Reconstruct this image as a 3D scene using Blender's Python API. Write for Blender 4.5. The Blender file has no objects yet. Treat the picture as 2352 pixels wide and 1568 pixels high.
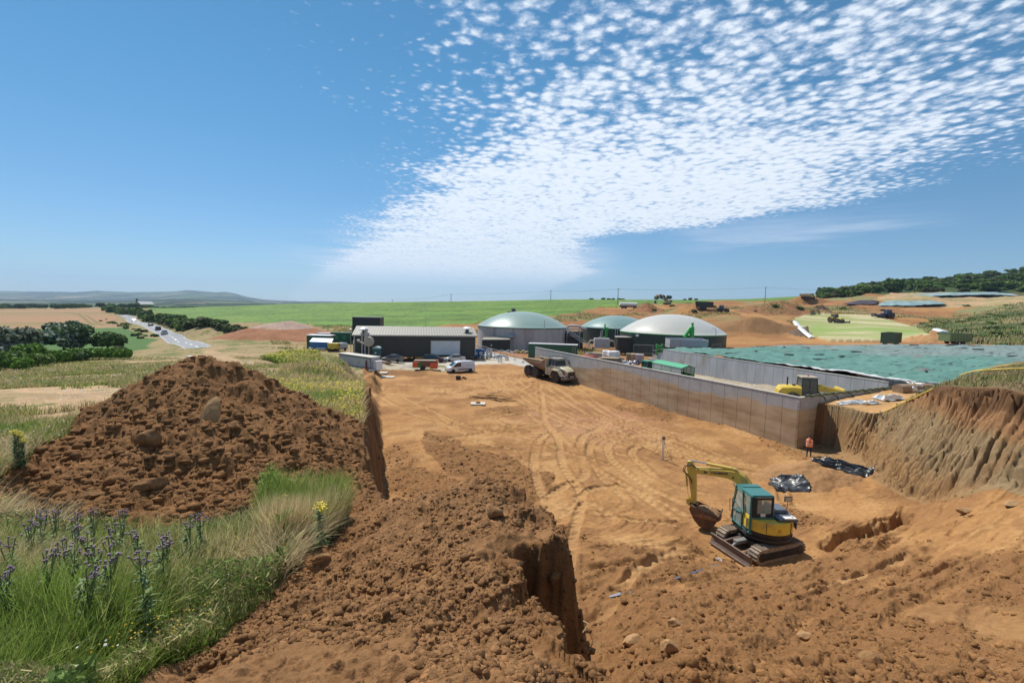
import bpy, bmesh, math, random
import numpy as np
from mathutils import Vector, Matrix
random.seed(7); RNG = np.random.default_rng(7)
R = math.radians
S = bpy.context.scene
HAZE_D = 0.00008
COL = S.collection

# ---------------------------------------------------------------- camera, measured from the photo (2352 px wide frame)
FOC = 1045.0; TP = 84/1045.0
ROLL = R(1.3); CR, SR = math.cos(ROLL), math.sin(ROLL)
CA, SA = 1/math.hypot(1, TP), TP/math.hypot(1, TP)
def P(px, py, Y):
    """world point seen at photo position (px,py) at forward distance Y (eye is the origin)"""
    dx, dy = px-1176, 784-py
    cx = (dx*CR-dy*SR)/FOC; cz = (dx*SR+dy*CR)/FOC
    d = CA + SA*cz
    return (cx/d*Y, Y, (-SA + CA*cz)/d*Y)
def PZ(px, py, z):
    p = P(px, py, 1.0); return (p[0]*z/p[2], z/p[2], z)
def proj(x, y, z):
    d = CA*y-SA*z; cx = x/d; cz = (SA*y+CA*z)/d
    return 1176+FOC*(cx*CR+cz*SR), 784-FOC*(-cx*SR+cz*CR)
cam = bpy.data.cameras.new('camera'); cam.sensor_width = 36; cam.lens = 36*FOC/2352
cam.clip_start = 0.05; cam.clip_end = 60000
camo = bpy.data.objects.new('camera', cam); COL.objects.link(camo)
camo.rotation_euler = (Matrix.Rotation(math.pi/2-math.atan(TP),3,'X') @ Matrix.Rotation(ROLL,3,'Z')).to_euler()
S.camera = camo
S.view_settings.view_transform = 'Standard'; S.view_settings.look = 'None'
S.view_settings.gamma = 1; S.view_settings.exposure = 0.22
S.view_settings.use_curve_mapping = False

# ---------------------------------------------------------------- materials
def nd(t, typ, **kw):
    n = t.nodes.new(typ)
    for k, v in kw.items():
        if k in n.inputs: n.inputs[k].default_value = v
        else: setattr(n, k, v)
    return n
def lk(t, a, ao, b, bi): t.links.new(a.outputs[ao], b.inputs[bi])
MATS = {}
def mat(name, col, rough=0.6, metal=0.0, var=0.18, scale=3.0, bump=0.0, dirt=None, dirtamt=0.0, spec=0.5, coat=0.0, stretch=(1,1,1), alpha=1.0, trans=0.0):
    if name in MATS: return MATS[name]
    m = bpy.data.materials.new(name); m.use_nodes = True; t = m.node_tree
    b = t.nodes['Principled BSDF']
    b.inputs['Roughness'].default_value = rough; b.inputs['Metallic'].default_value = metal
    b.inputs['Specular IOR Level'].default_value = spec
    if coat: b.inputs['Coat Weight'].default_value = coat
    if trans: b.inputs['Transmission Weight'].default_value = trans
    if alpha < 1: b.inputs['Alpha'].default_value = alpha
    tc = nd(t, 'ShaderNodeTexCoord'); mp = nd(t, 'ShaderNodeMapping'); mp.inputs['Scale'].default_value = stretch
    lk(t, tc, 'Object', mp, 'Vector')
    n = nd(t, 'ShaderNodeTexNoise', Scale=scale, Detail=5.0, Roughness=0.65); lk(t, mp, 'Vector', n, 'Vector')
    r = nd(t, 'ShaderNodeMapRange'); r.inputs['From Min'].default_value = 0.3; r.inputs['From Max'].default_value = 0.7
    r.inputs['To Min'].default_value = 1-var; r.inputs['To Max'].default_value = 1+var
    lk(t, n, 'Fac', r, 'Value')
    mx = nd(t, 'ShaderNodeVectorMath', operation='SCALE'); mx.inputs[0].default_value = col[:3]; lk(t, r, 'Result', mx, 'Scale')
    out = (mx, 'Vector')
    if dirtamt:
        n2 = nd(t, 'ShaderNodeTexNoise', Scale=scale*0.6, Detail=8.0, Roughness=0.7); lk(t, mp, 'Vector', n2, 'Vector')
        r2 = nd(t, 'ShaderNodeMapRange'); r2.inputs['From Min'].default_value = 0.62-dirtamt*0.35; r2.inputs['From Max'].default_value = 0.72
        lk(t, n2, 'Fac', r2, 'Value')
        mm = nd(t, 'ShaderNodeMix', data_type='RGBA'); lk(t, r2, 'Result', mm, 0)
        t.links.new(mx.outputs[0], mm.inputs[6]); mm.inputs[7].default_value = (*dirt, 1); out = (mm, 2)
        r3 = nd(t, 'ShaderNodeMapRange'); r3.inputs['To Min'].default_value = rough; r3.inputs['To Max'].default_value = 0.9
        lk(t, r2, 'Result', r3, 'Value'); lk(t, r3, 'Result', b, 'Roughness')
    t.links.new(out[0].outputs[out[1]], b.inputs['Base Color'])
    if bump:
        bp = nd(t, 'ShaderNodeBump', Strength=bump, Distance=0.02); lk(t, n, 'Fac', bp, 'Height'); lk(t, bp, 'Normal', b, 'Normal')
    MATS[name] = m; return m
def vmat(name, rough=0.9, nscale=(30.0, 4.0), namt=0.25, bump=0.5, bdist=0.03, spec=0.15, trans=0.0, cname='Col'):
    """surface whose base colour is a colour attribute broken up by noise"""
    m = bpy.data.materials.new(name); m.use_nodes = True; t = m.node_tree; b = t.nodes['Principled BSDF']
    b.inputs['Roughness'].default_value = rough; b.inputs['Specular IOR Level'].default_value = spec
    a = nd(t, 'ShaderNodeAttribute', attribute_name=cname); tc = nd(t, 'ShaderNodeTexCoord')
    n = nd(t, 'ShaderNodeTexNoise', Scale=nscale[0], Detail=4.0, Roughness=0.7); lk(t, tc, 'Object', n, 'Vector')
    n2 = nd(t, 'ShaderNodeTexNoise', Scale=nscale[1], Detail=5.0, Roughness=0.7); lk(t, tc, 'Object', n2, 'Vector')
    ad = nd(t, 'ShaderNodeMath', operation='ADD'); lk(t, n, 'Fac', ad, 0); lk(t, n2, 'Fac', ad, 1)
    r = nd(t, 'ShaderNodeMapRange'); r.inputs['From Min'].default_value = 0.7; r.inputs['From Max'].default_value = 1.3
    r.inputs['To Min'].default_value = 1-namt; r.inputs['To Max'].default_value = 1+namt; lk(t, ad, 'Value', r, 'Value')
    mx = nd(t, 'ShaderNodeVectorMath', operation='SCALE'); lk(t, a, 'Color', mx, 0); lk(t, r, 'Result', mx, 'Scale')
    lk(t, mx, 'Vector', b, 'Base Color')
    if bump:
        bp = nd(t, 'ShaderNodeBump', Strength=bump, Distance=bdist); lk(t, ad, 'Value', bp, 'Height'); lk(t, bp, 'Normal', b, 'Normal')
    if trans:
        tr = nd(t, 'ShaderNodeBsdfTranslucent'); lk(t, mx, 'Vector', tr, 'Color')
        ms = nd(t, 'ShaderNodeMixShader'); ms.inputs[0].default_value = trans
        lk(t, b, 'BSDF', ms, 1); lk(t, tr, 'BSDF', ms, 2); lk(t, ms, 'Shader', t.nodes['Material Output'], 'Surface')
    return m

# ---------------------------------------------------------------- mesh builder
class MB:
    def __init__(s): s.v = []; s.f = []
    def add(s, vs, fs):
        o = len(s.v); s.v += [tuple(p) for p in vs]; s.f += [tuple(i+o for i in f) for f in fs]; return s
    def box(s, c, d, rz=0, M=None, taper=1.0):
        x, y, z = d[0]/2, d[1]/2, d[2]/2
        vs = [(-x,-y,-z),(x,-y,-z),(x,y,-z),(-x,y,-z),(-x*taper,-y*taper,z),(x*taper,-y*taper,z),(x*taper,y*taper,z),(-x*taper,y*taper,z)]
        if M is not None: vs = [M @ Vector(p) for p in vs]
        cz, sz = math.cos(rz), math.sin(rz)
        vs = [(c[0]+p[0]*cz-p[1]*sz, c[1]+p[0]*sz+p[1]*cz, c[2]+p[2]) for p in vs]
        return s.add(vs, [(3,2,1,0),(4,5,6,7),(0,1,5,4),(1,2,6,5),(2,3,7,6),(3,0,4,7)])
    def b2(s, x0, x1, y0, y1, z0, z1): return s.box(((x0+x1)/2,(y0+y1)/2,(z0+z1)/2),(abs(x1-x0),abs(y1-y0),abs(z1-z0)))
    def cyl(s, a, b, r0, r1=None, n=16, caps=True):
        r1 = r0 if r1 is None else r1
        a, b = Vector(a), Vector(b); d = (b-a).normalized()
        u = d.orthogonal().normalized(); w = d.cross(u)
        vs = []
        for c, r in ((a, r0), (b, r1)):
            for i in range(n):
                t = 2*math.pi*i/n; vs.append(c + u*math.cos(t)*r + w*math.sin(t)*r)
        fs = [(i, (i+1)%n, n+(i+1)%n, n+i) for i in range(n)]
        if caps: fs += [tuple(range(n-1,-1,-1)), tuple(range(n, 2*n))]
        return s.add(vs, fs)
    def tube(s, pts, r, n=8, r1=None):
        pts = [Vector(p) for p in pts]; k = len(pts); vs = []
        up = None
        for i, p in enumerate(pts):
            d = (pts[min(i+1,k-1)]-pts[max(i-1,0)]).normalized()
            if up is None: up = d.orthogonal().normalized()
            up = (up - d*up.dot(d)).normalized(); w = d.cross(up)
            rr = r if r1 is None else r+(r1-r)*i/(k-1)
            vs += [p + up*math.cos(2*math.pi*j/n)*rr + w*math.sin(2*math.pi*j/n)*rr for j in range(n)]
        fs = [(i*n+j, i*n+(j+1)%n, (i+1)*n+(j+1)%n, (i+1)*n+j) for i in range(k-1) for j in range(n)]
        fs += [tuple(range(n-1,-1,-1)), tuple(range((k-1)*n, k*n))]
        return s.add(vs, fs)
    def prism(s, pts, y0, y1, axis='y'):
        """closed outline in the xz plane pushed along y (or in xy pushed along z with axis='z', yz along x with 'x')"""
        n = len(pts)
        if axis == 'y': vs = [(p[0], y0, p[1]) for p in pts]+[(p[0], y1, p[1]) for p in pts]
        elif axis == 'z': vs = [(p[0], p[1], y0) for p in pts]+[(p[0], p[1], y1) for p in pts]
        else: vs = [(y0, p[0], p[1]) for p in pts]+[(y1, p[0], p[1]) for p in pts]
        fs = [tuple(range(n)), tuple(range(2*n-1, n-1, -1))]+[(i, n+i, n+(i+1)%n, (i+1)%n) for i in range(n)]
        return s.add(vs, fs)
    def lathe(s, prof, c=(0,0,0), n=32, axis='z'):
        vs = []
        for r, h in prof:
            for i in range(n):
                t = 2*math.pi*i/n; a, b = r*math.cos(t), r*math.sin(t)
                vs.append((c[0]+a, c[1]+b, c[2]+h) if axis == 'z' else ((c[0]+a, c[1]+h, c[2]+b) if axis == 'y' else (c[0]+h, c[1]+a, c[2]+b)))
        k = len(prof)
        fs = [(i*n+j, i*n+(j+1)%n, (i+1)*n+(j+1)%n, (i+1)*n+j) for i in range(k-1) for j in range(n)]
        if prof[0][0] > 1e-4: fs.append(tuple(range(n-1,-1,-1)))
        if prof[-1][0] > 1e-4: fs.append(tuple(range((k-1)*n, k*n)))
        return s.add(vs, fs)
    def loft(s, secs, cap=True):
        n = len(secs[0]); vs = [p for sec in secs for p in sec]
        fs = [(i*n+j, i*n+(j+1)%n, (i+1)*n+(j+1)%n, (i+1)*n+j) for i in range(len(secs)-1) for j in range(n)]
        if cap: fs += [tuple(range(n-1,-1,-1)), tuple(range((len(secs)-1)*n, len(secs)*n))]
        return s.add(vs, fs)
    def xf(s, M, start=0):
        for i in range(start, len(s.v)): s.v[i] = tuple(M @ Vector(s.v[i]))
        return s
    def build(s, name, m, parent=None, bevel=0.0, smooth=False, label=None, seg=2, flip=True):
        me = bpy.data.meshes.new(name); me.from_pydata(s.v, [], s.f)
        if flip:
            bm = bmesh.new(); bm.from_mesh(me); bmesh.ops.recalc_face_normals(bm, faces=bm.faces); bm.to_mesh(me); bm.free()
        if smooth:
            me.polygons.foreach_set('use_smooth', [True]*len(me.polygons))
            try: me.set_sharp_from_angle(angle=R(35))
            except Exception: pass
        me.materials.append(m)
        o = bpy.data.objects.new(name, me); COL.objects.link(o)
        if parent is not None: o.parent = parent
        if bevel:
            b = o.modifiers.new('bevel', 'BEVEL'); b.width = bevel; b.segments = seg; b.limit_method = 'ANGLE'; b.angle_limit = R(40)
        if label: o['label'] = label
        return o
def thing(name, label, cat, loc=(0,0,0), rz=0, group=None, rx=0, ry=0, sc=None):
    o = bpy.data.objects.new(name, None); COL.objects.link(o); o.location = loc; o.rotation_euler = (rx, ry, rz)
    o['label'] = label; o['category'] = cat
    if group: o['group'] = group
    if sc: o.scale = (sc, sc, sc)
    return o
def tag(o, label, cat, group=None, kind=None):
    if label: o['label'] = label
    if cat: o['category'] = cat
    if group: o['group'] = group
    if kind: o['kind'] = kind
    return o
def kids(o): return [c for c in bpy.data.objects if c.parent == o]
def dup(o, loc=None, rz=None, label=None, sc=None, parent=None):
    c = o.copy(); COL.objects.link(c)
    if parent is not None: c.parent = parent
    if loc is not None: c.location = loc
    if rz is not None: c.rotation_euler[2] = rz
    if sc is not None: c.scale = (sc, sc, sc) if not hasattr(sc, '__len__') else sc
    if label: c['label'] = label
    for k in kids(o): dup(k, parent=c)
    return c
def text(name, body, size, m, parent, Mx, depth=0.004, spacing=1.0, bold=0.0):
    cu = bpy.data.curves.new('t', 'FONT'); cu.body = body; cu.size = size; cu.extrude = depth; cu.space_character = spacing; cu.offset = bold
    cu.align_x = 'CENTER'; cu.align_y = 'CENTER'
    to = bpy.data.objects.new('t', cu); COL.objects.link(to)
    dg = bpy.context.evaluated_depsgraph_get(); me = bpy.data.meshes.new_from_object(to.evaluated_get(dg))
    bpy.data.objects.remove(to); me.name = name; me.materials.clear(); me.materials.append(m)
    o = bpy.data.objects.new(name, me); COL.objects.link(o); o.parent = parent; o.matrix_basis = Mx
    return o

# ---------------------------------------------------------------- numpy noise
TAB = np.random.default_rng(99).random(1<<20).astype(np.float32)
def _h(ix, iy, s):
    k = (iy.astype(np.int64)*1031+ix.astype(np.int64)*7+(s*7919)) & 0xfffff
    return TAB[(k*40503+(k >> 7)) & 0xfffff]
def vn(x, y, s=0):
    ix = np.floor(x); iy = np.floor(y); fx = x-ix; fy = y-iy
    fx = fx*fx*(3-2*fx); fy = fy*fy*(3-2*fy)
    k = (iy.astype(np.int64)*1031+ix.astype(np.int64)*7+(s*7919))
    def t(q): q = q & 0xfffff; return TAB[(q*40503+(q >> 7)) & 0xfffff]
    a = t(k); b = t(k+7); c = t(k+1031); d = t(k+1038)
    return (a+(b-a)*fx)*(1-fy)+(c+(d-c)*fx)*fy
def fbm(x, y, f, o=4, s=0, g=0.5):
    r = np.zeros_like(x); a = 1.0; t = 0
    for i in range(o):
        r += a*(vn(x*f+i*17.3, y*f-i*9.1, s+i*7)-0.5); t += a; a *= g; f *= 2.03
    return r/t*2
def clods(x, y, cell, s=0, dens=0.6, flat=1.0):
    """rounded lumps of random size on a jittered grid: height 0..1 (times cell)"""
    gx = x/cell; gy = y/cell; ix = np.floor(gx); iy = np.floor(gy); out = np.zeros_like(x)
    for dx in (-1,0,1):
        for dy in (-1,0,1):
            cx = ix+dx; cy = iy+dy
            jx = cx+0.15+0.7*_h(cx,cy,s+1); jy = cy+0.15+0.7*_h(cx,cy,s+2)
            r = (0.18+0.42*_h(cx,cy,s+3)**1.5); on = _h(cx,cy,s+4) < dens
            an = _h(cx,cy,s+5)*3.14; ca, sa = np.cos(an), np.sin(an)
            ex = (gx-jx)*ca+(gy-jy)*sa; ey = (-(gx-jx)*sa+(gy-jy)*ca)*(1+0.8*_h(cx,cy,s+6))
            d2 = (ex*ex+ey*ey)/(r*r)
            h = np.where(on & (d2 < 1), r*np.sqrt(np.clip(1-d2, 0, 1))*flat, 0)
            out = np.maximum(out, h)
    return out
def sstep(x, a=0.0, b=1.0):
    t = np.clip((x-a)/(b-a), 0, 1); return t*t*(3-2*t)
def seg_dist(x, y, pts):
    """distance to a polyline and arc length of the nearest point"""
    best = np.full(x.shape, 1e9); arc = np.zeros(x.shape); L = 0
    for (x0,y0),(x1,y1) in zip(pts[:-1], pts[1:]):
        dx, dy = x1-x0, y1-y0; l = math.hypot(dx,dy)
        if l < 1e-6: continue
        t = np.clip(((x-x0)*dx+(y-y0)*dy)/(l*l), 0, 1)
        d = np.hypot(x-x0-t*dx, y-y0-t*dy); m = d < best
        best = np.where(m, d, best); arc = np.where(m, L+t*l, arc); L += l
    return best, arc
def inside(x, y, poly):
    c = np.zeros(x.shape, bool); n = len(poly)
    for i in range(n):
        x0,y0 = poly[i]; x1,y1 = poly[(i+1)%n]
        if y0 == y1: continue
        m = ((y0 > y) != (y1 > y)) & (x < (x1-x0)*(y-y0)/(y1-y0)+x0)
        c ^= m
    return c
# ---------------------------------------------------------------- terrain surfaces
def Pl(L): return [P(*p) for p in L]
def LZ(L): return [(x-zz*.0227, y, zz+.0227*x) for x,y,zz in L]
def SX(L, zz): return [(x-zz*.0227, y) for x,y in L]
A1 = P(1838,914,38.5); B1 = P(1229,797.7,80); _w = Vector((A1[0]-B1[0],A1[1]-B1[1],0)).normalized(); EW = Vector((-_w.y,_w.x,0)); NW = -_w   # EW along the end wall, NW away from the eye
FAR = Pl([(1700,800,115),(1700,780,140),(1700,760,160),(1700,740,185),(1700,720,215),(1700,705,260),(1700,694,330),(1700,691,450),(1700,689,700),
 (1850,785,120),(1850,765,150),(1850,741,190),(1850,722,220),(1850,702,300),(1850,688,400),(1850,684,520),
 (2000,785,115),(2000,752,160),(2000,725,215),(2000,715,240),(2000,703,262),(2000,692,285),(2000,686,300),(2000,680,322),(2000,677,345),(2000,669,400),(2000,662,480),
 (2200,795,90),(2200,782,110),(2200,760,150),(2200,740,190),(2200,725,220),(2200,704,258),(2200,694,285),(2200,679,305),(2200,672,322),(2200,668,345),(2200,658,400),(2200,648,480),
 (2352,800,80),(2352,790,100),(2352,762,130),(2352,728,180),(2352,705,225),(2352,690,260),(2352,681,300),(2352,676,322),(2352,655,400),(2352,632,500),(2352,622,600),
 (2700,790,110),(2700,740,180),(2700,680,300),(2700,600,500),(3000,800,80),
 (1500,775,160),(1500,752,190),(1500,735,215),(1500,717,250),(1500,704,300),(1500,694,380),(1500,690,450),(1500,689,700),
 (1300,790,140),(1300,768,165),(1300,745,190),(1300,733,210),(1300,715,260),(1300,702,330),(1300,689,450),(1300,690,700),
 (1100,775,150),(1100,755,175),(1100,746,195),(1100,732,225),(1100,712,300),(1100,693,450),(1100,695,700),
 (900,790,115),(900,765,150),(900,750,190),(900,722,270),(900,695,450),(900,697,700),
 (700,803,105),(700,780,130),(700,758,165),(700,745,190),(700,725,260),(700,698,450),(700,701,700),
 (600,795,105),(600,776,130),(600,757,165),(600,747,195),(600,725,270),(600,702,430),(600,706,700),
 (450,798,104),(450,783,125),(450,764,155),(450,748,200),(450,728,290),(450,708,430),(450,712,700),
 (400,787,132),(380,770,158),(362,758,185),(345,748,215),(302,734,300),(322,722,330),(270,724,380),(230,706,600),
 (310,808,98),(300,780,140),(300,754,205),(300,738,290),(290,714,450),(260,706,700),
 (150,802,100),(150,775,150),(150,760,190),(150,753,215),(150,724,350),(150,709,600),(150,706,750),
 (0,830,80),(0,795,120),(0,770,165),(0,756,210),(0,724,350),(0,709,600),(0,706,750),
 (-400,900,50),(-400,840,80),(-400,780,140),(-400,710,600)])
F_N = Pl([(1500,1568,5),(1500,1500,8),(1500,1400,12),(1500,1350,14.5),(1500,1250,20),
 (1900,1568,7),(1900,1450,11),(1900,1350,15),(1900,1260,20.0),(1700,1290,19.3),(1740,1255,21.2),
 (2350,1568,6.5),(2350,1450,9.5),(2350,1300,14),(2350,1200,17.5),(2352,1060,21.8),(2352,1120,20),(2900,1300,10),(2700,1568,6),
 (2150,1400,11.5),(2150,1300,16),(2150,1200,21),(2150,1130,25.2),(2050,1085,29.5),(1960,1058,33.5),(2250,1083,23.2),
 (1350,1300,17),(1000,818,118),(1200,815,112),(1150,800,126),(1300,800,126),(1400,800,130),(1600,812,113),(1100,812,112),(900,815,108)])+[PZ(a,b,-11.75) for a,b in ((1500,1000),(1500,925),(1500,1150),(1650,1000),(1650,1150),(1300,1200),(1200,1100),(1100,1150),(1000,1150),(1000,1000),(900,1190),(900,1000),(900,900),(1150,900),(1300,878),(1400,895),(1700,1000),(1600,960),(1780,1010),(1050,853),(860,860))]+[PZ(1880,1050,-11.9),PZ(1900,1150,-11.6),PZ(900,834,-11.6),PZ(1100,832,-11.6),PZ(1000,833,-11.6),PZ(870,832,-11.5),PZ(820,830,-11.5),PZ(1225,846,-11.5),PZ(1160,835,-11.6)]+LZ([(1.0,6,-7.3),(0,10,-9.3),(-5,15,-11),(-3,3,-6),(0.8,2.5,-4.4),(-12,24,-11.5),(-20,45,-11.4),(26,46,-11.9),(30,60,-11.9),(1.2,1.0,-2.5),(2.5,3.0,-3.6)])
U_N = Pl([(40,1070,11),(40,1300,6.2),(200,1500,3.9),(0,1568,3.4),(300,1568,3.2),(450,1400,4.8),(650,1280,6.5),(740,1262,7.1),(200,900,29),(0,900,28),(0,960,19),
 (100,1120,9.6),(60,1150,9.4),(300,1175,9.0),(600,1200,8.6),(450,1192,8.7),(829,916,31),(823,989,20.5),(826,1077,14.7),(850,1129,12.2),(869,1158,11),(700,860,50),(780,853,60),(838,893,48),(836,895,55),(818,882,50),(785,864,53),(800,872,59),
 (600,840,62),(450,840,60),(300,852,50),(640,830,70),(300,830,74),(150,838,68),(150,850,58),(0,855,58),(700,815,84),(600,822,84),(500,815,84),(450,818,84),(-300,1100,9),(-300,940,20),
 (470,829,17),(400,848,16.5),(290,903,15.5),(200,968,14.5),(165,990,14),(540,850,17.5),(600,872,18),(700,922,18),(790,962,18.4),
 (470,1000,12.3),(470,1100,10.3),(300,1050,11.3),(300,1120,9.8),(600,1000,13.2),(600,1100,10.9),(720,1050,13.2),(720,1150,10.4),(160,1100,10.3),(200,1050,11.7),(440,900,14.6),(560,920,15.4),(330,960,13.6),
 (1090,1127,7.5),(1200,1148,7.2),(1250,1178,6.5),(1300,1225,5.6),(1330,1270,5.0),(1350,1330,4.5),(1375,1400,4.0),(1385,1480,3.4),(1400,1568,2.9),(1000,1150,7.8),(900,1192,7.8),
 (820,1222,7.6),(620,1350,5.4),(560,1420,4.6),(480,1500,3.8),(400,1568,3.2),(1090,1250,5.3),(1090,1400,3.7),(900,1350,4.6),(900,1568,2.5),(1200,1568,2.4),(1250,1400,3.6),(700,1500,3.2)
 ])+LZ([(-21.5,65,-11.2),(-19,60,-10.7),(-14,24.5,-5.6),(-9,26,-5.9),(-17,18,-4.9),(-20,60,-8.9),(0,1.2,-1.75),(-3,1,-2.0),(3,1,-1.9),(1.0,9,-3.4),(-5,30,-6.2),(0,15,-4.5),(-10,45,-7.6)])
R_N = Pl([(1905,938,37.5),(2010,948,35.8),(2060,930,38.5),(2090,912,41),(1950,922,39.5),(2165,888,28.3),(2205,886,27.2),(2300,893,24),(2352,901,22.6),
 (2352,845,38),(2250,862,36),(2190,878,34),(2352,831,46),(2400,930,20)])+LZ([(44,45,-8.3),(40,46,-8.4),(45,60,-8.6),(32,15,-4.6),(40,15,-4.2),(28,37,-8.6),(33,40,-8.5),(37,42,-8.4)])
def rbf(pts):
    a = np.array(pts, float); U = a[:,0]/np.maximum(a[:,1],.5); V = np.log(np.maximum(a[:,1],.5))*0.9
    n = len(a); D = np.hypot(U[:,None]-U[None], V[:,None]-V[None])
    K = np.sqrt(D*D+0.0009); A = np.zeros((n+3,n+3)); A[:n,:n] = K+np.eye(n)*0.003; A[:n,n] = 1; A[:n,n+1] = U; A[:n,n+2] = V; A[n:,:n] = A[:n,n:].T
    w = np.linalg.solve(A, np.r_[a[:,2],0,0,0])
    def f(x, y):
        x = np.asarray(x,float); y = np.maximum(np.asarray(y,float),.5); u = (x/y).ravel(); v = np.log(y).ravel()*0.9
        out = w[n]+w[n+1]*u+w[n+2]*v
        for i in range(n): out += w[i]*np.sqrt((u-U[i])**2+(v-V[i])**2+0.0009)
        return out.reshape(x.shape)
    return f
def field(pts):
    f = rbf(pts); cu = np.linspace(-1.6,1.6,401); cv = np.linspace(math.log(.5), math.log(800), 300)
    VV, UU = np.meshgrid(cv, cu, indexing='ij'); T = f(UU*np.exp(VV), np.exp(VV))
    def g(x, y):
        y = np.clip(np.asarray(y,float),.51,799); u = np.clip(np.asarray(x,float)/y,-1.599,1.599)
        a = (u+1.6)/3.2*400; b = (np.log(y)-cv[0])/(cv[-1]-cv[0])*299
        i = np.minimum(a.astype(int),399); j = np.minimum(b.astype(int),298); a = a-i; b = b-j
        return (T[j,i]*(1-a)+T[j,i+1]*a)*(1-b)+(T[j+1,i]*(1-a)+T[j+1,i+1]*a)*b
    return g
fF, fU, fR = field(F_N+FAR), field(U_N+FAR), field(R_N+FAR+Pl([(1700,815,100)]))
# top edge of the left bank and of the heap the photographer stands on
EDGE = SX([(2.2,-1),(1.45,.9),(1.0,1.8),(.50,2.5),(.24,3.1),(.12,3.7),(.04,4.2),(-.06,4.7),(.14,5.0),(.64,5.15),(.70,5.5),(.58,6.0),(.35,6.7),(-.1,7.6),(-1.0,8.4)],-3)+SX([(-2.2,9.4),(-3.15,11),(-3.8,12.2),(-4.85,14.7)],-4.5)+SX([(-6.9,20.5),(-10.3,31),(-12.6,38),(-16.6,50)],-6.5)+[(-21.2,65),(-27,82),(-60,120)]
UPOLY = EDGE+[(-400,120),(-400,-1)]
def ew(a, n): q = Vector(A1)+EW*a+NW*n; return (q.x, q.y)
RIB = SX([(36,6),(33,12),(28.5,17),(25.6,20.5),(25.3,22.5),(25.9,24.5),(26.7,28),(27.9,31),(28.9,34.8)],-8)+[ew(2.6,-1.3),ew(2.5,.35),ew(24,.35),(60,56),(90,70)]
RPOLY = RIB+[(400,70),(400,6)]
TRENCH = [P(1918,1236,20.6)[:2], P(1990,1222,21.4)[:2], P(2078,1189,23.0)[:2]]
HEAPB = [(.9,1.0),(1.05,5.6),(.6,8),(-2.1,8.6),(-2.8,8.1),(-2.95,7.3),(-2.85,6.2),(-2.75,5.2),(-2.7,4.4),(-2.65,3.5),(-2.6,2.6),(-2.5,1.0)]
HEAPA = [(-11.2,8.5),(-8.6,7.6),(-6.0,7.4),(-4.6,7.9),(-3.0,8.9),(-2.8,10.8),(-4.0,14.2),(-5.6,17.5),(-6.4,19.6),(-8.8,21.5),(-12,22),(-15,19.5),(-15,15.8),(-13.8,14),(-12.2,11.5)]
def height(x, y, fine=False):
    x = np.asarray(x,float); y = np.asarray(y,float)
    L = fF(x,y); U = fU(x,y); Rr = fR(x,y)
    far = sstep(y, 75, 100)
    de, arc = seg_dist(x, y, EDGE); sd = np.where(inside(x,y,UPOLY), de, -de)
    w = 0.50+.25*sstep(y,7,11)+0.05*np.clip(y-15,0,60)*0.7+far*10
    n0 = fbm(x,y,1.3,4,3)*0.28+fbm(x,y,5.0,3,5)*0.10 if fine else 0
    # vertical furrows of the dug face
    n0 = n0 + (fbm(arc, arc*0, 3.0, 3, 9)*0.16*np.exp(-np.abs(sd)) if fine else 0)
    s = np.clip((sd+w+n0*(1-far))/w, 0, 1)
    prof = np.where(s > 0, 0.10*s+0.90*sstep(s,0.0,1.0)**0.9, 0)
    h = L+(U-L)*prof
    dr, arcr = seg_dist(x, y, RIB); sr = np.where(inside(x,y,RPOLY), dr, -dr)
    wall = (y > 37.6) & (arcr > 25.9)
    wr = np.interp(y, [6,12,18,22,26,30,35,38], [7,5,3,2.4,2.9,2.8,1.5,.6]); wr = np.where(wall, 0.15, wr)
    ribs = 0
    if fine:
        ph = arcr*1.0+sr*0.55*np.clip((y-20)/8,0,1)+fbm(x,y,.45,2,31)*.55+fbm(x,y,1.6,2,32)*.16
        fr = ph/0.38; tri = np.abs(fr-np.floor(fr)-.5)*2
        ribs = (np.sqrt(np.clip(1-(1-tri)**2,0,1))-.6)*0.55*sstep(y,19.5,22.5)*(1-.5*sstep(y,36,39))
        ribs = ribs*(0.25+1.2*vn(x*1.1,y*.8,44))*(.6+.8*vn(x*4.5,y*1.1,45))+fbm(x,y,1.1,3,33)*0.16+fbm(x*2.2,y,3.2,3,35)*.28
        ribs = np.where(wall, 0, ribs)*(1-sstep(y,35.8,37.2))
    sr2 = np.clip((sr+wr+ribs)/wr, 0, 1)
    rp = np.where(sr2 > 0.86, 0.80+ (sr2-.86)/.14*.20, sr2/.86*.80)
    h = h+(Rr-h)*rp*(1-far*0.0)
    dt, at = seg_dist(x, y, TRENCH)
    h = h - 0.85*(1-sstep(dt+(n0*0.8+fbm(x,y,2.5,3,47)*.3 if fine else 0), 0.22, 0.72))+0.2*np.exp(-((dt-1.15)/.4)**2)*(y>19)*(y<26)
    return h

# ---- grid: even steps of angle and of log distance
NU = 1300
us = np.linspace(-1.5, 1.5, NU)
vs_ = np.concatenate([np.exp(np.linspace(math.log(1.15), math.log(19), 560)), np.exp(np.linspace(math.log(19), math.log(38), 370))[1:], np.exp(np.linspace(math.log(38), math.log(60), 100))[1:], np.exp(np.linspace(math.log(60), math.log(760), 330))[1:]])
NV = len(vs_)
Yg, Ug = np.meshgrid(vs_, us, indexing='ij'); Xg = Ug*Yg
base = height(Xg, Yg, fine=True)
deE, arcE = seg_dist(Xg, Yg, EDGE); inU = inside(Xg, Yg, UPOLY); sdE = np.where(inU, deE, -deE)
drR, arcR = seg_dist(Xg, Yg, RIB); inR = inside(Xg, Yg, RPOLY); sdR = np.where(inR, drR, -drR)
jx = Xg+fbm(Xg,Yg,.9,4,61)*0.8; jy = Yg+fbm(Xg,Yg,.9,4,62)*0.8
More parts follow.
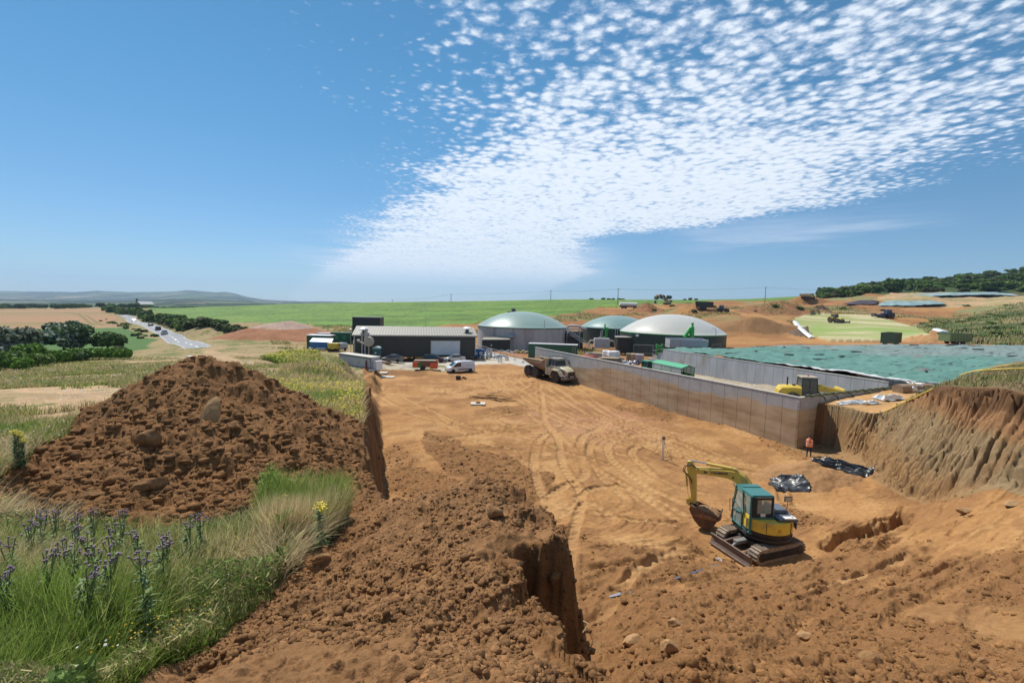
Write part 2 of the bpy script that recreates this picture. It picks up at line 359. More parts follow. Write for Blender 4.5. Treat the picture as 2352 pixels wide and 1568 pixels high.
A_ = inside(jx*0.5+Xg*.5, jy*.5+Yg*.5, HEAPA) & inU
B_x = inside(Xg,Yg,[(-3.7,8.1),(-1.0,7.8),(-1.0,9.5),(-2.7,12.6),(-4.3,12.2)])
dA, _ = seg_dist(Xg, Yg, HEAPA+[HEAPA[0]]); mA = np.where(A_, 1.0, 0)
B_ = (B_x&inU&(~A_)) | inside(jx*.4+Xg*.6, jy*.4+Yg*.6, HEAPB) | ((~inU) & (deE < 1.3) & (Yg < 9))
mB = B_.astype(float)
# photo-plane zone tests (only used to read zone outlines off the photo)
PXg = 1176+FOC*Ug*(CA+SA*((784-0)/FOC)*0)
def zone(pts):            # outline given as (px,py) with distances -> plan polygon
    return [P(*p)[:2] for p in pts]
WHEAT = zone([(-400,705,640),(150,709,600),(225,706,600),(270,730,330),(262,752,215),(0,757,208),(-400,760,200)])
GREEN1 = zone([(-400,762,195),(0,758,206),(262,754,212),(292,756,205),(355,785,140),(330,805,103),(280,815,95),(-400,860,60)])
GREEN2 = zone([(345,706,750),(700,700,750),(1500,689,760),(2300,680,760),(1960,686,520),(1800,692,400),(1580,700,335),(1380,707,300),(1280,728,222),(1160,737,212),(1000,752,184),(830,754,182),(640,750,190),(470,752,192),(420,735,240),(345,712,380)])
ROAD = [P(455,806,105)[:2],P(425,793,122)[:2],P(408,783,136)[:2],P(388,772,156)[:2],P(366,760,184)[:2],P(345,749,216)[:2],P(322,740,258)[:2],P(296,732,315)[:2],P(255,727,380)[:2]]
TRACKP = [P(560,842,62)[:2],P(470,800,100)[:2],P(640,790,110)[:2]]
YARD = [P(1025,803,125)[:2],P(1090,806,112)[:2],P(1140,818,102)[:2],P(1200,832,93)[:2],P(1235,842,88)[:2]]
LAG = zone([(1822,735,200),(1850,768,150),(1900,781,122),(2130,786,112),(2155,770,135),(2100,752,162),(2060,735,190),(1990,723,220),(1870,724,218)])
dRoad, aRoad = seg_dist(Xg, Yg, ROAD); dYard, _ = seg_dist(Xg, Yg, YARD)
wob = fbm(Xg,Yg,.12,3,71)*4*np.clip(Yg/150,0,1.5)
zW = inside(Xg+wob*.5, Yg+wob, WHEAT); z1 = inside(Xg+wob*.3, Yg+wob*.5, GREEN1); z2 = inside(Xg+wob*.2, Yg+wob*2, GREEN2)
zRoad = dRoad < 2.7; zYard = (dYard < 4.2) & ~inU; zLag = inside(Xg+wob*.3, Yg+wob, LAG)
floorz = (~inU) & (sdR < 0) & (Yg < 78)
# ---- fine relief
def rel(d): return np.clip(d/(2.2*0.0025*Yg+1e-6)-0.4, 0, 1)      # fade lumps too small for the grid
def rough_amt():
    a = np.full(Xg.shape, 0.15)
    a = np.where(floorz, 0.22+0.5*sstep(fbm(Xg,Yg,.12,3,81),0.05,.5), a)
    near = 1-sstep(Yg+fbm(Xg,Yg,.2,2,88)*7,12,24); a = np.where(floorz, np.maximum(a, near*.72*sstep(vn(Xg*.35,Yg*.35,83),-.1,.35)), a)
    # dark loose ground below the heap
    DP = [PZ(px,py,-11.75)[:2] for px,py in ((956,992),(1007,985),(1108,1026),(1185,1061),(1270,1110),(1250,1142),(1197,1155),(1121,1118),(1026,1086),(990,1040))]
    a = np.where(inside(Xg+fbm(Xg,Yg,.35,3,84)*1.5,Yg+fbm(Xg,Yg,.35,3,85)*2,DP), .8, a)
    a = np.where(mA > 0, 1.15, a); a = np.where(mB > 0, .82, a)
    return a
RA = rough_amt()
grass_zone = inU & (mA == 0) & (mB == 0) & (sdE > 0.25)
RA = np.where(grass_zone, 0.12, RA); RA = np.where((sdR>-3)&(sdR<.4)&(Yg<39), .06, RA)
face = (np.abs(sdE+0.4) < 0.5)
lump = np.zeros_like(Xg)
for cell, amp, sd_, dn in ((0.9,.12,101,.18),(0.42,.20,111,.30),(0.20,.36,121,.5),(0.10,.60,131,.7),(0.05,.66,141,.8)):
    lump = lump + clods(Xg+fbm(Xg,Yg,.6/cell,2,sd_+7)*cell*.35, Yg+fbm(Xg,Yg,.6/cell,2,sd_+8)*cell*.35, cell, sd_, dn)*cell*amp*1.35*rel(cell)*(.25+1.15*sstep(fbm(Xg,Yg,.28/cell,3,sd_+9),-.25,.35))
lump += fbm(Xg,Yg,1.3,5,91,0.6)*0.22
for fq,am in ((.9,.13),(2.4,.07),(6.0,.030)): lump += am*(1-np.abs(fbm(Xg,Yg,fq,2,93+int(fq)))*2.4)*rel(.5/fq)
z = base+lump*RA*np.where(Yg<3.5, .7, 1)
_a = Xg*.86+Yg*.5; _c = -Xg*.5+Yg*.86+fbm(Xg,Yg,.15,2,141)*1.6; swp = (1-np.abs(fbm(_a*.16,_c*1.1,1.0,4,143,.55))*2.6)*((Yg<24)&floorz&(Xg>1.2)); z += .17*swp
# smooth scraped undulation of the pit floor and mounds of the far earthworks
z += np.where(floorz, fbm(Xg,Yg,.22,3,95)*0.22, 0)
dig = (Yg > 96) & ~zRoad & ~zYard & ~zLag & ~z1 & ~zW & ~z2 & (Ug+fbm(Xg,Yg,.05,3,78)*.04 > -0.52)
z += np.where(dig, fbm(Xg,Yg,.045,5,97,.55)*2.3*sstep(Ug,-.55,-.42)*np.clip((Yg-96)/60,0,1)*(1-sstep(Yg,420,520)), 0)
def bump(px, py, Y, top, r, s=(1,1), sharp=1.0):
    global z
    cx, cy, cz = P(px,py,Y); d = np.hypot((Xg-cx)/(r*s[0]), (Yg-cy)/(r*s[1]))+fbm(Xg,Yg,2.5/r,3,int(px))*0.22
    z = z+top*np.clip(1-d,0,1)**sharp*(d<1)*(~zLag); return d < 1
MOUNDS = []
def farmound(name, label, px, py, Y, top, r, s=(1,1), col=None, sharp=1.0): MOUNDS.append((name,label,bump(px,py,Y,top,r,s,sharp),col))
farmound('soil_mound','long low brown earth mound with pale top behind the grassy bank on the left',655,772,138,5.0,21,(1.0,.75),(.27,.125,.065))
farmound('soil_mound','grass-flecked brown mound between the green crop field and the earth mound on the left',548,772,160,3.3,22,(1.1,.7))
farmound('soil_mound','dark grey gravel heap beside the green sheeted slope',1861,770,146,3.0,6.5,(1,1),(.12,.085,.065))
farmound('soil_mound','pointed brown heap at the crest left of the far excavator',1486,716,255,5.5,9.5,(1,1),(.26,.12,.06))
farmound('soil_mound','pale tussocky mound above the middle tank',1592,720,240,4.5,17,(1,.8))
farmound('soil_mound','dark brown heap just right of the pale dome, beside the haul road',1735,762,158,4.5,17,(1,.6),(.22,.12,.055))
farmound('soil_mound','wide brown heap above the haul road bend right of the tipping trailer',1800,724,225,5.5,20,(1.2,.7),(.25,.125,.06))
farmound('soil_mound','small black pile of soil behind the yellow sheeted slope tractor',1886,712,243,3.0,4.5,(1,1),(.08,.05,.035))
farmound('soil_mound','bare brown heap under the wooded hill near the yellow dump truck',1845,697,310,5.0,13,(1.3,.7))
farmound('soil_mound','sandy heap at the right foot of the green sheeted slope beside the olive trailer',2140,781,112,2.6,7.5,(1.2,.8),(.36,.2,.09))
farmound('soil_mound','small smooth earth heap beside the black sheets in the pit',1862,1085,31.5,1.2,3.4,(1,.8),(.30,.165,.075))
# tyre tracks pressed in the pit floor
TR = []
def track(pts, off=1.0, wdt=.26):
    P2 = [P(*p)[:2] for p in pts]; q = []
    for i in range(len(P2)-1):
        p0 = P2[max(i-1,0)]; p1 = P2[i]; p2 = P2[i+1]; p3 = P2[min(i+2,len(P2)-1)]
        for k in range(8):
            t = k/8; q.append(tuple(.5*((2*p1[j])+(-p0[j]+p2[j])*t+(2*p0[j]-5*p1[j]+4*p2[j]-p3[j])*t*t+(-p0[j]+3*p1[j]-3*p2[j]+p3[j])*t**3) for j in (0,1)))
    q.append(P2[-1]); TR.append((q, wdt))
def gy(py): return 11.3/((py-700)/1045.)
_ys = np.exp(np.linspace(math.log(4), math.log(110), 420))
def hitb(px, py):
    q = np.array([P(px,py,v) for v in _ys]); k = np.where(height(q[:,0],q[:,1]) >= q[:,2])[0]; return _ys[k[0]] if len(k) else 60.
def tk(L, w=.26): track([(a,b,hitb(a,b)) for a,b in L], 0, w)
tk([(1253,1152),(1235,1110),(1226,1060),(1240,1010),(1290,985),(1380,960)],.34)
tk([(1275,1190),(1335,1150),(1310,1100),(1290,1060),(1280,1010),(1248,960),(1242,900)],.3)
tk([(1250,1150),(1300,1120),(1345,1090),(1330,1040),(1345,1000),(1400,975),(1480,960)],.34)
tk([(1245,905),(1252,960),(1262,990),(1300,1020),(1340,1060),(1420,1110),(1500,1150),(1570,1180)],.3)
tk([(1370,1180),(1440,1160),(1385,1100),(1352,1050),(1370,1010),(1440,985)],.32)
tk([(1455,1000),(1400,1020),(1400,1050),(1440,1090),(1500,1130),(1570,1160),(1650,1190)],.32)
tk([(1540,1010),(1470,1025),(1450,1045),(1490,1085),(1560,1120),(1620,1140)],.32)
tk([(1300,1170),(1360,1130),(1430,1120),(1500,1160),(1560,1195)],.3)
tk([(1260,1200),(1330,1180),(1420,1190),(1540,1205)],.3)
tk([(1000,965),(1100,1010),(1180,1050),(1230,1080)],.3)
tk([(868,905),(900,930),(960,955),(1050,975),(1180,980)],.3)
tk([(848,893),(868,905),(880,890)],.3)
for k in range(9):     # long haul tracks curving down the pit from beside the truck
    a = k*13; tk([(1120+a*1.4,856+k*2),(1135+a*1.7,885),(1210+a*2.0,930+k*3),(1330+a*2.4,985+k*3),(1500+a*2.2,1040+k*4)],.28)
_rt = random.Random(8)
for k in range(14):
    a_, b_ = _rt.uniform(900,1500), _rt.uniform(900,1010); c_ = _rt.uniform(-.6,1.3); tk([(a_,b_),(a_+60,b_+30*c_),(a_+150,b_+65*c_),(a_+260,b_+95*c_)], _rt.choice((.16,.22,.28)))
for k in range(5): tk([(900+k*20,880+k*3),(1010+k*30,885+k*8),(1120+k*30,870+k*6),(1180+k*10,850)],.3)
tk([(1650,1075),(1740,1090),(1790,1120),(1800,1150)],.3); tk([(1560,1010),(1660,1050),(1730,1070)],.3); tk([(1600,1260),(1500,1300),(1420,1360),(1390,1420)],.3)
tk([(2010,1230),(2120,1180),(2200,1150)],.3); tk([(1750,1400),(1920,1350),(2100,1285),(2280,1215)],.2); tk([(1980,1390),(2140,1330),(2300,1265)],.2)
trk = np.zeros_like(Xg); rdg = np.zeros_like(Xg)
for q, wd in TR:
    qa = np.array(q); x0,x1,y0,y1 = qa[:,0].min()-1,qa[:,0].max()+1,qa[:,1].min()-1,qa[:,1].max()+1
    iy = np.where((vs_ >= y0)&(vs_ <= y1))[0]
    if len(iy) == 0: continue
    sl = slice(iy[0], iy[-1]+1); X = Xg[sl]; Y = Yg[sl]; ok = (X > x0)&(X < x1)
    d = np.full(X.shape, 9.0); a = np.zeros(X.shape); dd, aa = seg_dist(X[ok], Y[ok], q); d[ok] = dd; a[ok] = aa
    m = (1-sstep(d, wd*.75, wd*1.15))*floorz[sl]*sstep(fbm(X,Y,.35,3,int(abs(qa[0,0]*50))%900),-.38,.02)
    chev = np.sin((a+np.abs(d-wd*.0)*0.9)/0.10*1.0)
    rg_ = floorz[sl]*np.exp(-((d-wd*1.3)/.11)**2)*sstep(fbm(X,Y,.8,3,157),-.3,.25); rdg[sl] = np.maximum(rdg[sl], rg_)
    z[sl] += m*(-0.07+0.035*chev*rel(0.35)[sl]) + 0.08*rg_
    z[sl] -= m*(lump*RA)[sl]*0.85
    trk[sl] = np.maximum(trk[sl], m)
_b1 = Vector(B1)+EW*.4
CLAMP = [ew(.4,.1),(_b1.x,_b1.y),P(1500,803,88)[:2],P(2056,879,50)[:2],(49,52),ew(24.5,.3)]
cl_in = inside(Xg,Yg,CLAMP); z = np.where(cl_in, np.maximum(z, -11.3+1.6*np.clip((55-Yg)/8,0,1)+fbm(Xg,Yg,.8,3,99)*.04), z)

_de = np.hypot((Xg-12.15)/1.15, Yg-21.15)+fbm(Xg,Yg,1.2,2,151)*.3; _m = 1-sstep(_de,2.0,3.3); z = z*(1-_m)+(-11.47+.02*fbm(Xg,Yg,3,2,153)+(Xg-12.1)*.04)*_m
# ---- base colours (linear)
def c3(*c): return np.array(c, float)
def mixc(C, c, m): m = m[...,None]; return C*(1-m)+c*m
n1 = fbm(Xg,Yg,.35,5,201); n2 = fbm(Xg,Yg,2.2,4,211); n3 = fbm(Xg,Yg,.06,4,221)
SAND = c3(.345,.181,.070); SANDL = c3(.44,.258,.112); EARTH = c3(.208,.104,.042); EARTHD = c3(.15,.075,.035); RED = c3(.27,.115,.055)
C = np.zeros(Xg.shape+(3,))+SAND
C = mixc(C, SANDL, sstep(n1,.0,.5)*.6); C = mixc(C, EARTH*1.25, sstep(-n1-n2*.4,.05,.4)*.85)
purple = np.exp(-(((Xg-9)/9)**2+((Yg-47)/9)**2)); C = mixc(C, c3(.34,.17,.10), sstep(purple+n2*.5+n1*.4,.35,.85)*.7)
stre = fbm(Xg*.35-Yg*.9, Xg*.9+Yg*.12, .5, 4, 231); C = mixc(C, EARTH*1.2, sstep(stre,.08,.36)*.75*floorz)
C = mixc(C, EARTH*1.02, sstep(RA,.42,.72)*floorz*.9); C = mixc(C, EARTH, sstep(-Yg,-17,-10)*floorz*.55)
C = mixc(C, SAND*1.02, sstep(-swp,-.1,.75)*(Yg<24)*(Xg>1.2)*floorz*.6)
C = mixc(C, EARTH*1.1, rdg*.6*(1-trk))
C = mixc(C, SANDL*.98, trk*.6*(1-sstep(-Yg,-14,-9)*.7))
heapc = EARTH*(1+0.22*n2[...,None]); C = np.where((mA>0)[...,None], heapc*0.92, C); C = np.where((mB>0)[...,None], heapc*c3(1.08,1.12,1.2), C)
# strata on the dug faces
fU_ = fU(Xg,Yg)
fc = mixc(np.zeros_like(C)+EARTH*.95, EARTHD, sstep(fbm(arcE,base*1.5,1.2,3,241),-.1,.4)); C = np.where(((sdE<.12)&(sdE>-1.4)&(Yg<46+n1*6))[...,None], fc, C)
rh = base-(-8.2); strat = base+fbm(Xg,Yg,.3,3,251)*.7
rc = np.zeros_like(C)+c3(.26,.155,.072); rc = mixc(rc, c3(.245,.185,.105), sstep(strat,-9.4,-8.3)*(1-sstep(strat,-6.6,-6.0))*.65); rc = mixc(rc, c3(.27,.145,.07), sstep(strat,-6.3,-5.8)); rc = mixc(rc, c3(.13,.07,.035), sstep(strat,-5.25,-4.95)*(Yg<33)); rc = mixc(rc, EARTH, sstep(n2,.1,.6)*.5)
rf = (sdR > -3.2)&(sdR < .35)&(Yg < 39)&(Yg>17); C = np.where(rf[...,None], rc, C)
ledge = inR&(Yg<48)&(Yg>33.5)&(base<-7.3); C = np.where((ledge&(sdR>.3))[...,None], SANDL*1.0+n2[...,None]*.05, C)
turfR = inR&(sdR>.25)&~ledge&(Yg<60)
GRS = c3(.115,.125,.040); STRAW = c3(.30,.225,.115)
tc_ = mixc(np.zeros_like(C)+c3(.22,.155,.085), GRS, sstep(n1+n2*.6,-.05,.5)); C = np.where(turfR[...,None], tc_*.8, C)
# left grassland
gl = mixc(np.zeros_like(C)+STRAW*.95, GRS*1.15, sstep(n1*.9+n2*.6+n3*.5,-.1,.45))
bare = sstep(np.exp(-((Yg-26-(-Xg-20)*.10)/8.0)**2)*1.35+n1*.75+n2*.35, .58,.90)*(Xg<-12)+sstep(fbm(Xg,Yg*2.2,.07,4,261),.22,.42)*(Yg>32)*(Yg<95)*.9
bare = np.maximum(bare, (1-sstep(seg_dist(Xg,Yg,TRACKP)[0]+n1,.8,2.2)))
gl = mixc(gl, c3(.37,.25,.145)*(1+.25*n1[...,None]+.2*n2[...,None]), np.clip(bare-.9*(fbm(Xg,Yg*1.5,.5,3,273)>.28),0,1)); daisy = (vn(Xg*7,Yg*7,271)>.95)&(fbm(Xg,Yg,.3,3,272)>.12)&(Yg<80)&(Yg>12); gl = np.where(daisy[...,None], c3(.7,.7,.62), gl)
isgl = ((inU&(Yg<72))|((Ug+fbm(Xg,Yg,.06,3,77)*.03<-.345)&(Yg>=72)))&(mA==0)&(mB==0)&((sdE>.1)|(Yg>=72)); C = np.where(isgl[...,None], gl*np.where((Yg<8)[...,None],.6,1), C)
C = np.where((dig&(Ug<-.33)&(Yg<230))[...,None], mixc(gl, EARTH*1.3, sstep(n3+n1*.4,.0,.4)*.6*sstep(Ug,-.53,-.44)), C)
# far earthworks, scrub, fields
er = mixc(np.zeros_like(C)+EARTH*1.25, SAND*.95, sstep(n3+fbm(Xg,Yg,.15,3,281)*.6,.05,.4)); er = mixc(er, c3(.20,.19,.085), sstep(fbm(Xg,Yg*1.5,.035,5,291),.10,.35)*sstep(Yg,170,215)); er = mixc(er, RED, sstep(fbm(Xg,Yg,.08,3,295),.2,.5)*.5)
C = np.where((dig&(Ug>=-.33))[...,None], er, C)
haul = 1-sstep(seg_dist(Xg,Yg,[P(1640,708,245)[:2],P(1720,720,215)[:2],P(1775,740,188)[:2],P(1830,762,155)[:2],P(1900,785,118)[:2],P(2100,795,98)[:2],P(2400,800,90)[:2]])[0]+n1*1.5, 3.5, 6.5); C = mixc(C, SAND*1.02, haul*dig)
scr = inside(Xg+wob,Yg+wob*2,zone([(2090,745,170),(2200,722,220),(2352,700,240),(2700,680,240),(2700,800,85),(2352,797,82),(2180,783,108)])); C = np.where((scr&~(haul>.5))[...,None], mixc(np.zeros_like(C)+c3(.20,.17,.075), c3(.055,.085,.03), sstep(fbm(Xg,Yg*2,.08,4,301),-.15,.12)), C)
hillw = inside(Xg+wob*2,Yg+wob*3,zone([(1880,690,395),(2010,679,324),(2200,671,324),(2352,675,318),(2700,680,290),(2900,560,760),(1850,670,760)])); C = np.where(hillw[...,None], c3(.05,.075,.024)*(1+.3*n1[...,None]), C)
terr = inside(Xg+wob,Yg+wob*2,zone([(2000,700,285),(2352,703,232),(2700,700,220),(2700,682,290),(2352,684,308),(2050,688,345)])); C = np.where(terr[...,None], mixc(np.zeros_like(C)+c3(.30,.24,.12), c3(.42,.27,.15), sstep(n3+n1*.5,-.1,.3)), C)
crop = c3(.098,.178,.030)*(1+.45*fbm(Xg*.25,Yg,.16,4,317)[...,None]+.25*fbm(Xg,Yg*1.3,.7,3,319)[...,None]+.18*n1[...,None]+.30*n2[...,None]+.30*fbm(Xg*.35,Yg,.35,3,311)[...,None]+.35*(vn(Xg*2.5,Yg*1.2,313)-.5)[...,None]); crop = mixc(crop, c3(.17,.24,.04), sstep(n3,.05,.5)*.5)
C = np.where(z2[...,None], crop, C); z += np.where(z2, .45+fbm(Xg,Yg,.5,3,312)*.25, 0)
C = np.where(z1[...,None], c3(.075,.14,.04)*(1+.12*n1[...,None]), C)
wh = mixc(np.zeros_like(C)+c3(.315,.19,.105), c3(.235,.175,.08), sstep(fbm(Xg*.15,Yg,.03,3,321),-.05,.35)); tw = np.minimum(np.abs(seg_dist(Xg,Yg,[P(265,715,470)[:2],P(300,728,300)[:2],P(360,748,215)[:2]])[0]), 9)
tw1 = seg_dist(Xg,Yg,[P(150,712,440)[:2],P(175,716,400)[:2],P(205,727,300)[:2],P(228,742,245)[:2]])[0]; wh = mixc(wh, c3(.14,.13,.05), ((np.abs(tw1-1.6)<.7)*.8).astype(float)); C = np.where(zW[...,None], wh, C)
for _n,_l,_m,_c in MOUNDS:
    if _c: C = np.where(_m[...,None], c3(*_c)*(1+.25*n1+.15*n2)[...,None], C)
_mk = MOUNDS[0][2]; C = np.where((_mk&(z-base>2.6))[...,None], c3(.34,.24,.19)*(1+.2*n2[...,None]), C)
asp = c3(.26,.265,.275)*(1+.06*n1[...,None]); C = np.where(zRoad[...,None], asp, C)
C = np.where((zRoad&(dRoad>2.4)&(dRoad<2.52))[...,None], c3(.6,.6,.6), C); C = np.where((zRoad&(dRoad<.08+Yg*.0004)&((aRoad/9)%1<.5))[...,None], c3(.7,.7,.7), C)
C = np.where(zYard[...,None], c3(.40,.375,.33)*(1+.1*n1[...,None]), C)
apron = inside(Xg,Yg,zone([(868,831,89.5),(1095,828,94),(1100,818,100),(1170,822,100),(1190,838,90),(1040,845,84),(935,838,85.5),(868,838,85.5)])) & ~inU
C = np.where(apron[...,None], c3(.43,.38,.31)*(1+.12*n1[...,None]), C)
grav = inside(Xg+n1,Yg+n1*2,zone([(860,848,78),(1030,846,78),(1030,838,86),(880,838,85.5)]))&~inU&~apron; C = np.where(grav[...,None], mixc(np.zeros_like(C)+c3(.38,.33,.25), c3(.18,.17,.08), sstep(n1,0,.3)), C)
sl = np.zeros_like(C)+c3(.27,.29,.115); sl = mixc(sl, c3(.43,.38,.22), sstep(fbm(Xg*.4+Yg*.5,Yg*.3-Xg*.2,.14,4,331),-.1,.25)); sl = mixc(sl, c3(.20,.30,.07), sstep(fbm(Xg,Yg,.05,3,335)-((Yg-150)/120)**2*1.0,.0,.35)*.6); C = np.where(zLag[...,None], sl, C)
z += np.where(zLag, .35+fbm(Xg*.6+Yg*.4,Yg*.3,.25,3,337)*.12, 0)
z = np.where(zRoad, base+.02, z); z = np.where(zYard|apron, base+.03, z)
C = np.where(cl_in[...,None], c3(.34,.29,.22)*(1+.2*n1[...,None]), C)
C = np.clip(C*(1+.10*fbm(Xg,Yg,8,2,341)[...,None]), .01, .85)

C_soil = C.copy()
soil_m = vmat('soil', .95, (28.0,5.0), .26, .7, .035); grass_m = vmat('turf', .95, (20.0,3.0), .35, .6, .04); crop_m = vmat('crop_leaves', .8, (3.0,.6), .35, .9, .2); road_m = vmat('asphalt', .8, (6.0,.5), .10, .1, .01)
V = np.stack([Xg, Yg, z], -1).reshape(-1,3)
ii = (np.arange(NV-1)[:,None]*NU+np.arange(NU-1)[None]).ravel()
quads = np.stack([ii, ii+1, ii+1+NU, ii+NU], -1)
lab = np.zeros(Xg.shape, int)           # 0 ground
names = [('ground', soil_m)]
def setlab(m, name, mt): names.append((name, mt)); lab[m] = len(names)-1
setlab(isgl|turfR, 'grass_bank', grass_m); setlab((scr|hillw|terr)&~turfR, 'hillside', grass_m); setlab(z2, 'crop_field', crop_m); setlab(z1, 'pasture', grass_m); setlab(zW, 'wheat_field', grass_m)
setlab(zRoad, 'road', road_m); setlab(zYard|apron, 'yard_pavement', road_m); setlab(zLag, 'sheeted_slope', grass_m)
setlab(rf, 'dug_bank', soil_m)
setlab(mA>0, 'soil_mound', soil_m); iA = len(names)-1
setlab(mB>0, 'soil_mound', soil_m); iB = len(names)-1
mi = []
for nm, lb, mk, cc in MOUNDS: setlab(mk&~zLag, nm, soil_m if 'grass' not in lb and 'tussock' not in lb else grass_m); mi.append(len(names)-1)
ql = lab[:-1,:-1].ravel()
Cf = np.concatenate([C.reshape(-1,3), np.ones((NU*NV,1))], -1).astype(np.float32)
def submesh(name, sel, m):
    q = quads[sel]; uq, inv = np.unique(q, return_inverse=True); inv = inv.reshape(-1,4)
    me = bpy.data.meshes.new(name); me.vertices.add(len(uq)); me.vertices.foreach_set('co', V[uq].ravel().astype(np.float32))
    me.loops.add(inv.size); me.loops.foreach_set('vertex_index', inv.ravel().astype(np.int32))
    me.polygons.add(len(inv)); me.polygons.foreach_set('loop_start', np.arange(0, inv.size, 4, dtype=np.int32)); me.polygons.foreach_set('use_smooth', np.ones(len(inv), bool))
    me.update(calc_edges=True)
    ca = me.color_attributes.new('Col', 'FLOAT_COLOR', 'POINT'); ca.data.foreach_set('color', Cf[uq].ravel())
    me.materials.append(m); o = bpy.data.objects.new(name, me); COL.objects.link(o); return o
for k, (nm, mt) in enumerate(names):
    sel = np.where(ql == k)[0]
    if len(sel) == 0: continue
    o = submesh(nm, sel, mt)
    if k == iA: tag(o, 'large heap of loose dark brown soil on the grassy bank at left', 'soil heap')
    elif k == iB: tag(o, 'heap of brown soil clods in the foreground, dropping steeply at its right side', 'soil heap')
    elif k in mi: tag(o, MOUNDS[mi.index(k)][1], 'soil heap')
    else: o['kind'] = 'structure'
ZG = z
def Hn(x, y):
    """final ground height (arrays)"""
    y = np.clip(np.asarray(y,float), 1.16, 759); u = np.clip(np.asarray(x,float)/y, -1.499, 1.499)
    a = (u+1.5)/3*(NU-1); b = np.interp(y, vs_, np.arange(NV)); i = np.minimum(a.astype(int), NU-2); j = np.minimum(b.astype(int), NV-2); a = a-i; b = b-j
    return (ZG[j,i]*(1-a)+ZG[j,i+1]*a)*(1-b)+(ZG[j+1,i]*(1-a)+ZG[j+1,i+1]*a)*b
def H(x, y): return float(Hn(np.array([x]), np.array([y]))[0])
def zoneat(x, y):
    y = np.clip(y, 1.16, 759); i = np.clip(((x/y+1.5)/3*(NU-1)).astype(int), 0, NU-1); j = np.clip(np.interp(y, vs_, np.arange(NV)).astype(int), 0, NV-1); return j, i
def G(px, py, Y, dz=0.0):
    """point on the ground in the photo column px at distance Y"""
    p = P(px, py, Y); return (p[0], p[1], H(p[0], p[1])+dz)
def hit(px, py, y0=3, y1=400):
    """first ground point seen at a photo position"""
    ys = np.exp(np.linspace(math.log(y0), math.log(y1), 900)); q = np.array([P(px,py,v) for v in ys]); k = np.where(Hn(q[:,0],q[:,1]) >= q[:,2])[0]
    k = k[0] if len(k) else len(ys)-1
    return tuple(q[k])
# ---------------------------------------------------------------- sun and sky
EL, AZ = R(56), R(-38)      # azimuth from +Y, positive to the right
sv = Vector((math.sin(AZ)*math.cos(EL), math.cos(AZ)*math.cos(EL), math.sin(EL)))
sl_ = bpy.data.lights.new('sun', 'SUN'); sl_.energy = 5.0; sl_.angle = R(0.53); sl_.color = (1, .945, .85)
so = bpy.data.objects.new('sun', sl_); COL.objects.link(so); so.rotation_euler = sv.to_track_quat('Z', 'Y').to_euler()
W = bpy.data.worlds.new('World'); S.world = W; W.use_nodes = True; t = W.node_tree
bg = t.nodes['Background']
sky = nd(t, 'ShaderNodeTexSky', sky_type='NISHITA', sun_disc=False, sun_elevation=EL, sun_rotation=AZ, altitude=600, air_density=1.0, dust_density=0.0, ozone_density=3.0)
bg.inputs['Strength'].default_value = 0.090
tc = nd(t, 'ShaderNodeTexCoord'); sp = nd(t, 'ShaderNodeSeparateXYZ'); lk(t, tc, 'Generated', sp, 0)
def M(op, a, b=None, c=None, clamp=False):
    n = nd(t, 'ShaderNodeMath', operation=op, use_clamp=clamp)
    for i, q in enumerate((a, b, c)):
        if q is None: continue
        if isinstance(q, (int, float)): n.inputs[i].default_value = q
        else: t.links.new(q, n.inputs[i])
    return n.outputs[0]
def MR(v, a, b, c=0.0, d=1.0, smooth=True):
    n = nd(t, 'ShaderNodeMapRange', interpolation_type='SMOOTHSTEP' if smooth else 'LINEAR')
    t.links.new(v, n.inputs['Value'])
    for k, q in (('From Min', a), ('From Max', b), ('To Min', c), ('To Max', d)):
        if isinstance(q, (int, float)): n.inputs[k].default_value = q
        else: t.links.new(q, n.inputs[k])
    return n.outputs['Result']
X, Y, Z = sp.outputs
zc = M('MAXIMUM', Z, 0.012)
cx = M('DIVIDE', X, zc); cy = M('DIVIDE', Y, zc)
cv = nd(t, 'ShaderNodeCombineXYZ'); t.links.new(cx, cv.inputs[0]); t.links.new(cy, cv.inputs[1])
def noise(vec, scale, det=3.0, rough=.55, dist=0.0, out='Fac'):
    n = nd(t, 'ShaderNodeTexNoise', Scale=scale, Detail=det, Roughness=rough, Distortion=dist); t.links.new(vec, n.inputs['Vector']); return n.outputs[out]
wobn = noise(cv.outputs[0], 1.1, 5.0, .6); w2 = M('MULTIPLY', M('SUBTRACT', wobn, .5), 2.2)
wobs = noise(cv.outputs[0], 5.0, 3.0, .6); w3 = M('MULTIPLY', M('SUBTRACT', wobs, .5), .8)
# left and right borders of the cloud field, in the plane of the cloud layer
xl = M('SUBTRACT', -.58, M('MULTIPLY', M('MAXIMUM', M('SUBTRACT', cy, 2.9), 0.0), .50))
xr = M('SUBTRACT', 2.85, M('ADD', M('MULTIPLY', MR(cy, 4.6, 7.0), 1.55), M('MULTIPLY', MR(cy, 7.5, 14.0), -1.2)))
inl = MR(M('ADD', M('SUBTRACT', cx, xl), M('MULTIPLY', w2, 1.0)), -.75, 1.0)
inr = MR(M('ADD', M('SUBTRACT', xr, cx), M('MULTIPLY', w2, .9)), -.75, .75)
cover = M('MULTIPLY', inl, inr)
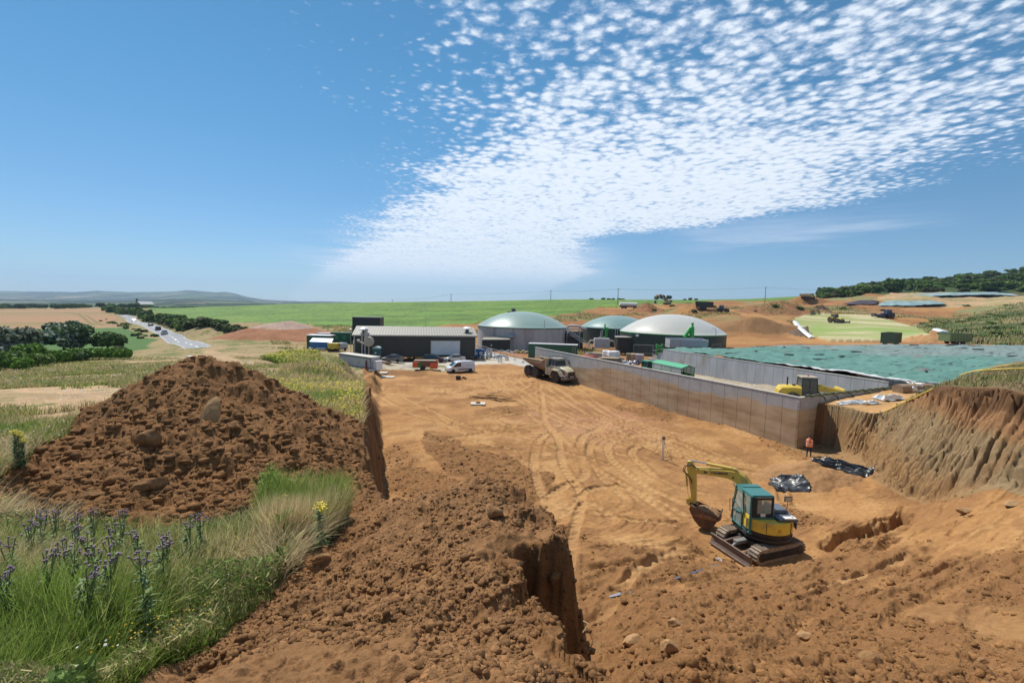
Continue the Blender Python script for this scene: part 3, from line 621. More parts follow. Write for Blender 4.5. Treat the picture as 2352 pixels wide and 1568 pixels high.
# lumpy cloudlets
dv = nd(t, 'ShaderNodeVectorMath', operation='SCALE'); t.links.new(noise(cv.outputs[0], 14.0, 3.0, .6, 0, 'Color'), dv.inputs[0]); dv.inputs['Scale'].default_value = 0.085
av = nd(t, 'ShaderNodeVectorMath', operation='ADD'); t.links.new(cv.outputs[0], av.inputs[0]); t.links.new(dv.outputs[0], av.inputs[1])
vo = nd(t, 'ShaderNodeTexVoronoi', feature='SMOOTH_F1', Scale=16.0, Smoothness=.6, Randomness=.9); t.links.new(av.outputs[0], vo.inputs['Vector'])
cell = M('SUBTRACT', 1.0, M('MULTIPLY', vo.outputs['Distance'], 1.55))
puff = M('ADD', cell, M('MULTIPLY', M('SUBTRACT', noise(cv.outputs[0], 24.0, 6.0, .66), .5), 1.15))
clump = M('MULTIPLY', M('SUBTRACT', noise(cv.outputs[0], 2.6, 3.0, .55), .5), 1.3)
dist_in = MR(cy, 1.6, 3.6, 0.06, .72)
lvl = M('ADD', M('ADD', M('MULTIPLY', cover, .98), M('MULTIPLY', clump, cover)), M('MULTIPLY', dist_in, cover))
cl = MR(M('ADD', puff, lvl), .90, 1.80)
cl = M('MULTIPLY', cl, MR(cover, .02, .30))
# thin streaks low over the horizon
sc = nd(t, 'ShaderNodeMapping'); sc.inputs['Scale'].default_value = (1.2, 3.0, 26.0); lk(t, tc, 'Generated', sc, 'Vector')
st = noise(sc.outputs[0], 1.7, 7.0, .62, .3)
band = M('MULTIPLY', MR(Z, .030, .07), MR(Z, .11, .15, 1.0, 0.0)); side = M('MULTIPLY', MR(X, -.50, -.25), MR(X, .10, .26, 1.0, 0.0))
thin = M('MULTIPLY', M('MULTIPLY', MR(st, .40, .60), band), M('MULTIPLY', side, 1.0))
b2 = M('MULTIPLY', MR(Z, .105, .13), MR(Z, .15, .185, 1.0, 0.0)); s2 = M('MULTIPLY', MR(X, .28, .40), MR(X, .60, .72, 1.0, 0.0))
thin2 = M('MULTIPLY', M('MULTIPLY', MR(st, .40, .68), b2), M('MULTIPLY', s2, .55))
b3 = M('MULTIPLY', MR(Z, .0, .035), MR(Z, .045, .072, 1.0, 0.0)); s3 = M('MULTIPLY', MR(X, .50, .62), .28)
alpha = M('MAXIMUM', M('MAXIMUM', cl, thin), M('MAXIMUM', thin2, M('MULTIPLY', b3, s3)))
alpha = M('MULTIPLY', alpha, MR(Z, .01, .09, .25, 1.0)); alpha = M('MULTIPLY', alpha, .90)
ccol = nd(t, 'ShaderNodeMix', data_type='RGBA'); t.links.new(MR(M('ADD', puff, lvl), 1.25, 2.1), ccol.inputs[0])
ccol.inputs[6].default_value = (6.6, 7.6, 9.2, 1); ccol.inputs[7].default_value = (9.2, 9.8, 10.4, 1)
mxs = nd(t, 'ShaderNodeMix', data_type='RGBA'); t.links.new(alpha, mxs.inputs[0]); 
tint = nd(t, 'ShaderNodeMix', data_type='RGBA'); t.links.new(MR(Z, .0, .45), tint.inputs[0]); tint.inputs[6].default_value = (.60,.78,.92,1); tint.inputs[7].default_value = (.47,.95,1.02,1)
tm = nd(t, 'ShaderNodeVectorMath', operation='MULTIPLY'); lk(t, sky, 'Color', tm, 0); t.links.new(tint.outputs[2], tm.inputs[1]); t.links.new(tm.outputs[0], mxs.inputs[6]); t.links.new(ccol.outputs[2], mxs.inputs[7])
t.links.new(mxs.outputs[2], bg.inputs['Color'])
S.cycles.max_bounces = 6; S.cycles.transparent_max_bounces = 8
# ================================================================= materials
conc = mat('concrete', (.36,.345,.32), .85, var=.16, scale=.8, bump=.3, dirt=(.25,.20,.13), dirtamt=.3, stretch=(1,1,.35))
concL = mat('pale_concrete', (.50,.47,.42), .85, var=.10, scale=1.5, bump=.2)
conc_in = mat('grey_concrete', (.38,.385,.405), .8, var=.18, scale=.5, bump=.2, dirt=(.30,.26,.20), dirtamt=.25, stretch=(1,1,.5))
def stained(name):      # precast wall caked with clay up to the old ground line
    m = mat(name, (.42,.41,.40), .85, var=.14, scale=1.2, bump=.3); t = m.node_tree; b = t.nodes['Principled BSDF']
    old = b.inputs['Base Color'].links[0].from_socket
    tc = nd(t,'ShaderNodeTexCoord'); sp = nd(t,'ShaderNodeSeparateXYZ'); lk(t,tc,'Object',sp,0)
    n = nd(t,'ShaderNodeTexNoise',Scale=.6,Detail=6.0,Roughness=.62); lk(t,tc,'Object',n,'Vector')
    n2 = nd(t,'ShaderNodeTexNoise',Scale=.9,Detail=7.0,Roughness=.65); lk(t,tc,'Object',n2,'Vector')
    ad = nd(t,'ShaderNodeMath',operation='MULTIPLY_ADD'); lk(t,n,'Fac',ad,0); ad.inputs[1].default_value = -3.0; lk(t,sp,'Z',ad,2)
    xx = nd(t,'ShaderNodeMath',operation='SUBTRACT'); lk(t,sp,'X',xx,0); xx.inputs[1].default_value = 26; xm = nd(t,'ShaderNodeMath',operation='MAXIMUM'); lk(t,xx,'Value',xm,0); xm.inputs[1].default_value = 0
    ad2 = nd(t,'ShaderNodeMath',operation='MULTIPLY_ADD'); lk(t,xm,'Value',ad2,0); ad2.inputs[1].default_value = .13; lk(t,ad,'Value',ad2,2)
    r = nd(t,'ShaderNodeMapRange'); lk(t,ad2,'Value',r,'Value')
    for k,v in (('From Min',1.62),('From Max',1.50),('To Min',0),('To Max',1)): r.inputs[k].default_value = v
    mq = nd(t,'ShaderNodeMapping'); mq.inputs['Scale'].default_value=(.22,1,1); lk(t,tc,'Object',mq,'Vector'); lk(t,mq,'Vector',n2,'Vector'); lk(t,mq,'Vector',n,'Vector')
    c = nd(t,'ShaderNodeValToRGB'); lk(t,n2,'Fac',c,'Fac'); e = c.color_ramp.elements
    e[0].position=.36; e[0].color=(.34,.22,.12,1); e[1].position=.6; e[1].color=(.54,.41,.26,1)
    mm = nd(t,'ShaderNodeMix',data_type='RGBA'); lk(t,r,'Result',mm,0); t.links.new(old,mm.inputs[6]); lk(t,c,'Color',mm,7)
    t.links.new(mm.outputs[2], b.inputs['Base Color']); return m
stain = stained('clay_stained_concrete')
def ribbed(name, col, pitch=.30, rough=.5, axis='X', amt=.28, bump=.9, **k):
    m = mat(name, col, rough, var=.07, scale=.8, **k); t = m.node_tree; b = t.nodes['Principled BSDF']
    old = b.inputs['Base Color'].links[0].from_socket
    tc = nd(t,'ShaderNodeTexCoord'); sp = nd(t,'ShaderNodeSeparateXYZ'); lk(t,tc,'Object',sp,0)
    d = nd(t,'ShaderNodeMath',operation='DIVIDE'); lk(t,sp,axis,d,0); d.inputs[1].default_value = pitch
    f = nd(t,'ShaderNodeMath',operation='FRACT'); lk(t,d,'Value',f,0)
    pp = nd(t,'ShaderNodeMath',operation='PINGPONG'); lk(t,f,'Value',pp,0); pp.inputs[1].default_value=.5
    r = nd(t,'ShaderNodeMapRange'); lk(t,pp,'Value',r,'Value'); r.inputs['From Min'].default_value=.16; r.inputs['From Max'].default_value=.24
    r.inputs['To Min'].default_value=1-amt; r.inputs['To Max'].default_value=1
    mm = nd(t,'ShaderNodeVectorMath',operation='SCALE'); t.links.new(old,mm.inputs[0]); lk(t,r,'Result',mm,'Scale'); lk(t,mm,'Vector',b,'Base Color')
    bp = nd(t,'ShaderNodeBump',Strength=bump,Distance=.03); lk(t,r,'Result',bp,'Height'); lk(t,bp,'Normal',b,'Normal'); return m
clad = ribbed('dark_cladding', (.040,.040,.036), .33)
cladB = ribbed('black_cladding', (.022,.026,.026), .33)
roofm = ribbed('roof_sheet', (.30,.275,.225), .55, amt=.3)
tankg = ribbed('green_tank_sheet', (.030,.055,.042), .5, amt=.15, bump=.3)
steel = mat('galvanised_steel', (.45,.47,.49), .4, .7, var=.12, scale=4)
white = mat('white_paint', (.72,.72,.72), .5, var=.05, scale=2)
whiteg = mat('off_white_panel', (.47,.46,.48), .55, var=.06, scale=1, dirt=(.35,.30,.25), dirtamt=.2)
green = mat('bright_green_paint', (.03,.33,.06), .45, var=.1)
dgreen = mat('dark_green_paint', (.012,.085,.045), .45, var=.12)
mgreen = mat('mid_green_paint', (.02,.20,.045), .4, var=.12, dirt=(.2,.17,.1), dirtamt=.15)
canopyg = mat('green_canopy', (.05,.33,.17), .6, var=.08)
blackm = mat('black_rubber', (.02,.02,.02), .7, var=.2)
dark = mat('dark_metal', (.05,.05,.055), .5, var=.2)
brownm = mat('rusty_steel', (.16,.075,.04), .8, var=.3, scale=4)
blue = mat('blue_paint', (.03,.13,.35), .45, var=.1)
yel = mat('yellow_paint', (.62,.44,.05), .45, var=.12, dirt=(.35,.22,.12), dirtamt=.25)
red = mat('red_paint', (.45,.05,.03), .5, var=.15)
orange = mat('orange_barrier', (.75,.13,.05), .55, var=.12)
glass = mat('dark_glass', (.03,.045,.05), .08, var=.05, spec=.8)
wood = mat('weathered_wood', (.30,.23,.16), .8, var=.25, scale=6)
plastw = mat('white_plastic_wrap', (.70,.70,.70), .35, var=.12, scale=3)
plastk = mat('black_plastic_sheet', (.03,.033,.038), .36, var=.3, scale=3)

# ================================================================= precast wall round the clamp
def prewall(name, A, B, hgt, thick, pw, m, mtop, label, zoffA=0, zoffB=0, steps=None, face=1):
    A, B = Vector(A), Vector(B); d = Vector((B.x-A.x, B.y-A.y, 0)); L = d.length; rz = math.atan2(d.y, d.x); n = int(round(L/pw)); pw = L/n
    t = thing(name, label, 'wall', (A.x, A.y, A.z-hgt), rz); dz = (B.z-A.z)/L
    for i in range(n):
        h = hgt+dz*(i+.5)*pw
        if steps and i < len(steps): h += steps[i]
        b = MB(); b.b2(i*pw+.012, (i+1)*pw-.012, -thick, 0, -1.3, h)
        b.build('panel', m, t, bevel=.015)
        c = MB(); c.b2(i*pw+.004, (i+1)*pw-.004, -thick-.03, .03, h+.002, h+.06); c.build('coping', mtop, t)
    f = MB(); f.b2(0, L, -thick+.04, -.04, -1.25, hgt-.25 if not steps else hgt-1.9); f.build('joint_filler', dark, t)
    return t
prewall('clamp_wall', A1, B1, 4.1, .22, 1.5, stain, concL, 'long outer precast concrete wall beside the pit, caked with brown clay below an old soil line')
E1 = (A1[0]+EW.x*24, A1[1]+EW.y*24, A1[2]-.15)
prewall('clamp_wall', (E1[0],E1[1],E1[2]), A1, 4.1, .22, 1.5, stain, concL, 'short concrete end wall meeting the long outer wall at the corner near the worker')
A2 = P(2056,879.5,49.5); B2 = P(1525,802,86)
n2_ = int(round(math.hypot(A2[0]-B2[0],A2[1]-B2[1])/1.5))
prewall('clamp_wall', B2, A2, 4.1, .22, 1.5, conc_in, concL, 'inner grey concrete wall holding the green sheeted heap, stepped down at its far end', steps=None)
d2 = Vector((B2[0]-A2[0], B2[1]-A2[1], 0)).normalized()
st = thing('stepped_wall_end', 'three short stepped concrete panels at the far end of the inner grey wall', 'wall', (B2[0],B2[1],B2[2]-4.1), math.atan2(d2.y,d2.x))
for i, hh in enumerate((3.35,2.6,1.9)):
    b = MB(); b.b2(i*1.5+.02,(i+1)*1.5-.01,0,.22,-1,hh); b.build('panel', conc_in, st, bevel=.015); c = MB(); c.b2(i*1.5,(i+1)*1.5,-.03,.25,hh+.002,hh+.06); c.build('coping', concL, st)

# ================================================================= green sheeted heap
near_e = [(1500,803,88),(1527,803,85.5),(1600,811,79),(1700,824,71),(1780,836,66),(1870,848,61),(1963,860,55.5),(2056,876,49.2),(2120,884,46.5),(2200,889,45),(2330,889,43),(2560,880,41)]
far_e = [(1640,812,100),(1655,810,101),(1690,805,104),(1750,800,107),(1800,798,108),(1870,797,108),(1960,795,106),(2060,794,103),(2160,795,99),(2260,796,94),(2380,798,88),(2620,800,80)]
NE = np.array([P(*p) for p in near_e]); FE = np.array([P(*p) for p in far_e]); tt = np.linspace(0,11,320); NEi = np.stack([np.interp(tt,np.arange(12),NE[:,k]) for k in range(3)],-1); FEi = np.stack([np.interp(tt,np.arange(12),FE[:,k]) for k in range(3)],-1)
ss = np.linspace(0,1,190)[:,None,None]
Q = NEi[None]*(1-ss)+FEi[None]*ss; crown = np.sin(np.pi*np.clip(ss[...,0]*.93+.03,0,1))**.7*np.interp(tt,[0,2,6,11],[.1,1.0,1.9,2.3])[None]
hx, hy = Q[...,0], Q[...,1]
Q[...,2] += crown*.55+fbm(hx,hy,.12,3,501)*.8*np.sin(np.pi*ss[...,0])+fbm(hx,hy,.8,3,503)*.22-np.abs(fbm(hx*.5,hy*1.4,.5,3,505))*.15+.05
hc = np.zeros(hx.shape+(3,))+c3(.155,.205,.195); tl = sstep(-(hx-P(2010,830,70)[0]*1.0)+fbm(hx,hy,.1,3,507)*9-(hy-75)*.25, -3, 5); hc = mixc(hc, c3(.085,.195,.165), tl)
hc = hc*(1+.22*fbm(hx,hy,1.0,4,509)[...,None]); sm = (np.abs(((hx*.95+hy*.33)/5.2)%1-.5)<.012)|(np.abs(((hy-.4*hx)/14)%1-.5)<.006); hc = np.where(sm[...,None], c3(.03,.05,.05), hc)
pt = (vn(np.floor(hx/1.3)*3.7,np.floor(hy/1.1)*5.1,511)>.93); hc = np.where(pt[...,None]&(np.abs(hx/1.3%1-.5)<.4)[...,None], c3(.14,.145,.135), hc)
edge_w = ss[...,0]+0*hx; hc = np.where(((edge_w<.012)&(tt[None]>4))[...,None], c3(.5,.5,.5), hc)
def gridmesh(name, V3, C3, m, close=True, thick=None):
    nv, nu = V3.shape[:2]; v = V3.reshape(-1,3); ii = (np.arange(nv-1)[:,None]*nu+np.arange(nu-1)[None]).ravel(); q = np.stack([ii,ii+1,ii+1+nu,ii+nu],-1)
    me = bpy.data.meshes.new(name); me.from_pydata(v.tolist(), [], q.tolist()); me.polygons.foreach_set('use_smooth', np.ones(len(q),bool))
    ca = me.color_attributes.new('Col','FLOAT_COLOR','POINT'); ca.data.foreach_set('color', np.concatenate([C3.reshape(-1,3),np.ones((len(v),1))],-1).ravel().astype(np.float32))
    me.materials.append(m); o = bpy.data.objects.new(name, me); COL.objects.link(o)
    if thick: s = o.modifiers.new('s','SOLIDIFY'); s.thickness = thick
    return o
sheet_m = vmat('woven_green_sheet', .75, (10.0,2.0), .18, .4, .05, .3)
tag(gridmesh('silage_heap', Q, hc, sheet_m, thick=.06), 'wide low heap under green woven sheeting behind the inner concrete wall', 'silage heap')
def heapz(x, y):
    k = np.argmin((hx-x)**2+(hy-y)**2); return float(Q[...,2].ravel()[k])
bagm = mat('dark_sandbag', (.03,.045,.045), .8, var=.3)
rr = random.Random(5); proto = None
for i in range(46):
    u = rr.uniform(.12,.98); s_ = rr.uniform(.06,.95); k = int(u*319); j = int(s_*189); p = Q[j,k]
    if p[0] > 1.2*p[1]: continue
    if proto is None:
        b = MB(); b.loft([[(x, math.cos(a)*.15*w, math.sin(a)*.09*w+.08) for a in np.linspace(0,2*math.pi,9)[:-1]] for x,w in ((-.95,.35),(-.8,.9),(0,1),(.8,.9),(.95,.35))]); proto = b.build('gravel_bag', bagm, smooth=True)
        tag(proto, 'long dark gravel bag lying on the green sheeting', 'gravel bag', 'gravel bags holding down the green sheeting'); o = proto
    else: o = dup(proto)
    o.location = tuple(p); o.rotation_euler = (0,0,rr.uniform(-.4,.9)); o.scale = (rr.uniform(.7,1.25),1,1)
def foldsheet(name, c, sx, sy, rz, seed, amp, m, label, cat, res=70, lift=.1, n=True, fld=1.0):
    u, v = np.meshgrid(np.linspace(-1,1,res), np.linspace(-1,1,res)); rad = 1+.18*fbm(u*1.3+seed,v*1.3,1.3,3,seed)
    x = u*sx*rad+.15*fbm(u,v,2,2,seed+3)*sx; y = v*sy*rad+.15*fbm(u,v,2,2,seed+5)*sy
    ca, sa = math.cos(rz), math.sin(rz); X = c[0]+x*ca-y*sa; Yy = c[1]+x*sa+y*ca
    f = fbm(u+seed*.31,v,1.1*fld,3,seed+7,.45); rid = (1-np.abs(fbm(u*.7+v*.5,v-seed,1.5*fld,2,seed+9))*2.6)
    Zz = Hn(X,Yy)+lift+amp*(np.clip(rid,0,1)**2*.7+f*.45)*(1-.4*np.maximum(np.abs(u),np.abs(v))**4)
    Zz = np.where(np.maximum(np.abs(u),np.abs(v))>.96, Hn(X,Yy)+.03+.3*amp*np.abs(f), Zz)
    o = gridmesh(name, np.stack([X,Yy,Zz],-1), np.ones(X.shape+(3,))*.02, m, thick=.012)
    return tag(o, label, cat)
foldsheet('plastic_sheet', hit(1811,1118)[:2], 1.05, .85, -.35, 3, .34, plastk, 'crumpled black plastic sheet lying on the pit floor right behind the excavator cab', 'plastic sheet')
foldsheet('plastic_sheet', hit(1938,1074)[:2], 1.55, .65, -.55, 11, .38, plastk, 'crumpled black plastic sheet with pale edges lying near the foot of the ribbed bank', 'plastic sheet')
# black plastic hanging along the near edge of the heap
ed = [P(x,y,Yd) for x,y,Yd in ((1966,862,55),(2000,868,52.5),(2040,874,50),(2080,879,48),(2120,884,46.5),(2172,887,45.2))]
kk = 90; e = np.array(ed); ts = np.linspace(0,5,kk); ex = np.stack([np.interp(ts,np.arange(6),e[:,k]) for k in range(3)],-1)
rows = []
for j,(fy,fz) in enumerate(((.9,.30),(.45,.33),(0,.26),(-.35,.05),(-.5,-.2),(-.62,-.45),(-.6,-.62))):
    r_ = ex.copy(); wv = fbm(ts*1.5,ts*0+j*.35,1.6,3,601); r_[:,1] += fy+wv*.25; r_[:,2] += fz*(1-.35*np.abs(wv))-.12+wv*.14; rows.append(r_)
tag(gridmesh('plastic_sheet', np.array(rows), np.ones((7,kk,3))*.02, plastk, thick=.02), 'long crumpled black plastic strip along the near edge of the green sheeted heap', 'plastic sheet')
# rolled green net over the end wall
b = MB(); q = []
for i in range(40):
    f = i/39; p = Vector(A1).lerp(Vector(E1), .03+f*.72); q.append((p.x, p.y+.05*math.sin(i*1.7), p.z+.12+.05*math.sin(i*2.3)))
b.tube(q, .11, 7); 
for f in (.12,.2,.3,.42):
    p = Vector(A1).lerp(Vector(E1), f); b.tube([(p.x,p.y-.05,p.z+.14),(p.x+.15,p.y-.3,p.z-.05),(p.x+.3,p.y-.34,p.z-.35)], .10, 6, .05)
tag(b.build('rolled_net', mat('green_net', (.10,.12,.07), .9, var=.4, scale=9), smooth=True), 'roll of greenish netting draped along the top of the end wall', 'netting')

# ================================================================= tanks
def tank(px, Y, rad, zr, hw, dome, wallm, domem, rimm, label, rimw=.16, n=96):
    X = P(px,752,Y)[0]
    t = thing('digester_tank', label, 'storage tank', (X, Y, zr-hw)); 
    b = MB(); b.lathe([(rad,-1.5),(rad,hw)], n=n); b.build('tank_wall', wallm, t, smooth=True)
    b = MB(); prof = [(rad+.10,-.02)]
    for i in range(15):
        a = i/14; r_ = rad*(1-a); prof.append((max(r_,0.0) if i<14 else 0.0, dome*(1-(1-a)**2.15)**.98))
    b.lathe([(r_, hw+h_) for r_,h_ in prof], n=n); b.build('dome', domem, t, smooth=True)
    b = MB(); b.lathe([(rad+.02,hw-.26),(rad+rimw,hw-.24),(rad+rimw,hw-.05),(rad+.02,hw-.03)], n=n); b.build('rim', rimm, t, smooth=True)
    return t
def domemat(name, col):
    m = mat(name, col, .34, var=.05, scale=.25, spec=.6, dirt=tuple(c*.8 for c in col), dirtamt=.1); return m
T1 = tank(1199.5, 130, 12.65, P(1200,748,130)[2], 6.3, 4.05, mat('tank_concrete', (.42,.39,.385), .85, var=.2, scale=.35, bump=.2, dirt=(.25,.20,.19), dirtamt=.35, stretch=(1.5,1.5,.25)), domemat('grey_green_membrane', (.21,.29,.26)), dgreen, 'large concrete tank with grey-green dome, behind the dark shed')
T2 = tank(1417, 147, 11.5, P(1417,751,147)[2], 6.6, 3.7, tankg, domemat('blue_green_membrane', (.16,.26,.24)), dgreen, 'middle dark green tank with blue-green dome, partly hidden by the pale domed tank')
T3 = tank(1543, 122, 13.45, P(1543,762,122)[2], 6.4, 4.7, tankg, domemat('cream_membrane', (.45,.44,.40)), green, 'nearest dark green tank with cream white dome and bright green rim', .14)
def onT(T, ang, rad, z, dr=0): a = R(ang); return (T.location.x+math.cos(a)*(rad+dr), T.location.y+math.sin(a)*(rad+dr), z)
# fittings on tank 1
g = T1.location; zt1 = g.z
def lamp_post(px, py, Y, h, label):
    p = P(px, py, Y); t = thing('lamp_post', label, 'lamp post', p)
    b = MB(); b.cyl((0,0,-1),(0,0,h),.10,.07,10); b.build('pole', steel, t, smooth=True)
    b = MB(); b.b2(-.35,.35,-.16,.12,h,h+.10); b.b2(-.4,.1,-.26,.10,h+.08,h+.2); b.build('lamp_head', white, t, bevel=.03)
lamp_post(1249,803,115,7.4,'galvanised lamp post in front of the concrete tank')
k = thing('kiosk', 'small dark clad kiosk with sloping pale lid at the foot of the concrete tank', 'kiosk', (*P(1140,800,117.2)[:2], P(1140,800,117.2)[2]-.15), R(-8))
b = MB(); b.prism([(-3.5,-.6),(3.5,-.6),(3.5,2.6),(-3.5,2.35)], -1.4, 1.4); b.build('body', cladB, k, bevel=.03)
b = MB(); b.add([(-3.6,-1.5,2.37),(3.6,-1.5,2.62),(3.6,1.5,3.0),(-3.6,1.5,2.75),(-3.6,-1.5,2.45),(3.6,-1.5,2.70),(3.6,1.5,3.08),(-3.6,1.5,2.83)],[(0,1,2,3),(4,5,6,7),(0,1,5,4),(1,2,6,5),(2,3,7,6),(3,0,4,7)]); b.build('lid', roofm, k)
b = MB(); b.b2(-1.2,-.9,-1.44,-1.4,.9,1.2); b.build('notice', white, k)
m_ = thing('mixer_unit', 'motor mixer unit bolted halfway up the concrete tank wall', 'mixer', onT(T1,-103,12.7,zt1+4.1), R(-13))
b = MB(); b.cyl((-.6,-.5,0),(.6,-.5,0),.38); b.b2(-.25,.25,-.5,.1,-.3,.3); b.cyl((.6,-.5,0),(1.3,-.5,0),.12); b.b2(-.8,.8,-.2,-.05,.4,.55); b.build('motor', steel, m_, bevel=.03)
b = MB(); b.tube([(-.6,-.25,.2),(-.65,-.25,-1.6),(-.6,-.25,-4.4)],.06); b.tube([(-.35,-.25,.2),(-.38,-.25,-1.6),(-.35,-.25,-4.4)],.04); b.build('pipe', white, m_)
# stair gantry between tanks 1 and 2
def at(px, py, Y): return Vector(P(px, py, Y))
t = thing('stair_gantry', 'galvanised pipe platform and stairs between the concrete tank and the middle green tank', 'gantry', at(1318,800,124)); o0 = t.location.copy()
def loc(px,py,Y): return at(px,py,Y)-o0
b = MB()
for dy in (0,1.6):
    for x in (1302,1331): b.cyl(loc(x,800,124+dy)-Vector((0,0,1)), loc(x,748,124+dy), .06, n=6)
    for yy in (771,766,762): b.cyl(loc(1301,yy,124+dy), loc(1333,yy,124+dy), .05, n=6)
    for x in range(1303,1334,6): b.cyl(loc(x,771,124+dy), loc(x,761,124+dy), .04, n=5)
b.build('platform', steel, t)
b = MB(); b.tube([loc(1303,758,123.6),loc(1305,749,123.6),loc(1312,748,123.6),loc(1330,749,123.6),loc(1334,753,123.6),loc(1346,755,134)], .32, 10); b.tube([loc(1304,765,124.4),loc(1308,755,124.4),loc(1329,755,124.4),loc(1332,764,124.4)], .22, 8); b.build('gas_pipe', mat('mauve_pipe', (.42,.40,.43), .5), t, smooth=True)
b = MB()
for dy in (0,1.1):
    for o_ in (0,4.5): b.cyl(loc(1310,768-o_,123.2-dy), loc(1357,801-o_,119.2-dy), .06, n=6)
for i in range(16):
    f = i/15; p0 = loc(1310,768,123.2).lerp(loc(1357,801,119.2), f); p1 = loc(1310,768,122.1).lerp(loc(1357,801,118.1), f); b.cyl(p0, p1, .05, n=5)
    if i%3 == 0: b.cyl(p0, p0+Vector((0,0,1.0)), .035, n=5); b.cyl(p1, p1+Vector((0,0,1.0)), .035, n=5)
for dy in (0,1.1): b.cyl(loc(1310,768,123.2-dy)+Vector((0,0,1)), loc(1357,801,119.2-dy)+Vector((0,0,1)), .05, n=6)
b.build('stairs', steel, t)
b = MB(); b.box(loc(1318,787,126.5), (4.6,3,6.5)); b.build('pump_house', cladB, t, bevel=.04)
# tank 2 fittings
t = thing('feed_ladder', 'bright green mixer mast with caged ladder in front of the middle tank', 'mast', at(1385,783,133)); o0 = t.location.copy()
b = MB(); b.b2(.6,1.3,-.2,.2,0,4.0); b.b2(.1,1.5,-.3,.3,3.2,3.9); b.cyl((.4,-.1,3.9),(.4,-.1,5.0),.2); b.build('mast', green, t, bevel=.04)
b = MB()
for x in (-1.2,-.75): b.cyl((x-.0,-.3,-1),(x+.5,-.3,3.2),.045,n=6)
for i in range(11): b.cyl((-1.2+i*.045,-.3,-.9+i*.38),(-.75+i*.045,-.3,-.9+i*.38),.035,n=5)
b.build('ladder', white, t)
for px in (1412,1417):
    t = thing('vent_pipe', ('left' if px==1412 else 'right')+' one of two thin steel pipes standing against the middle green tank', 'pipe', at(px,796,134.5))
    b = MB(); b.tube([(0,0,-1),(0,0,5.6),(.1,.1,5.9),(.3,.5,5.95)],.07,8); b.build('pipe', steel, t, smooth=True)
t = thing('pump_block', 'pale grey boxed pump unit with curved pipes before the middle tank', 'pump', at(1382,797,118)); b = MB(); b.b2(-2,1.9,-1,1,-.2,2.3); b.build('housing', conc_in, t, bevel=.05)
b = MB()
for s_ in (-1,1): b.tube([(s_*1.9,0,1.6),(s_*2.8,0,1.7),(s_*3.3,-.1,1.3),(s_*3.4,-.1,0)],.2,8); b.cyl((s_*.5,0,2.3),(s_*.5,0,2.6),.3)
b.build('pipe', mat('cream_pipe', (.5,.45,.35), .5), t, smooth=True)
t = thing('mixer_housing', 'black housing with pale lid between the two green tanks', 'housing', at(1437,801,117.5)); b = MB(); b.b2(-2.4,2.4,-1.2,1.2,-1,3.0); b.build('body', cladB, t, bevel=.05); b = MB(); b.b2(-2.7,2.5,-1.3,1.3,3.0,3.2); b.build('lid', concL, t, bevel=.02); b = MB(); b.b2(.6,2.2,-1.3,-1.0,4.0,4.3); b.build('bracket', green, t)
# tank 3 fittings
z3 = T3.location.z
t = thing('feed_screw', 'bright green bent feed auger standing against the cream domed tank', 'auger', at(1586,806,108)); b = MB()
b.tube([(.2,.3,-.5),(.2,.3,5.4),(.1,.3,5.7)],.55,10); b.build('riser', green, t, smooth=True)
b = MB(); b.tube([(.3,.3,5.6),(-.3,.2,5.3),(-1.6,0,3.2)],.5,10,.42); b.build('chute', green, t, smooth=True); b = MB(); b.cyl((.25,.3,5.6),(.25,.3,6.7),.22); b.b2(.0,.5,.1,.5,6.2,6.7); b.build('motor', green, t)
t = thing('feed_hopper', 'large grey ribbed feed hopper box in front of the cream domed tank', 'hopper', at(1575,817,103)); 
b = MB(); b.prism([(-4.3,2.0),(-4.1,3.8),(4.1,3.8),(4.3,2.0)], -1.6, -1.5); b.b2(-4.3,-4.2,-1.6,1.6,1.9,3.8); b.b2(4.2,4.3,-1.6,1.6,1.9,3.8); b.b2(-4.3,4.3,1.5,1.6,1.9,4.0); b.build('hopper_side', ribbed('ribbed_grey_sheet', (.42,.44,.46), .35, axis='Z'), t)
b = MB(); b.b2(-2.0,2.8,-1.74,-1.62,2.3,3.7); b.build('liner', mat('lilac_liner', (.35,.36,.42), .4), t); b = MB(); b.b2(-2.2,5.6,-1.9,1.4,-.4,1.9); b.build('base', whiteg, t, bevel=.05); b = MB()
for i in range(5): b.b2(-2.1+i*1.85,-2.0+i*1.85,-1.98,-1.9,-.4,1.9)
b.b2(-2.2,5.6,-2.0,-1.9,1.75,1.95); b.build('frame', mat('olive_frame', (.12,.16,.09), .6), t)
t = thing('valve_stand', 'short bright green valve stand left of the grey hopper', 'valve', at(1515,813,106)); b = MB(); b.b2(-.9,-.6,-.2,.2,-.5,2.4); b.b2(.3,.7,-.2,.2,-.5,2.4); b.b2(-.9,.7,-.25,.25,.9,1.4); b.b2(-.5,.2,-.3,.3,1.6,2.0); b.build('frame', green, t, bevel=.03)
t = thing('level_pipe', 'thin steel pipe with hooked top at the right side of the cream domed tank', 'pipe', at(1642,806,110.5)); b = MB(); b.tube([(0,0,-1),(0,0,4.9),(-.15,.2,5.4),(-.7,.9,5.6)],.08,8); b.build('pipe', steel, t, smooth=True)
t = thing('flood_light', 'small white flood light on the left of the cream domed tank rim', 'light', onT(T3,-144,13.5,z3+5.6), R(-140)); b = MB(); b.b2(0,.7,-.06,.06,0,.1); b.build('bracket', steel, t); b = MB(); b.b2(.5,.9,-.35,.35,-.15,.35); b.build('lamp_head', white, t, bevel=.04)
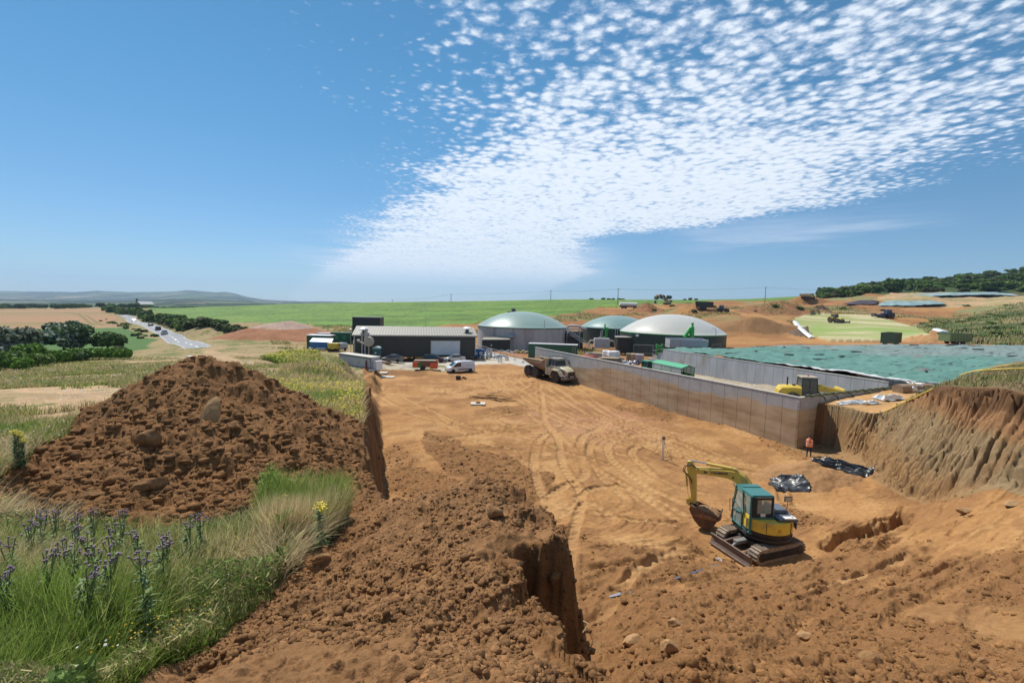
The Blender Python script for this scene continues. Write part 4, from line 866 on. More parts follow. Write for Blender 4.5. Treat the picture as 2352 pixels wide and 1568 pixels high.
def heras(name, pts, label, hgt=2.0, w=3.4):
    t = thing(name, label, 'fence', pts[0]); o0 = Vector(pts[0]); pts = [Vector(p)-o0 for p in pts]; b = MB(); f = MB()
    for a, c in zip(pts[:-1], pts[1:]):
        n = max(1, int((c-a).length/w)); 
        for i in range(n):
            p, q = a.lerp(c, i/n), a.lerp(c, (i+.97)/n)
            for u in (p, q): b.cyl(u, u+Vector((0,0,hgt)), .03, n=5)
            b.cyl(p+Vector((0,0,hgt)), q+Vector((0,0,hgt)), .03, n=5); b.cyl(p+Vector((0,0,.15)), q+Vector((0,0,.15)), .025, n=5)
            for j in range(1,16): r_ = p.lerp(q, j/16); f.cyl(r_+Vector((0,0,.15)), r_+Vector((0,0,hgt)), .008, n=3, caps=False)
            mid = p; f.box(mid+Vector((0,0,.08)), (.65,.22,.16))
    b.build('frame', steel, t); f.build('mesh_infill', steel, t)
heras('mesh_fence', [P(1455,812,104),P(1500,814,101.5),P(1545,810,101)], 'steel mesh site fence panels in front of the cream domed tank', 2.1)
heras('mesh_fence', [P(1634,812,104),P(1656,810,106)], 'short steel mesh fence right of the grey hopper', 2.1)
heras('mesh_fence', [P(1075,793,118),P(1110,806,107.5),P(1165,822,96.5),P(1222,838,88.5)], 'low bent mesh fence along the pale access road by the concrete tank', 1.1, 3.0)

# ================================================================= dark shed
SH = P(813,831,90.5); SHr = P(1092,826,95.5)
dx_ = Vector((SHr[0]-SH[0], SHr[1]-SH[1], 0)); Ls = dx_.length; rzs = math.atan2(dx_.y, dx_.x); zs = H(*SH[:2])+.02
t = thing('shed_building', 'long dark clad farm shed with shallow pale roof and a white roller door', 'building', (SH[0],SH[1],zs), rzs)
eh = P(811,769.5,90.5)[2]-zs; Dp = 14.0; rise = 1.35
b = MB(); b.prism([(0,-.6),(0,eh),(Dp/2,eh+rise),(Dp,eh),(Dp,-.6)], 0, Ls, axis='x'); b.build('wall', clad, t)
b = MB(); ov = .35
for s_ in (0,1):
    y0, y1 = (-ov, Dp/2) if s_ == 0 else (Dp+ov, Dp/2); z0 = eh-ov*rise/(Dp/2)+.04
    b.add([(-ov,y0,z0),(Ls+ov,y0,z0),(Ls+ov,y1,eh+rise+.05),(-ov,y1,eh+rise+.05),(-ov,y0,z0+.12),(Ls+ov,y0,z0+.12),(Ls+ov,y1,eh+rise+.17),(-ov,y1,eh+rise+.17)],[(0,1,2,3),(4,5,6,7),(0,1,5,4),(1,2,6,5),(2,3,7,6),(3,0,4,7)])
rf_ = b.build('roof', roofm, t)
b = MB(); b.b2(-ov,Ls+ov,-ov-.14,-ov+.02,eh-.18,eh+.02); b.build('gutter', mat('grey_trim', (.25,.24,.22), .5), t)
dw0, dw1 = Ls*.625, Ls*.86
b = MB(); b.b2(dw0-.15,dw1+.15,-.03,-.005,-.1,eh*.70+.15); b.build('door_frame', mat('pale_trim', (.5,.48,.45), .5), t)
b = MB(); b.b2(dw0,dw1,-.09,-.035,-.1,eh*.70); b.build('door', ribbed('white_shutter', (.62,.64,.66), .25, axis='Z', amt=.06, bump=.2), t, label='pale roller shutter door')
b = MB()
for x in (.2,Ls-.12): b.cyl((x,-.3,-.2),(x,-.3,eh-.2),.07,n=8)
b.cyl((-.16,1.4,-.2),(-.16,1.4,eh-.4),.07,n=8); b.tube([(-.16,1.4,eh-.9),(-.16,.4,eh-1.6),(-.16,.2,eh-2.6),(-.16,.2,-.2)],.06,6); b.build('downpipe', whiteg, t)
for fx_, fy_ in ((Ls*.075,1.0),(Ls*.935,2.4)):
    b = MB(); zz = eh+fy_*rise/(Dp/2); b.cyl((fx_,fy_,zz),(fx_,fy_,zz+.9),.38,n=14); b.build('vent_neck', dark, t, smooth=True); b = MB(); b.lathe([(.9,zz+.8),(.95,zz+1.0),(.5,zz+1.35),(0,zz+1.42)],(fx_,fy_,0),18); b.build('roof_vent', white, t, smooth=True)
b = MB()
for x in (Ls*.065,Ls*.088): b.cyl((x,-.35,eh-4.2),(x,-.35,eh+.75),.13,n=10)
b.build('flue_pipe', whiteg, t, smooth=True)
# pole, dish scoop, toilet etc. at the left end
t = thing('lamp_post', 'thin lamp post with white globe head at the left gable of the dark shed', 'lamp post', P(806,829,96)); b = MB(); b.cyl((0,0,-1),(0,0,6.6),.06); b.build('pole', steel, t); b = MB(); b.lathe([(0,6.5),(.28,6.6),(.3,6.8),(0,6.95)]); b.build('lamp_head', white, t, smooth=True)
q0 = P(846,829,86.0)
t = thing('blower_unit', 'beige curled fan duct and blower in front of the dark shed left end', 'blower', (q0[0],q0[1],H(*q0[:2])))
beige = mat('beige_metal', (.42,.38,.32), .6, var=.15)
b = MB(); b.lathe([(.25,-.25),(.85,-.25),(.95,-.1),(.95,.1),(.85,.25),(.25,.25)],(.15,0,3.0),20,axis='y'); b.build('fan_casing', beige, t, smooth=True)
b = MB(); b.tube([(-.2,0,3.6),(-.45,0,4.2),(-.4,0,4.9),(-.35,.2,5.3)],.3,8); b.tube([(-1.9,0,3.1),(-1.2,0,2.7),(-.5,0,2.5)],.18,8); b.cyl((-2.1,0,3.15),(-1.6,0,3.1),.24); b.cyl((.1,0,-.3),(.1,0,2.2),.1); b.build('duct', beige, t, smooth=True)
def gp(px, py, Y): p = P(px,py,Y); return (p[0],p[1],H(p[0],p[1]))
t = thing('portable_toilet', 'green portable toilet cabin with rounded roof beside the white plant room', 'toilet', gp(866,829,84), R(-6)); tg = mat('toilet_green', (.02,.10,.10), .45)
b = MB(); b.b2(-.6,.6,-.6,.6,0,2.1); b.build('cabin', tg, t, bevel=.04); b = MB(); b.prism([(.64*math.cos(a),2.1+.38*math.sin(a)) for a in np.linspace(0,math.pi,12)], -.64, .64); b.build('roof', mat('pale_roof', (.35,.45,.45), .4), t, smooth=True); b = MB(); b.b2(-.45,.45,-.635,-.6,.1,1.95); b.build('door', tg, t, bevel=.01); b = MB(); b.b2(-.15,.15,-.655,-.637,1.2,1.45); b.build('notice', white, t)
w0 = P(779,852,76.5); w1 = P(852,857,71.5); dd = Vector((w1[0]-w0[0],w1[1]-w0[1],0)); zw = H(w1[0],w1[1])
t = thing('plant_room', 'small flat roofed white plant room at the end of the grassy bank', 'building', (w0[0],w0[1],zw), math.atan2(dd.y,dd.x)); Lw = dd.length; hw_ = P(852,822.5,71.5)[2]-zw
b = MB(); b.b2(0,Lw,0,1.7,-.4,hw_); b.build('wall', whiteg, t, bevel=.03); b = MB(); b.b2(-.12,Lw+.12,-.12,1.8,hw_+.02,hw_+.16); b.build('roof', concL, t, bevel=.02); b = MB(); b.b2(-.05,Lw+.05,-.05,.0,hw_-.13,hw_+.0); b.b2(Lw-.05,Lw+.045,-.04,.0,0,hw_-.14); b.build('trim', dark, t)
b = MB(); b.b2(Lw+.08,Lw+.95,.3,1.5,0,hw_*.78); b.build('cabinet', white, t, bevel=.03); b = MB(); b.b2(-.3,Lw+1.2,-.6,-.1,-.05,.12); b.build('plinth', concL, t)
t = thing('gas_cylinder', 'dark brown gas cylinder standing against the white plant room', 'gas cylinder', (*P(841.5,857,71.0)[:2],zw)); b = MB(); b.lathe([(.17,0),(.17,1.35),(.12,1.55),(.04,1.62),(.04,1.75)],n=16); b.build('bottle', mat('brown_bottle', (.10,.04,.035), .5), t, smooth=True); b = MB(); b.b2(-.06,.06,-.04,.04,1.75,1.85); b.build('valve', steel, t)
for px,py,Y,sx,lb in ((876,851,74,2.0,'farther pale concrete slab step by the white plant room'),(890,857,71.5,2.2,'nearer pale concrete slab step by the white plant room')):
    b = MB(); b.b2(-sx/2,sx/2,-.7,.7,-.1,.14); o = b.build('paving_slab', concL, bevel=.02); o.location = gp(px,py,Y); tag(o, lb, 'slab')
# cabins and boxes beyond the shed
t = thing('site_container', 'tall black clad box building beyond the dark shed roof', 'building', gp(846,760,118), R(2)); b = MB(); b.b2(-3.5,3.5,-2,2,-1,P(846,729,118)[2]-t.location.z); b.build('wall', cladB, t, bevel=.03); b = MB(); b.b2(-3.6,3.6,-2.1,2.1,P(846,729,118)[2]-t.location.z,P(846,729,118)[2]-t.location.z+.12); b.build('roof', dark, t)
def cabin(px, py, Y, L, hh, D, m, label, rz=0, win=(), wm=None, roofc=None, cat='cabin', stripes=False):
    t = thing('site_cabin', label, cat, gp(px,py,Y), rz); b = MB(); b.b2(-L/2,L/2,-D/2,D/2,-.2,hh); b.build('body', m, t, bevel=.03)
    b = MB(); b.b2(-L/2-.08,L/2+.08,-D/2-.08,D/2+.08,hh+.01,hh+.14); b.build('roof', roofc or m, t)
    for x0,x1,z0,z1,nm in win: b = MB(); b.b2(x0,x1,-D/2-.04,-D/2-.002,z0,z1); b.build(nm, wm or glass, t)
    return t
cabin(753.5,758,122,5.6,2.4,2.4,whiteg,'white and black windowed cabin at the far left behind the earth mound',R(-6),((-2.6,-1.2,.8,2.2,'window'),(-1.1,.2,1.0,2.2,'window'),(.4,1.4,.8,2.2,'window'),(1.6,2.6,1.0,2.2,'window')))
cabin(786,758,116,5.0,2.6,2.4,dgreen,'dark green cabin with two green windows left of the tall black box building',R(-3),((-1.3,-.6,1.1,2.0,'window'),(.6,1.4,1.1,2.0,'window')),wm=mat('green_shutter', (.02,.2,.1), .4))
cabin(1013,757,128,6.6,2.5,2.6,mat('pale_green_panel', (.38,.48,.30), .5),'pale green and white cabin behind the dark shed ridge',R(-10),((-.4,.8,.9,1.9,'window'),(1.4,2.4,.9,1.9,'window')),wm=white,roofc=mat('lime_roof', (.42,.48,.2), .5))
t = thing('air_duct', 'bulky silver curved ventilation duct behind the dark shed ridge', 'duct', gp(981,757,124), R(-5)); b = MB(); b.tube([(-2.6,-.3,1.8),(-1.6,0,2.6),(-.4,.2,2.2),(.2,.2,1.6)],.9,14); b.cyl((.2,0,1.5),(2.4,0,1.5),1.15,n=20); b.build('duct', mat('silver_duct', (.6,.62,.64), .35, .6), t, smooth=True); b = MB(); b.b2(-1,2,-.6,.6,-1,.6); b.build('base', steel, t)
t = thing('aerial_mast', 'very thin tall grey mast rising behind the shed roof against the green crop', 'mast', gp(978,760,126)); b = MB(); b.cyl((0,0,-1),(0,0,P(978,700,126)[2]-t.location.z),.07,.04,6); b.build('pole', steel, t)
# container left of the haul road + trailer of site kit
t = thing('storage_container', 'dark green container with pale roof standing left of the dark shed below the earth mound', 'container', gp(737,800,106), R(-4)); b = MB(); b.b2(-2.8,2.8,-1.2,1.2,0,3.1); b.build('body', dgreen, t, bevel=.03); b = MB(); b.b2(-2.9,2.9,-1.3,1.3,3.12,3.3); b.build('roof', white, t, bevel=.03)
t = thing('flatbed_trailer', 'low flatbed trailer with a blue canopied load in front of the green container', 'trailer', gp(741,802,101), R(-3)); b = MB(); b.b2(-2.7,2.7,-1.0,1.0,.5,.75); b.build('deck', white, t, bevel=.02); b = MB(); b.b2(-2.4,2.3,-.9,.9,.77,1.9); b.build('load', blue, t, bevel=.05); b = MB(); b.add([(-2.5,-1,2.0),(2.5,-1,2.0),(2.4,.2,2.7),(-2.4,.2,2.7),(-2.5,-1,2.08),(2.5,-1,2.08),(2.4,.2,2.78),(-2.4,.2,2.78)],[(0,1,2,3),(4,5,6,7),(0,1,5,4),(1,2,6,5),(2,3,7,6),(3,0,4,7)]); b.build('canopy', mat('pale_blue_sheet', (.30,.42,.6), .4), t)
for sx in (-1.4,1.4): b = MB(); b.cyl((sx,-1.05,.38),(sx,-.8,.38),.38); b.build('wheel', blackm, t, smooth=True)
t = thing('yellow_dumper_skip', 'small yellow dumper skip between the blue trailer and the white van', 'dumper', gp(766,803,97)); b = MB(); b.prism([(-.9,.6),(-1.1,1.9),(1.1,1.9),(.9,.6)], -.7, .7); b.build('skip', yel, t, bevel=.05); b = MB(); b.cyl((-.6,-.7,.4),(-.6,.7,.4),.4); b.cyl((.6,-.7,.4),(.6,.7,.4),.4); b.build('wheel', blackm, t)
# stores behind the long wall
t = thing('storage_container', 'dark green shipping container with pale roof just behind the far end of the long wall', 'container', (*P(1270,812,101)[:2], P(1270,812,101)[2]-.4), R(-9)); b = MB(); b.b2(-5.4,5.4,-1.25,1.25,-.6,2.5); b.build('body', dgreen, t, bevel=.03); b = MB(); b.b2(-5.45,5.45,-1.3,1.3,2.51,2.62); b.build('roof', whiteg, t); b = MB(); b.cyl((4.4,-1.3,.1),(4.4,-1.3,2.2),.04); b.cyl((4.9,-1.3,.1),(4.9,-1.3,2.2),.04); b.build('door_rod', steel, t)
def pile(name, px, py, Y, L, D, n, lay, m, label, rz, cat='stack', th=.14):
    r_ = random.Random(int(px)); t = thing(name, label, cat, gp(px,py,Y), rz)
    for l in range(lay):
        b = MB()
        for i in range(n): b.box((r_.uniform(-.15,.15)*L,-D/2+D*(i+.5)/n,.15+l*th*1.5), (L*r_.uniform(.8,1),D/n*.8,th), rz=r_.uniform(-.03,.03))
        b.build('board_layer', m[l%len(m)], t)
    return t
pile('plank_stack', 1385,812,110,7,3.5,9,5,[white,wood,concL],'long stack of pale boards behind the long wall', R(-12))
pile('plank_stack', 1350,815,106,4,2.2,5,3,[red,wood],'low stack of reddish brown boards right of the green container', R(-10))
pile('panel_stack', 1402,830,92,4.4,3,6,7,[wood,concL,dark],'stack of grey boards beside the white wrapped bales', R(-10))
for i,(px,py,Y,lb) in enumerate(((1392,824,97.5,'left white wrapped bale in the yard behind the long wall'),(1404,826,95.5,'middle white wrapped bale in the yard behind the long wall'),(1413,824,96.5,'right white wrapped bale in the yard behind the long wall'))):
    t = thing('wrapped_bale', lb, 'bale', gp(px,py,Y), R(i*9))
    for l in (0,1): b = MB(); b.b2(-.75,.75,-.75,.75,.05+l*1.25,1.25+l*1.25); b.build('bag', plastw, t, bevel=.22, seg=3)
foldsheet('plastic_sheet', P(1428,830,93)[:2], 1.6, .9, -.2, 21, .9, plastw, 'crumpled white plastic beside the wrapped bales', 'plastic sheet', 30)
foldsheet('plastic_sheet', P(1446,828,93)[:2], 2.0, 1.0, -.2, 27, 1.2, mat('dark_lilac_sheet', (.08,.08,.11), .3, var=.5, scale=1.5), 'dark crumpled sheeting behind the green tractor bonnet', 'plastic sheet', 30)
for i,(px,Y,m,lb) in enumerate(((1447,97,wood,'brown cardboard coloured crate behind the crumpled sheeting'),(1458,96,mat('tan_crate',(.42,.28,.15),.8),'tan crate in the middle of three behind the crumpled sheeting'),(1469,95,mat('pink_crate',(.45,.38,.40),.7),'pinkish crate nearest the green tractor'))):
    t = thing('crate', lb, 'crate', gp(px,826,Y), R(-12)); b = MB(); b.b2(-.8,.8,-.7,.7,.12,1.9); b.build('box', m, t, bevel=.03); b = MB(); b.b2(-.85,.85,-.75,.75,0,.1); b.build('pallet', wood, t)
t = thing('rubble_row', 'row of white and yellow pipes and rubble at the foot of the concrete tank', 'pipes', gp(1185,803,114)); b = MB(); r_ = random.Random(3)
for i in range(14): x = r_.uniform(-5,6); b.tube([(x,r_.uniform(-.5,.5),.2),(x+r_.uniform(.5,1.5),r_.uniform(-.8,.8),r_.uniform(.3,.8)),(x+r_.uniform(1.5,3),r_.uniform(-.8,.8),.2)],.09,6)
b.build('pipe', plastw, t); b = MB()
for i in range(3): b.tube([(-1+i*2,0,.2),(0+i*2,.2,.7),(1.3+i*2,-.1,.2)],.13,6)
b.build('yellow_pipe', yel, t)
# blue box, frame and hoops right of the shed
t = thing('generator_box', 'blue boxed generator on the pavement right of the dark shed', 'generator', gp(1101,820,100), R(-5)); b = MB(); b.b2(-1.15,1.15,-.7,.7,.15,2.1); b.build('housing', blue, t, bevel=.05); b = MB(); b.b2(-.8,-.3,-.73,-.7,.9,1.5); b.b2(.1,.8,-.73,-.7,1.0,1.6); b.build('notice', white, t)
t = thing('pipe_frame', 'galvanised panel and pipe frame beside the blue generator', 'pipework', gp(1121,824,97), R(-5)); b = MB(); b.b2(-.5,.1,-.1,.1,.3,2.3); b.b2(.25,.9,-.1,.1,.3,2.3); b.build('panel', steel, t); b = MB(); b.tube([(-1.6,-.3,.2),(-1.6,-.3,.9),(-.4,-.3,.9),(1.5,-.5,.6),(3.0,-.6,.7)],.14,8); b.tube([(1.4,-.4,.3),(1.5,-.4,1.0),(3.6,-.6,1.1),(4.3,-.7,.8),(4.4,-.7,0)],.17,8); b.tube([(1.9,-.2,.2),(2.0,-.2,.8),(3.4,-.4,.9),(3.9,-.5,.6),(3.9,-.5,0)],.13,8); b.build('pipe', steel, t, smooth=True)
for i,px in enumerate((1146.5,1150.5)): t = thing('hoop_barrier', ('left' if i==0 else 'right')+' steel hoop barrier at the pavement corner', 'hoop barrier', gp(px,834,91.5-i*.5), R(70)); b = MB(); b.tube([(-.45,0,-.2),(-.45,0,1.2),(-.3,0,1.45),(.3,0,1.45),(.45,0,1.2),(.45,0,-.2)],.09,8); b.build('hoop', steel, t, smooth=True)
# ================================================================= power line poles on the crest
POLES = []
for px, top, bot, Y, lb in ((1036,675,691.5,430,'leftmost wooden power pole on the crop field crest'),(1265,667,688,400,'wooden power pole on the crest above the concrete tank'),(1419,663,690,330,'wooden power pole on the crest beside the small round trees'),(1757,659,690,330,'tall wooden power pole on the crest above the far earth heaps'),(901,688,696,520,'tiny wooden power pole left on the crop field crest')):
    p = P(px,bot,Y); zt = P(px,top,Y)[2]; t = thing('power_pole', lb, 'power pole', (p[0],p[1],p[2])); h = zt-p[2]
    b = MB(); b.cyl((0,0,-3),(0,0,h),.30,.2,8); b.build('pole', wood, t); b = MB(); b.b2(-1.1,1.1,-.12,.12,h-.55,h-.3); b.build('crossarm', wood, t); POLES.append((p[0],p[1],zt-.25))
POLES = [POLES[4]]+POLES[:4]+[P(2330,668,300)]
for i,(a,c) in enumerate(zip(POLES[:-1],POLES[1:])):
    b = MB(); a, c = Vector(a), Vector(c); q = []
    for k in range(25): f = k/24; p = a.lerp(c,f); p.z -= 4*f*(1-f)*(c-a).length*.012; q.append(p)
    b.tube(q, .055, 4); tag(b.build('power_line', dark), ('power cable spanning to the tiny left pole','power cable between the leftmost pole and the pole above the concrete tank','power cable between the poles above the concrete tank and the round trees','long power cable between the round trees pole and the tall right pole','power cable running from the tall right pole to the wooded hill')[i], 'power line')
# ================================================================= vehicles (x forward, y left, z up)
tyrem = mat('dusty_tyre', (.045,.038,.032), .9, var=.3, scale=5, dirt=(.20,.13,.08), dirtamt=.35)
tyrec = mat('car_tyre', (.02,.02,.02), .8, var=.2)
rimm_ = mat('alloy_rim', (.45,.46,.47), .35, .6)
lamp = mat('lamp_glass', (.75,.75,.72), .15)
tail = mat('tail_lamp', (.45,.02,.02), .2)
chrome = mat('chrome_rod', (.85,.85,.86), .09, 1.0, var=.02)
def wheel(root, x, y, r, w, rimmat, tm=None, rimr=.6, name='wheel', lug=0):
    s = 1 if y > 0 else -1
    b = MB(); b.lathe([(r*rimr,-w/2),(r*.93,-w/2),(r,-w*.36),(r,w*.36),(r*.93,w/2),(r*rimr,w/2)],(x,y,r),28,axis='y')
    if lug:
        for i in range(lug):
            a = 2*math.pi*i/lug; Mx = Matrix.Translation((x,y,r)) @ Matrix.Rotation(a,4,'Y')
            for sy in (-1,1): b.box((0,0,0),(.09*r/.8,w*.48,.07), M=Mx @ Matrix.Translation((0,sy*w*.25,r*1.015)) @ Matrix.Rotation(.5*sy,4,'Z'))
    o = b.build(name, tm or tyrec, root, smooth=True)
    b = MB(); b.lathe([(0,-.0),(r*.22,.0),(r*.25,-.04*w),(r*rimr*.85,-.10*w),(r*rimr,.02*w),(r*rimr*1.02,.02*w)],(x,y+s*w*.40,r),20,axis='y')
    b.build('rim', rimmat, o, smooth=True); return o
def paint(name, col, metal=0.0): return mat(name, col, .28, metal, var=.03, scale=1, coat=.5, spec=.6, dirt=tuple(min(1,c*.7+.06) for c in col), dirtamt=.1)
def car(name, label, cat, loc, rz, L, Wd, Hh, body, glassprof, m, belt=None, wr=.32, wx=None, group=None, roofm=None, plate=True, rails=False, simple=False, sidewin=True):
    """body: side outline (x,z) without the glasshouse; glassprof: (x,z) outline of the glasshouse"""
    t = thing(name, label, cat, loc, rz, group); w = Wd/2
    secs = []
    b = MB(); n = len(body)
    # body as three slabs with rounded shoulders
    ys = (-w,-w*.97,-w*.80,w*.80,w*.97,w); ins = (.90,.97,1,1,.97,.90); cxm = sum(p[0] for p in body)/n; czm = .55
    b.loft([[(cxm+(p[0]-cxm)*(1-(1-k)*.35), y, czm+(p[1]-czm)*k) for p in body] for y,k in zip(ys,ins)])
    b.build('body', m, t, smooth=True, bevel=.02)
    zt = max(p[1] for p in glassprof); zb = min(p[1] for p in glassprof); g = MB()
    def yw(zz): return w*(.90-.20*(zz-zb)/(zt-zb))
    g.loft([[(p[0], sgn*yw(p[1])*q, p[1]) for p in glassprof] for sgn,q in ((-1,1),(-1,.5),(1,.5),(1,1))]); g.build('windows', glass, t)
    top = [p for p in glassprof if p[1] > zt-.14]; x0, x1 = min(p[0] for p in top), max(p[0] for p in top); r_ = MB()
    ym = yw(zt)
    r_.loft([[(x0-.02,y,zt-.05-c),(x0+.25,y,zt+.015-c),((x0+x1)/2,y,zt+.035-c),(x1-.2,y,zt+.01-c),(x1+.03,y,zt-.06-c),((x0+x1)/2,y,zt-.05-c)] for y,c in ((-ym-.01,.04),(-ym*.8,0),(ym*.8,0),(ym+.01,.04))]); r_.build('roof', roofm or m, t, smooth=True)
    fr = max(glassprof, key=lambda p: p[0]); re = min(glassprof, key=lambda p: p[0]); pl = MB()
    for s in (-1,1):
        pl.tube([(fr[0],s*yw(fr[1]),fr[1]),(x1,s*ym,zt-.03)],.035,6); pl.tube([(re[0],s*yw(re[1]),re[1]),(x0,s*ym,zt-.03)],.05,6)
        xm = (x0+x1)/2+.05; pl.tube([(xm,s*(yw(zb)+.005),zb),(xm-.03,s*(ym+.005),zt-.03)],.03,6)
    pl.build('pillar', m, t)
    wx = wx or (L*.30, -L*.27)
    for x in wx:
        for s in (-1,1): wheel(t, x, s*(w-.10), wr, .22, rimm_)
    xf_ = max(p[0] for p in body); xr_ = min(p[0] for p in body)
    for s in (-1,1):
        b = MB(); b.box((xf_-.16,s*w*.70,.66),(.22,w*.36,.15),rz=-s*.25); b.build('headlight', lamp, t, bevel=.03)
        b = MB(); b.box((xr_+.07,s*w*.76,.82),(.14,w*.28,.22)); b.build('tail_light', tail, t, bevel=.02)
        b = MB(); b.box((fr[0]-.25,s*(w+.07),fr[1]+.08),(.12,.16,.12)); b.build('mirror', m, t, bevel=.03)
    b = MB(); b.box((xf_-.02,0,.38),(.10,w*1.3,.16)); b.build('grille', dark, t, bevel=.02)
    if rails: b = MB(); [b.tube([(x0+.2,s*ym*.9,zt+.02),(x0+.3,s*ym*.9,zt+.07),(x1-.3,s*ym*.9,zt+.07),(x1-.2,s*ym*.9,zt+.02)],.02,5) for s in (-1,1)]; b.build('roof_rail', dark, t)
    return t
SED = [(-2.3,.35),(-2.32,.75),(-2.2,.98),(-1.2,1.02),(0,.98),(1.1,.95),(1.9,.80),(2.22,.62),(2.28,.40),(2.15,.22),(-2.1,.22)]
SEDG = [(-1.75,.98),(-1.05,1.40),(-.45,1.46),(.15,1.42),(1.1,.95)]
HAT = [(-2.05,.35),(-2.1,.75),(-2.0,1.0),(-1,1.02),(0,.98),(1.05,.98),(1.8,.82),(2.1,.62),(2.15,.40),(2.0,.22),(-1.95,.22)]
HATG = [(-2.0,1.0),(-1.75,1.40),(-.8,1.54),(.1,1.50),(1.15,.98)]
EST = [(-2.25,.35),(-2.3,.8),(-2.2,1.0),(-1,1.03),(0,.99),(1.0,.99),(1.75,.82),(2.15,.62),(2.2,.40),(2.05,.22),(-2.1,.22)]
ESTG = [(-2.2,1.0),(-1.95,1.45),(-.8,1.58),(.15,1.52),(1.1,.99)]
def gr(px, py, Y, dz=0): p = P(px,py,Y); return (p[0],p[1],H(p[0],p[1])+dz)
car('parked_car','silver grey saloon car parked before the dark shed left end','car',gr(899,831,87.0),R(190),4.6,1.78,1.46,SED,SEDG,paint('grey_car_paint',(.13,.13,.15),.3),wr=.33)
car('parked_car','dark charcoal estate car parked by the red barrier, left of the roller door','car',gr(998,831,88.5),R(3),4.5,1.8,1.58,EST,ESTG,paint('charcoal_car_paint',(.018,.018,.024),.2),rails=True,wr=.34)
car('parked_car','small silver van-backed car parked in front of the roller door','car',gr(1045,828,91.0),R(193),4.0,1.7,1.55,HAT,[(-1.2,1.0),(-.85,1.42),(-.3,1.50),(.2,1.46),(1.15,.98)],paint('silver_car_paint',(.42,.43,.45),.4),wr=.31)
# the load body of that little van
# ---- white panel vans
def van(name, label, loc, rz, L, Wd, Hh, wr=.34):
    t = thing(name, label, 'van', loc, rz); w = Wd/2; m = paint('white_van_paint',(.66,.67,.69)); k = L/4.8; h = Hh
    prof = [(-2.4*k,.32),(-2.42*k,.5*h),(-2.34*k,.93*h),(-2.1*k,.985*h),(-.3*k,1.0*h),(.55*k,.96*h),(1.0*k,.88*h),(1.72*k,.56*h),(2.25*k,.44*h),(2.38*k,.30*h),(2.38*k,.16*h),(-2.3*k,.16*h)]
    b = MB(); b.loft([[(p[0]*(1-(1-q)*.3), y*(1-.10*max(0,(p[1]/h-.45))), .5+(p[1]-.5)*q) for p in prof] for y,q in ((-w,.95),(-w*.96,.99),(-w*.8,1),(w*.8,1),(w*.96,.99),(w,.95))]); b.build('body', m, t, smooth=True, bevel=.02)
    b = MB(); b.loft([[(1.03*k,y,.875*h),(1.70*k,y*1.04,.57*h),(1.74*k,y*1.04,.585*h),(1.07*k,y,.895*h)] for y in (-w*.82,w*.82)]); b.build('windscreen', glass, t)
    for s in (-1,1):
        b = MB(); pts = [(.12*k,.88*h),(.85*k,.86*h),(1.42*k,.60*h),(1.38*k,.52*h),(.12*k,.55*h)]; yy = lambda z: s*(w*(1-.10*max(0,(z/h-.45)))+.012)
        b.add([(p[0],yy(p[1]),p[1]) for p in pts]+[(p[0],yy(p[1])-s*.03,p[1]) for p in pts],[(0,1,2,3,4),(9,8,7,6,5)]+[(i,(i+1)%5,5+(i+1)%5,5+i) for i in range(5)]); b.build('side_window', glass, t)
        b = MB(); b.box((-.6*k,s*(w+.005),.30*h),(2.6*k,.03,.09*h)); b.build('side_moulding', dark, t, bevel=.01); b = MB(); b.box((-1.35*k,s*(w*.975+.0),.62*h),(1.6*k,.02,.02)); b.box((-.05*k,s*(w+.0),.50*h),(.16,.02,.05)); b.box((-.3*k,s*(w+.0),.50*h),(.16,.02,.05)); b.build('door_handle', dark, t)
        b = MB(); b.box((1.12*k,s*(w+.12),.60*h),(.12,.2,.24)); b.build('mirror', dark, t, bevel=.03)
        b = MB(); b.box((2.17*k,s*w*.72,.41*h),(.3,w*.34,.2),rz=-s*.3); b.build('headlight', lamp, t, bevel=.04)
        b = MB(); b.box((-2.38*k,s*w*.9,.5*h),(.08,.12,.5)); b.build('tail_light', tail, t)
        for x in (1.5*k,-1.55*k): wheel(t, x, s*(w-.09), wr, .22, rimm_, rimr=.58)
    b = MB(); b.box((2.28*k,0,.19*h),(.30,Wd*.98,.26)); b.box((-2.36*k,0,.19*h),(.2,Wd*.96,.22)); b.build('bumper', dark, t, bevel=.06)
    b = MB(); b.box((2.44*k,0,.21*h),(.02,.52,.12)); b.build('number_plate', white, t); b = MB(); b.box((2.34*k,0,.34*h),(.06,.7,.08)); b.build('grille', dark, t, bevel=.01)
    b = MB(); b.box((-.2*k,0,h+.015),(.05,w*1.5,.05)); b.box((-1.3*k,0,h+.015),(.05,w*1.5,.05)); b.build('roof_bar', m, t); return t
van('panel_van','white panel van parked on the brown soil right of the dark shed door',hit(1056.5,854,40,90),R(205),4.8,1.9,1.97)
van('panel_van','small white van with dark windows left of the shed beside the blue canopied trailer',gr(776,801,102),R(-118),4.2,1.75,1.75,.31)
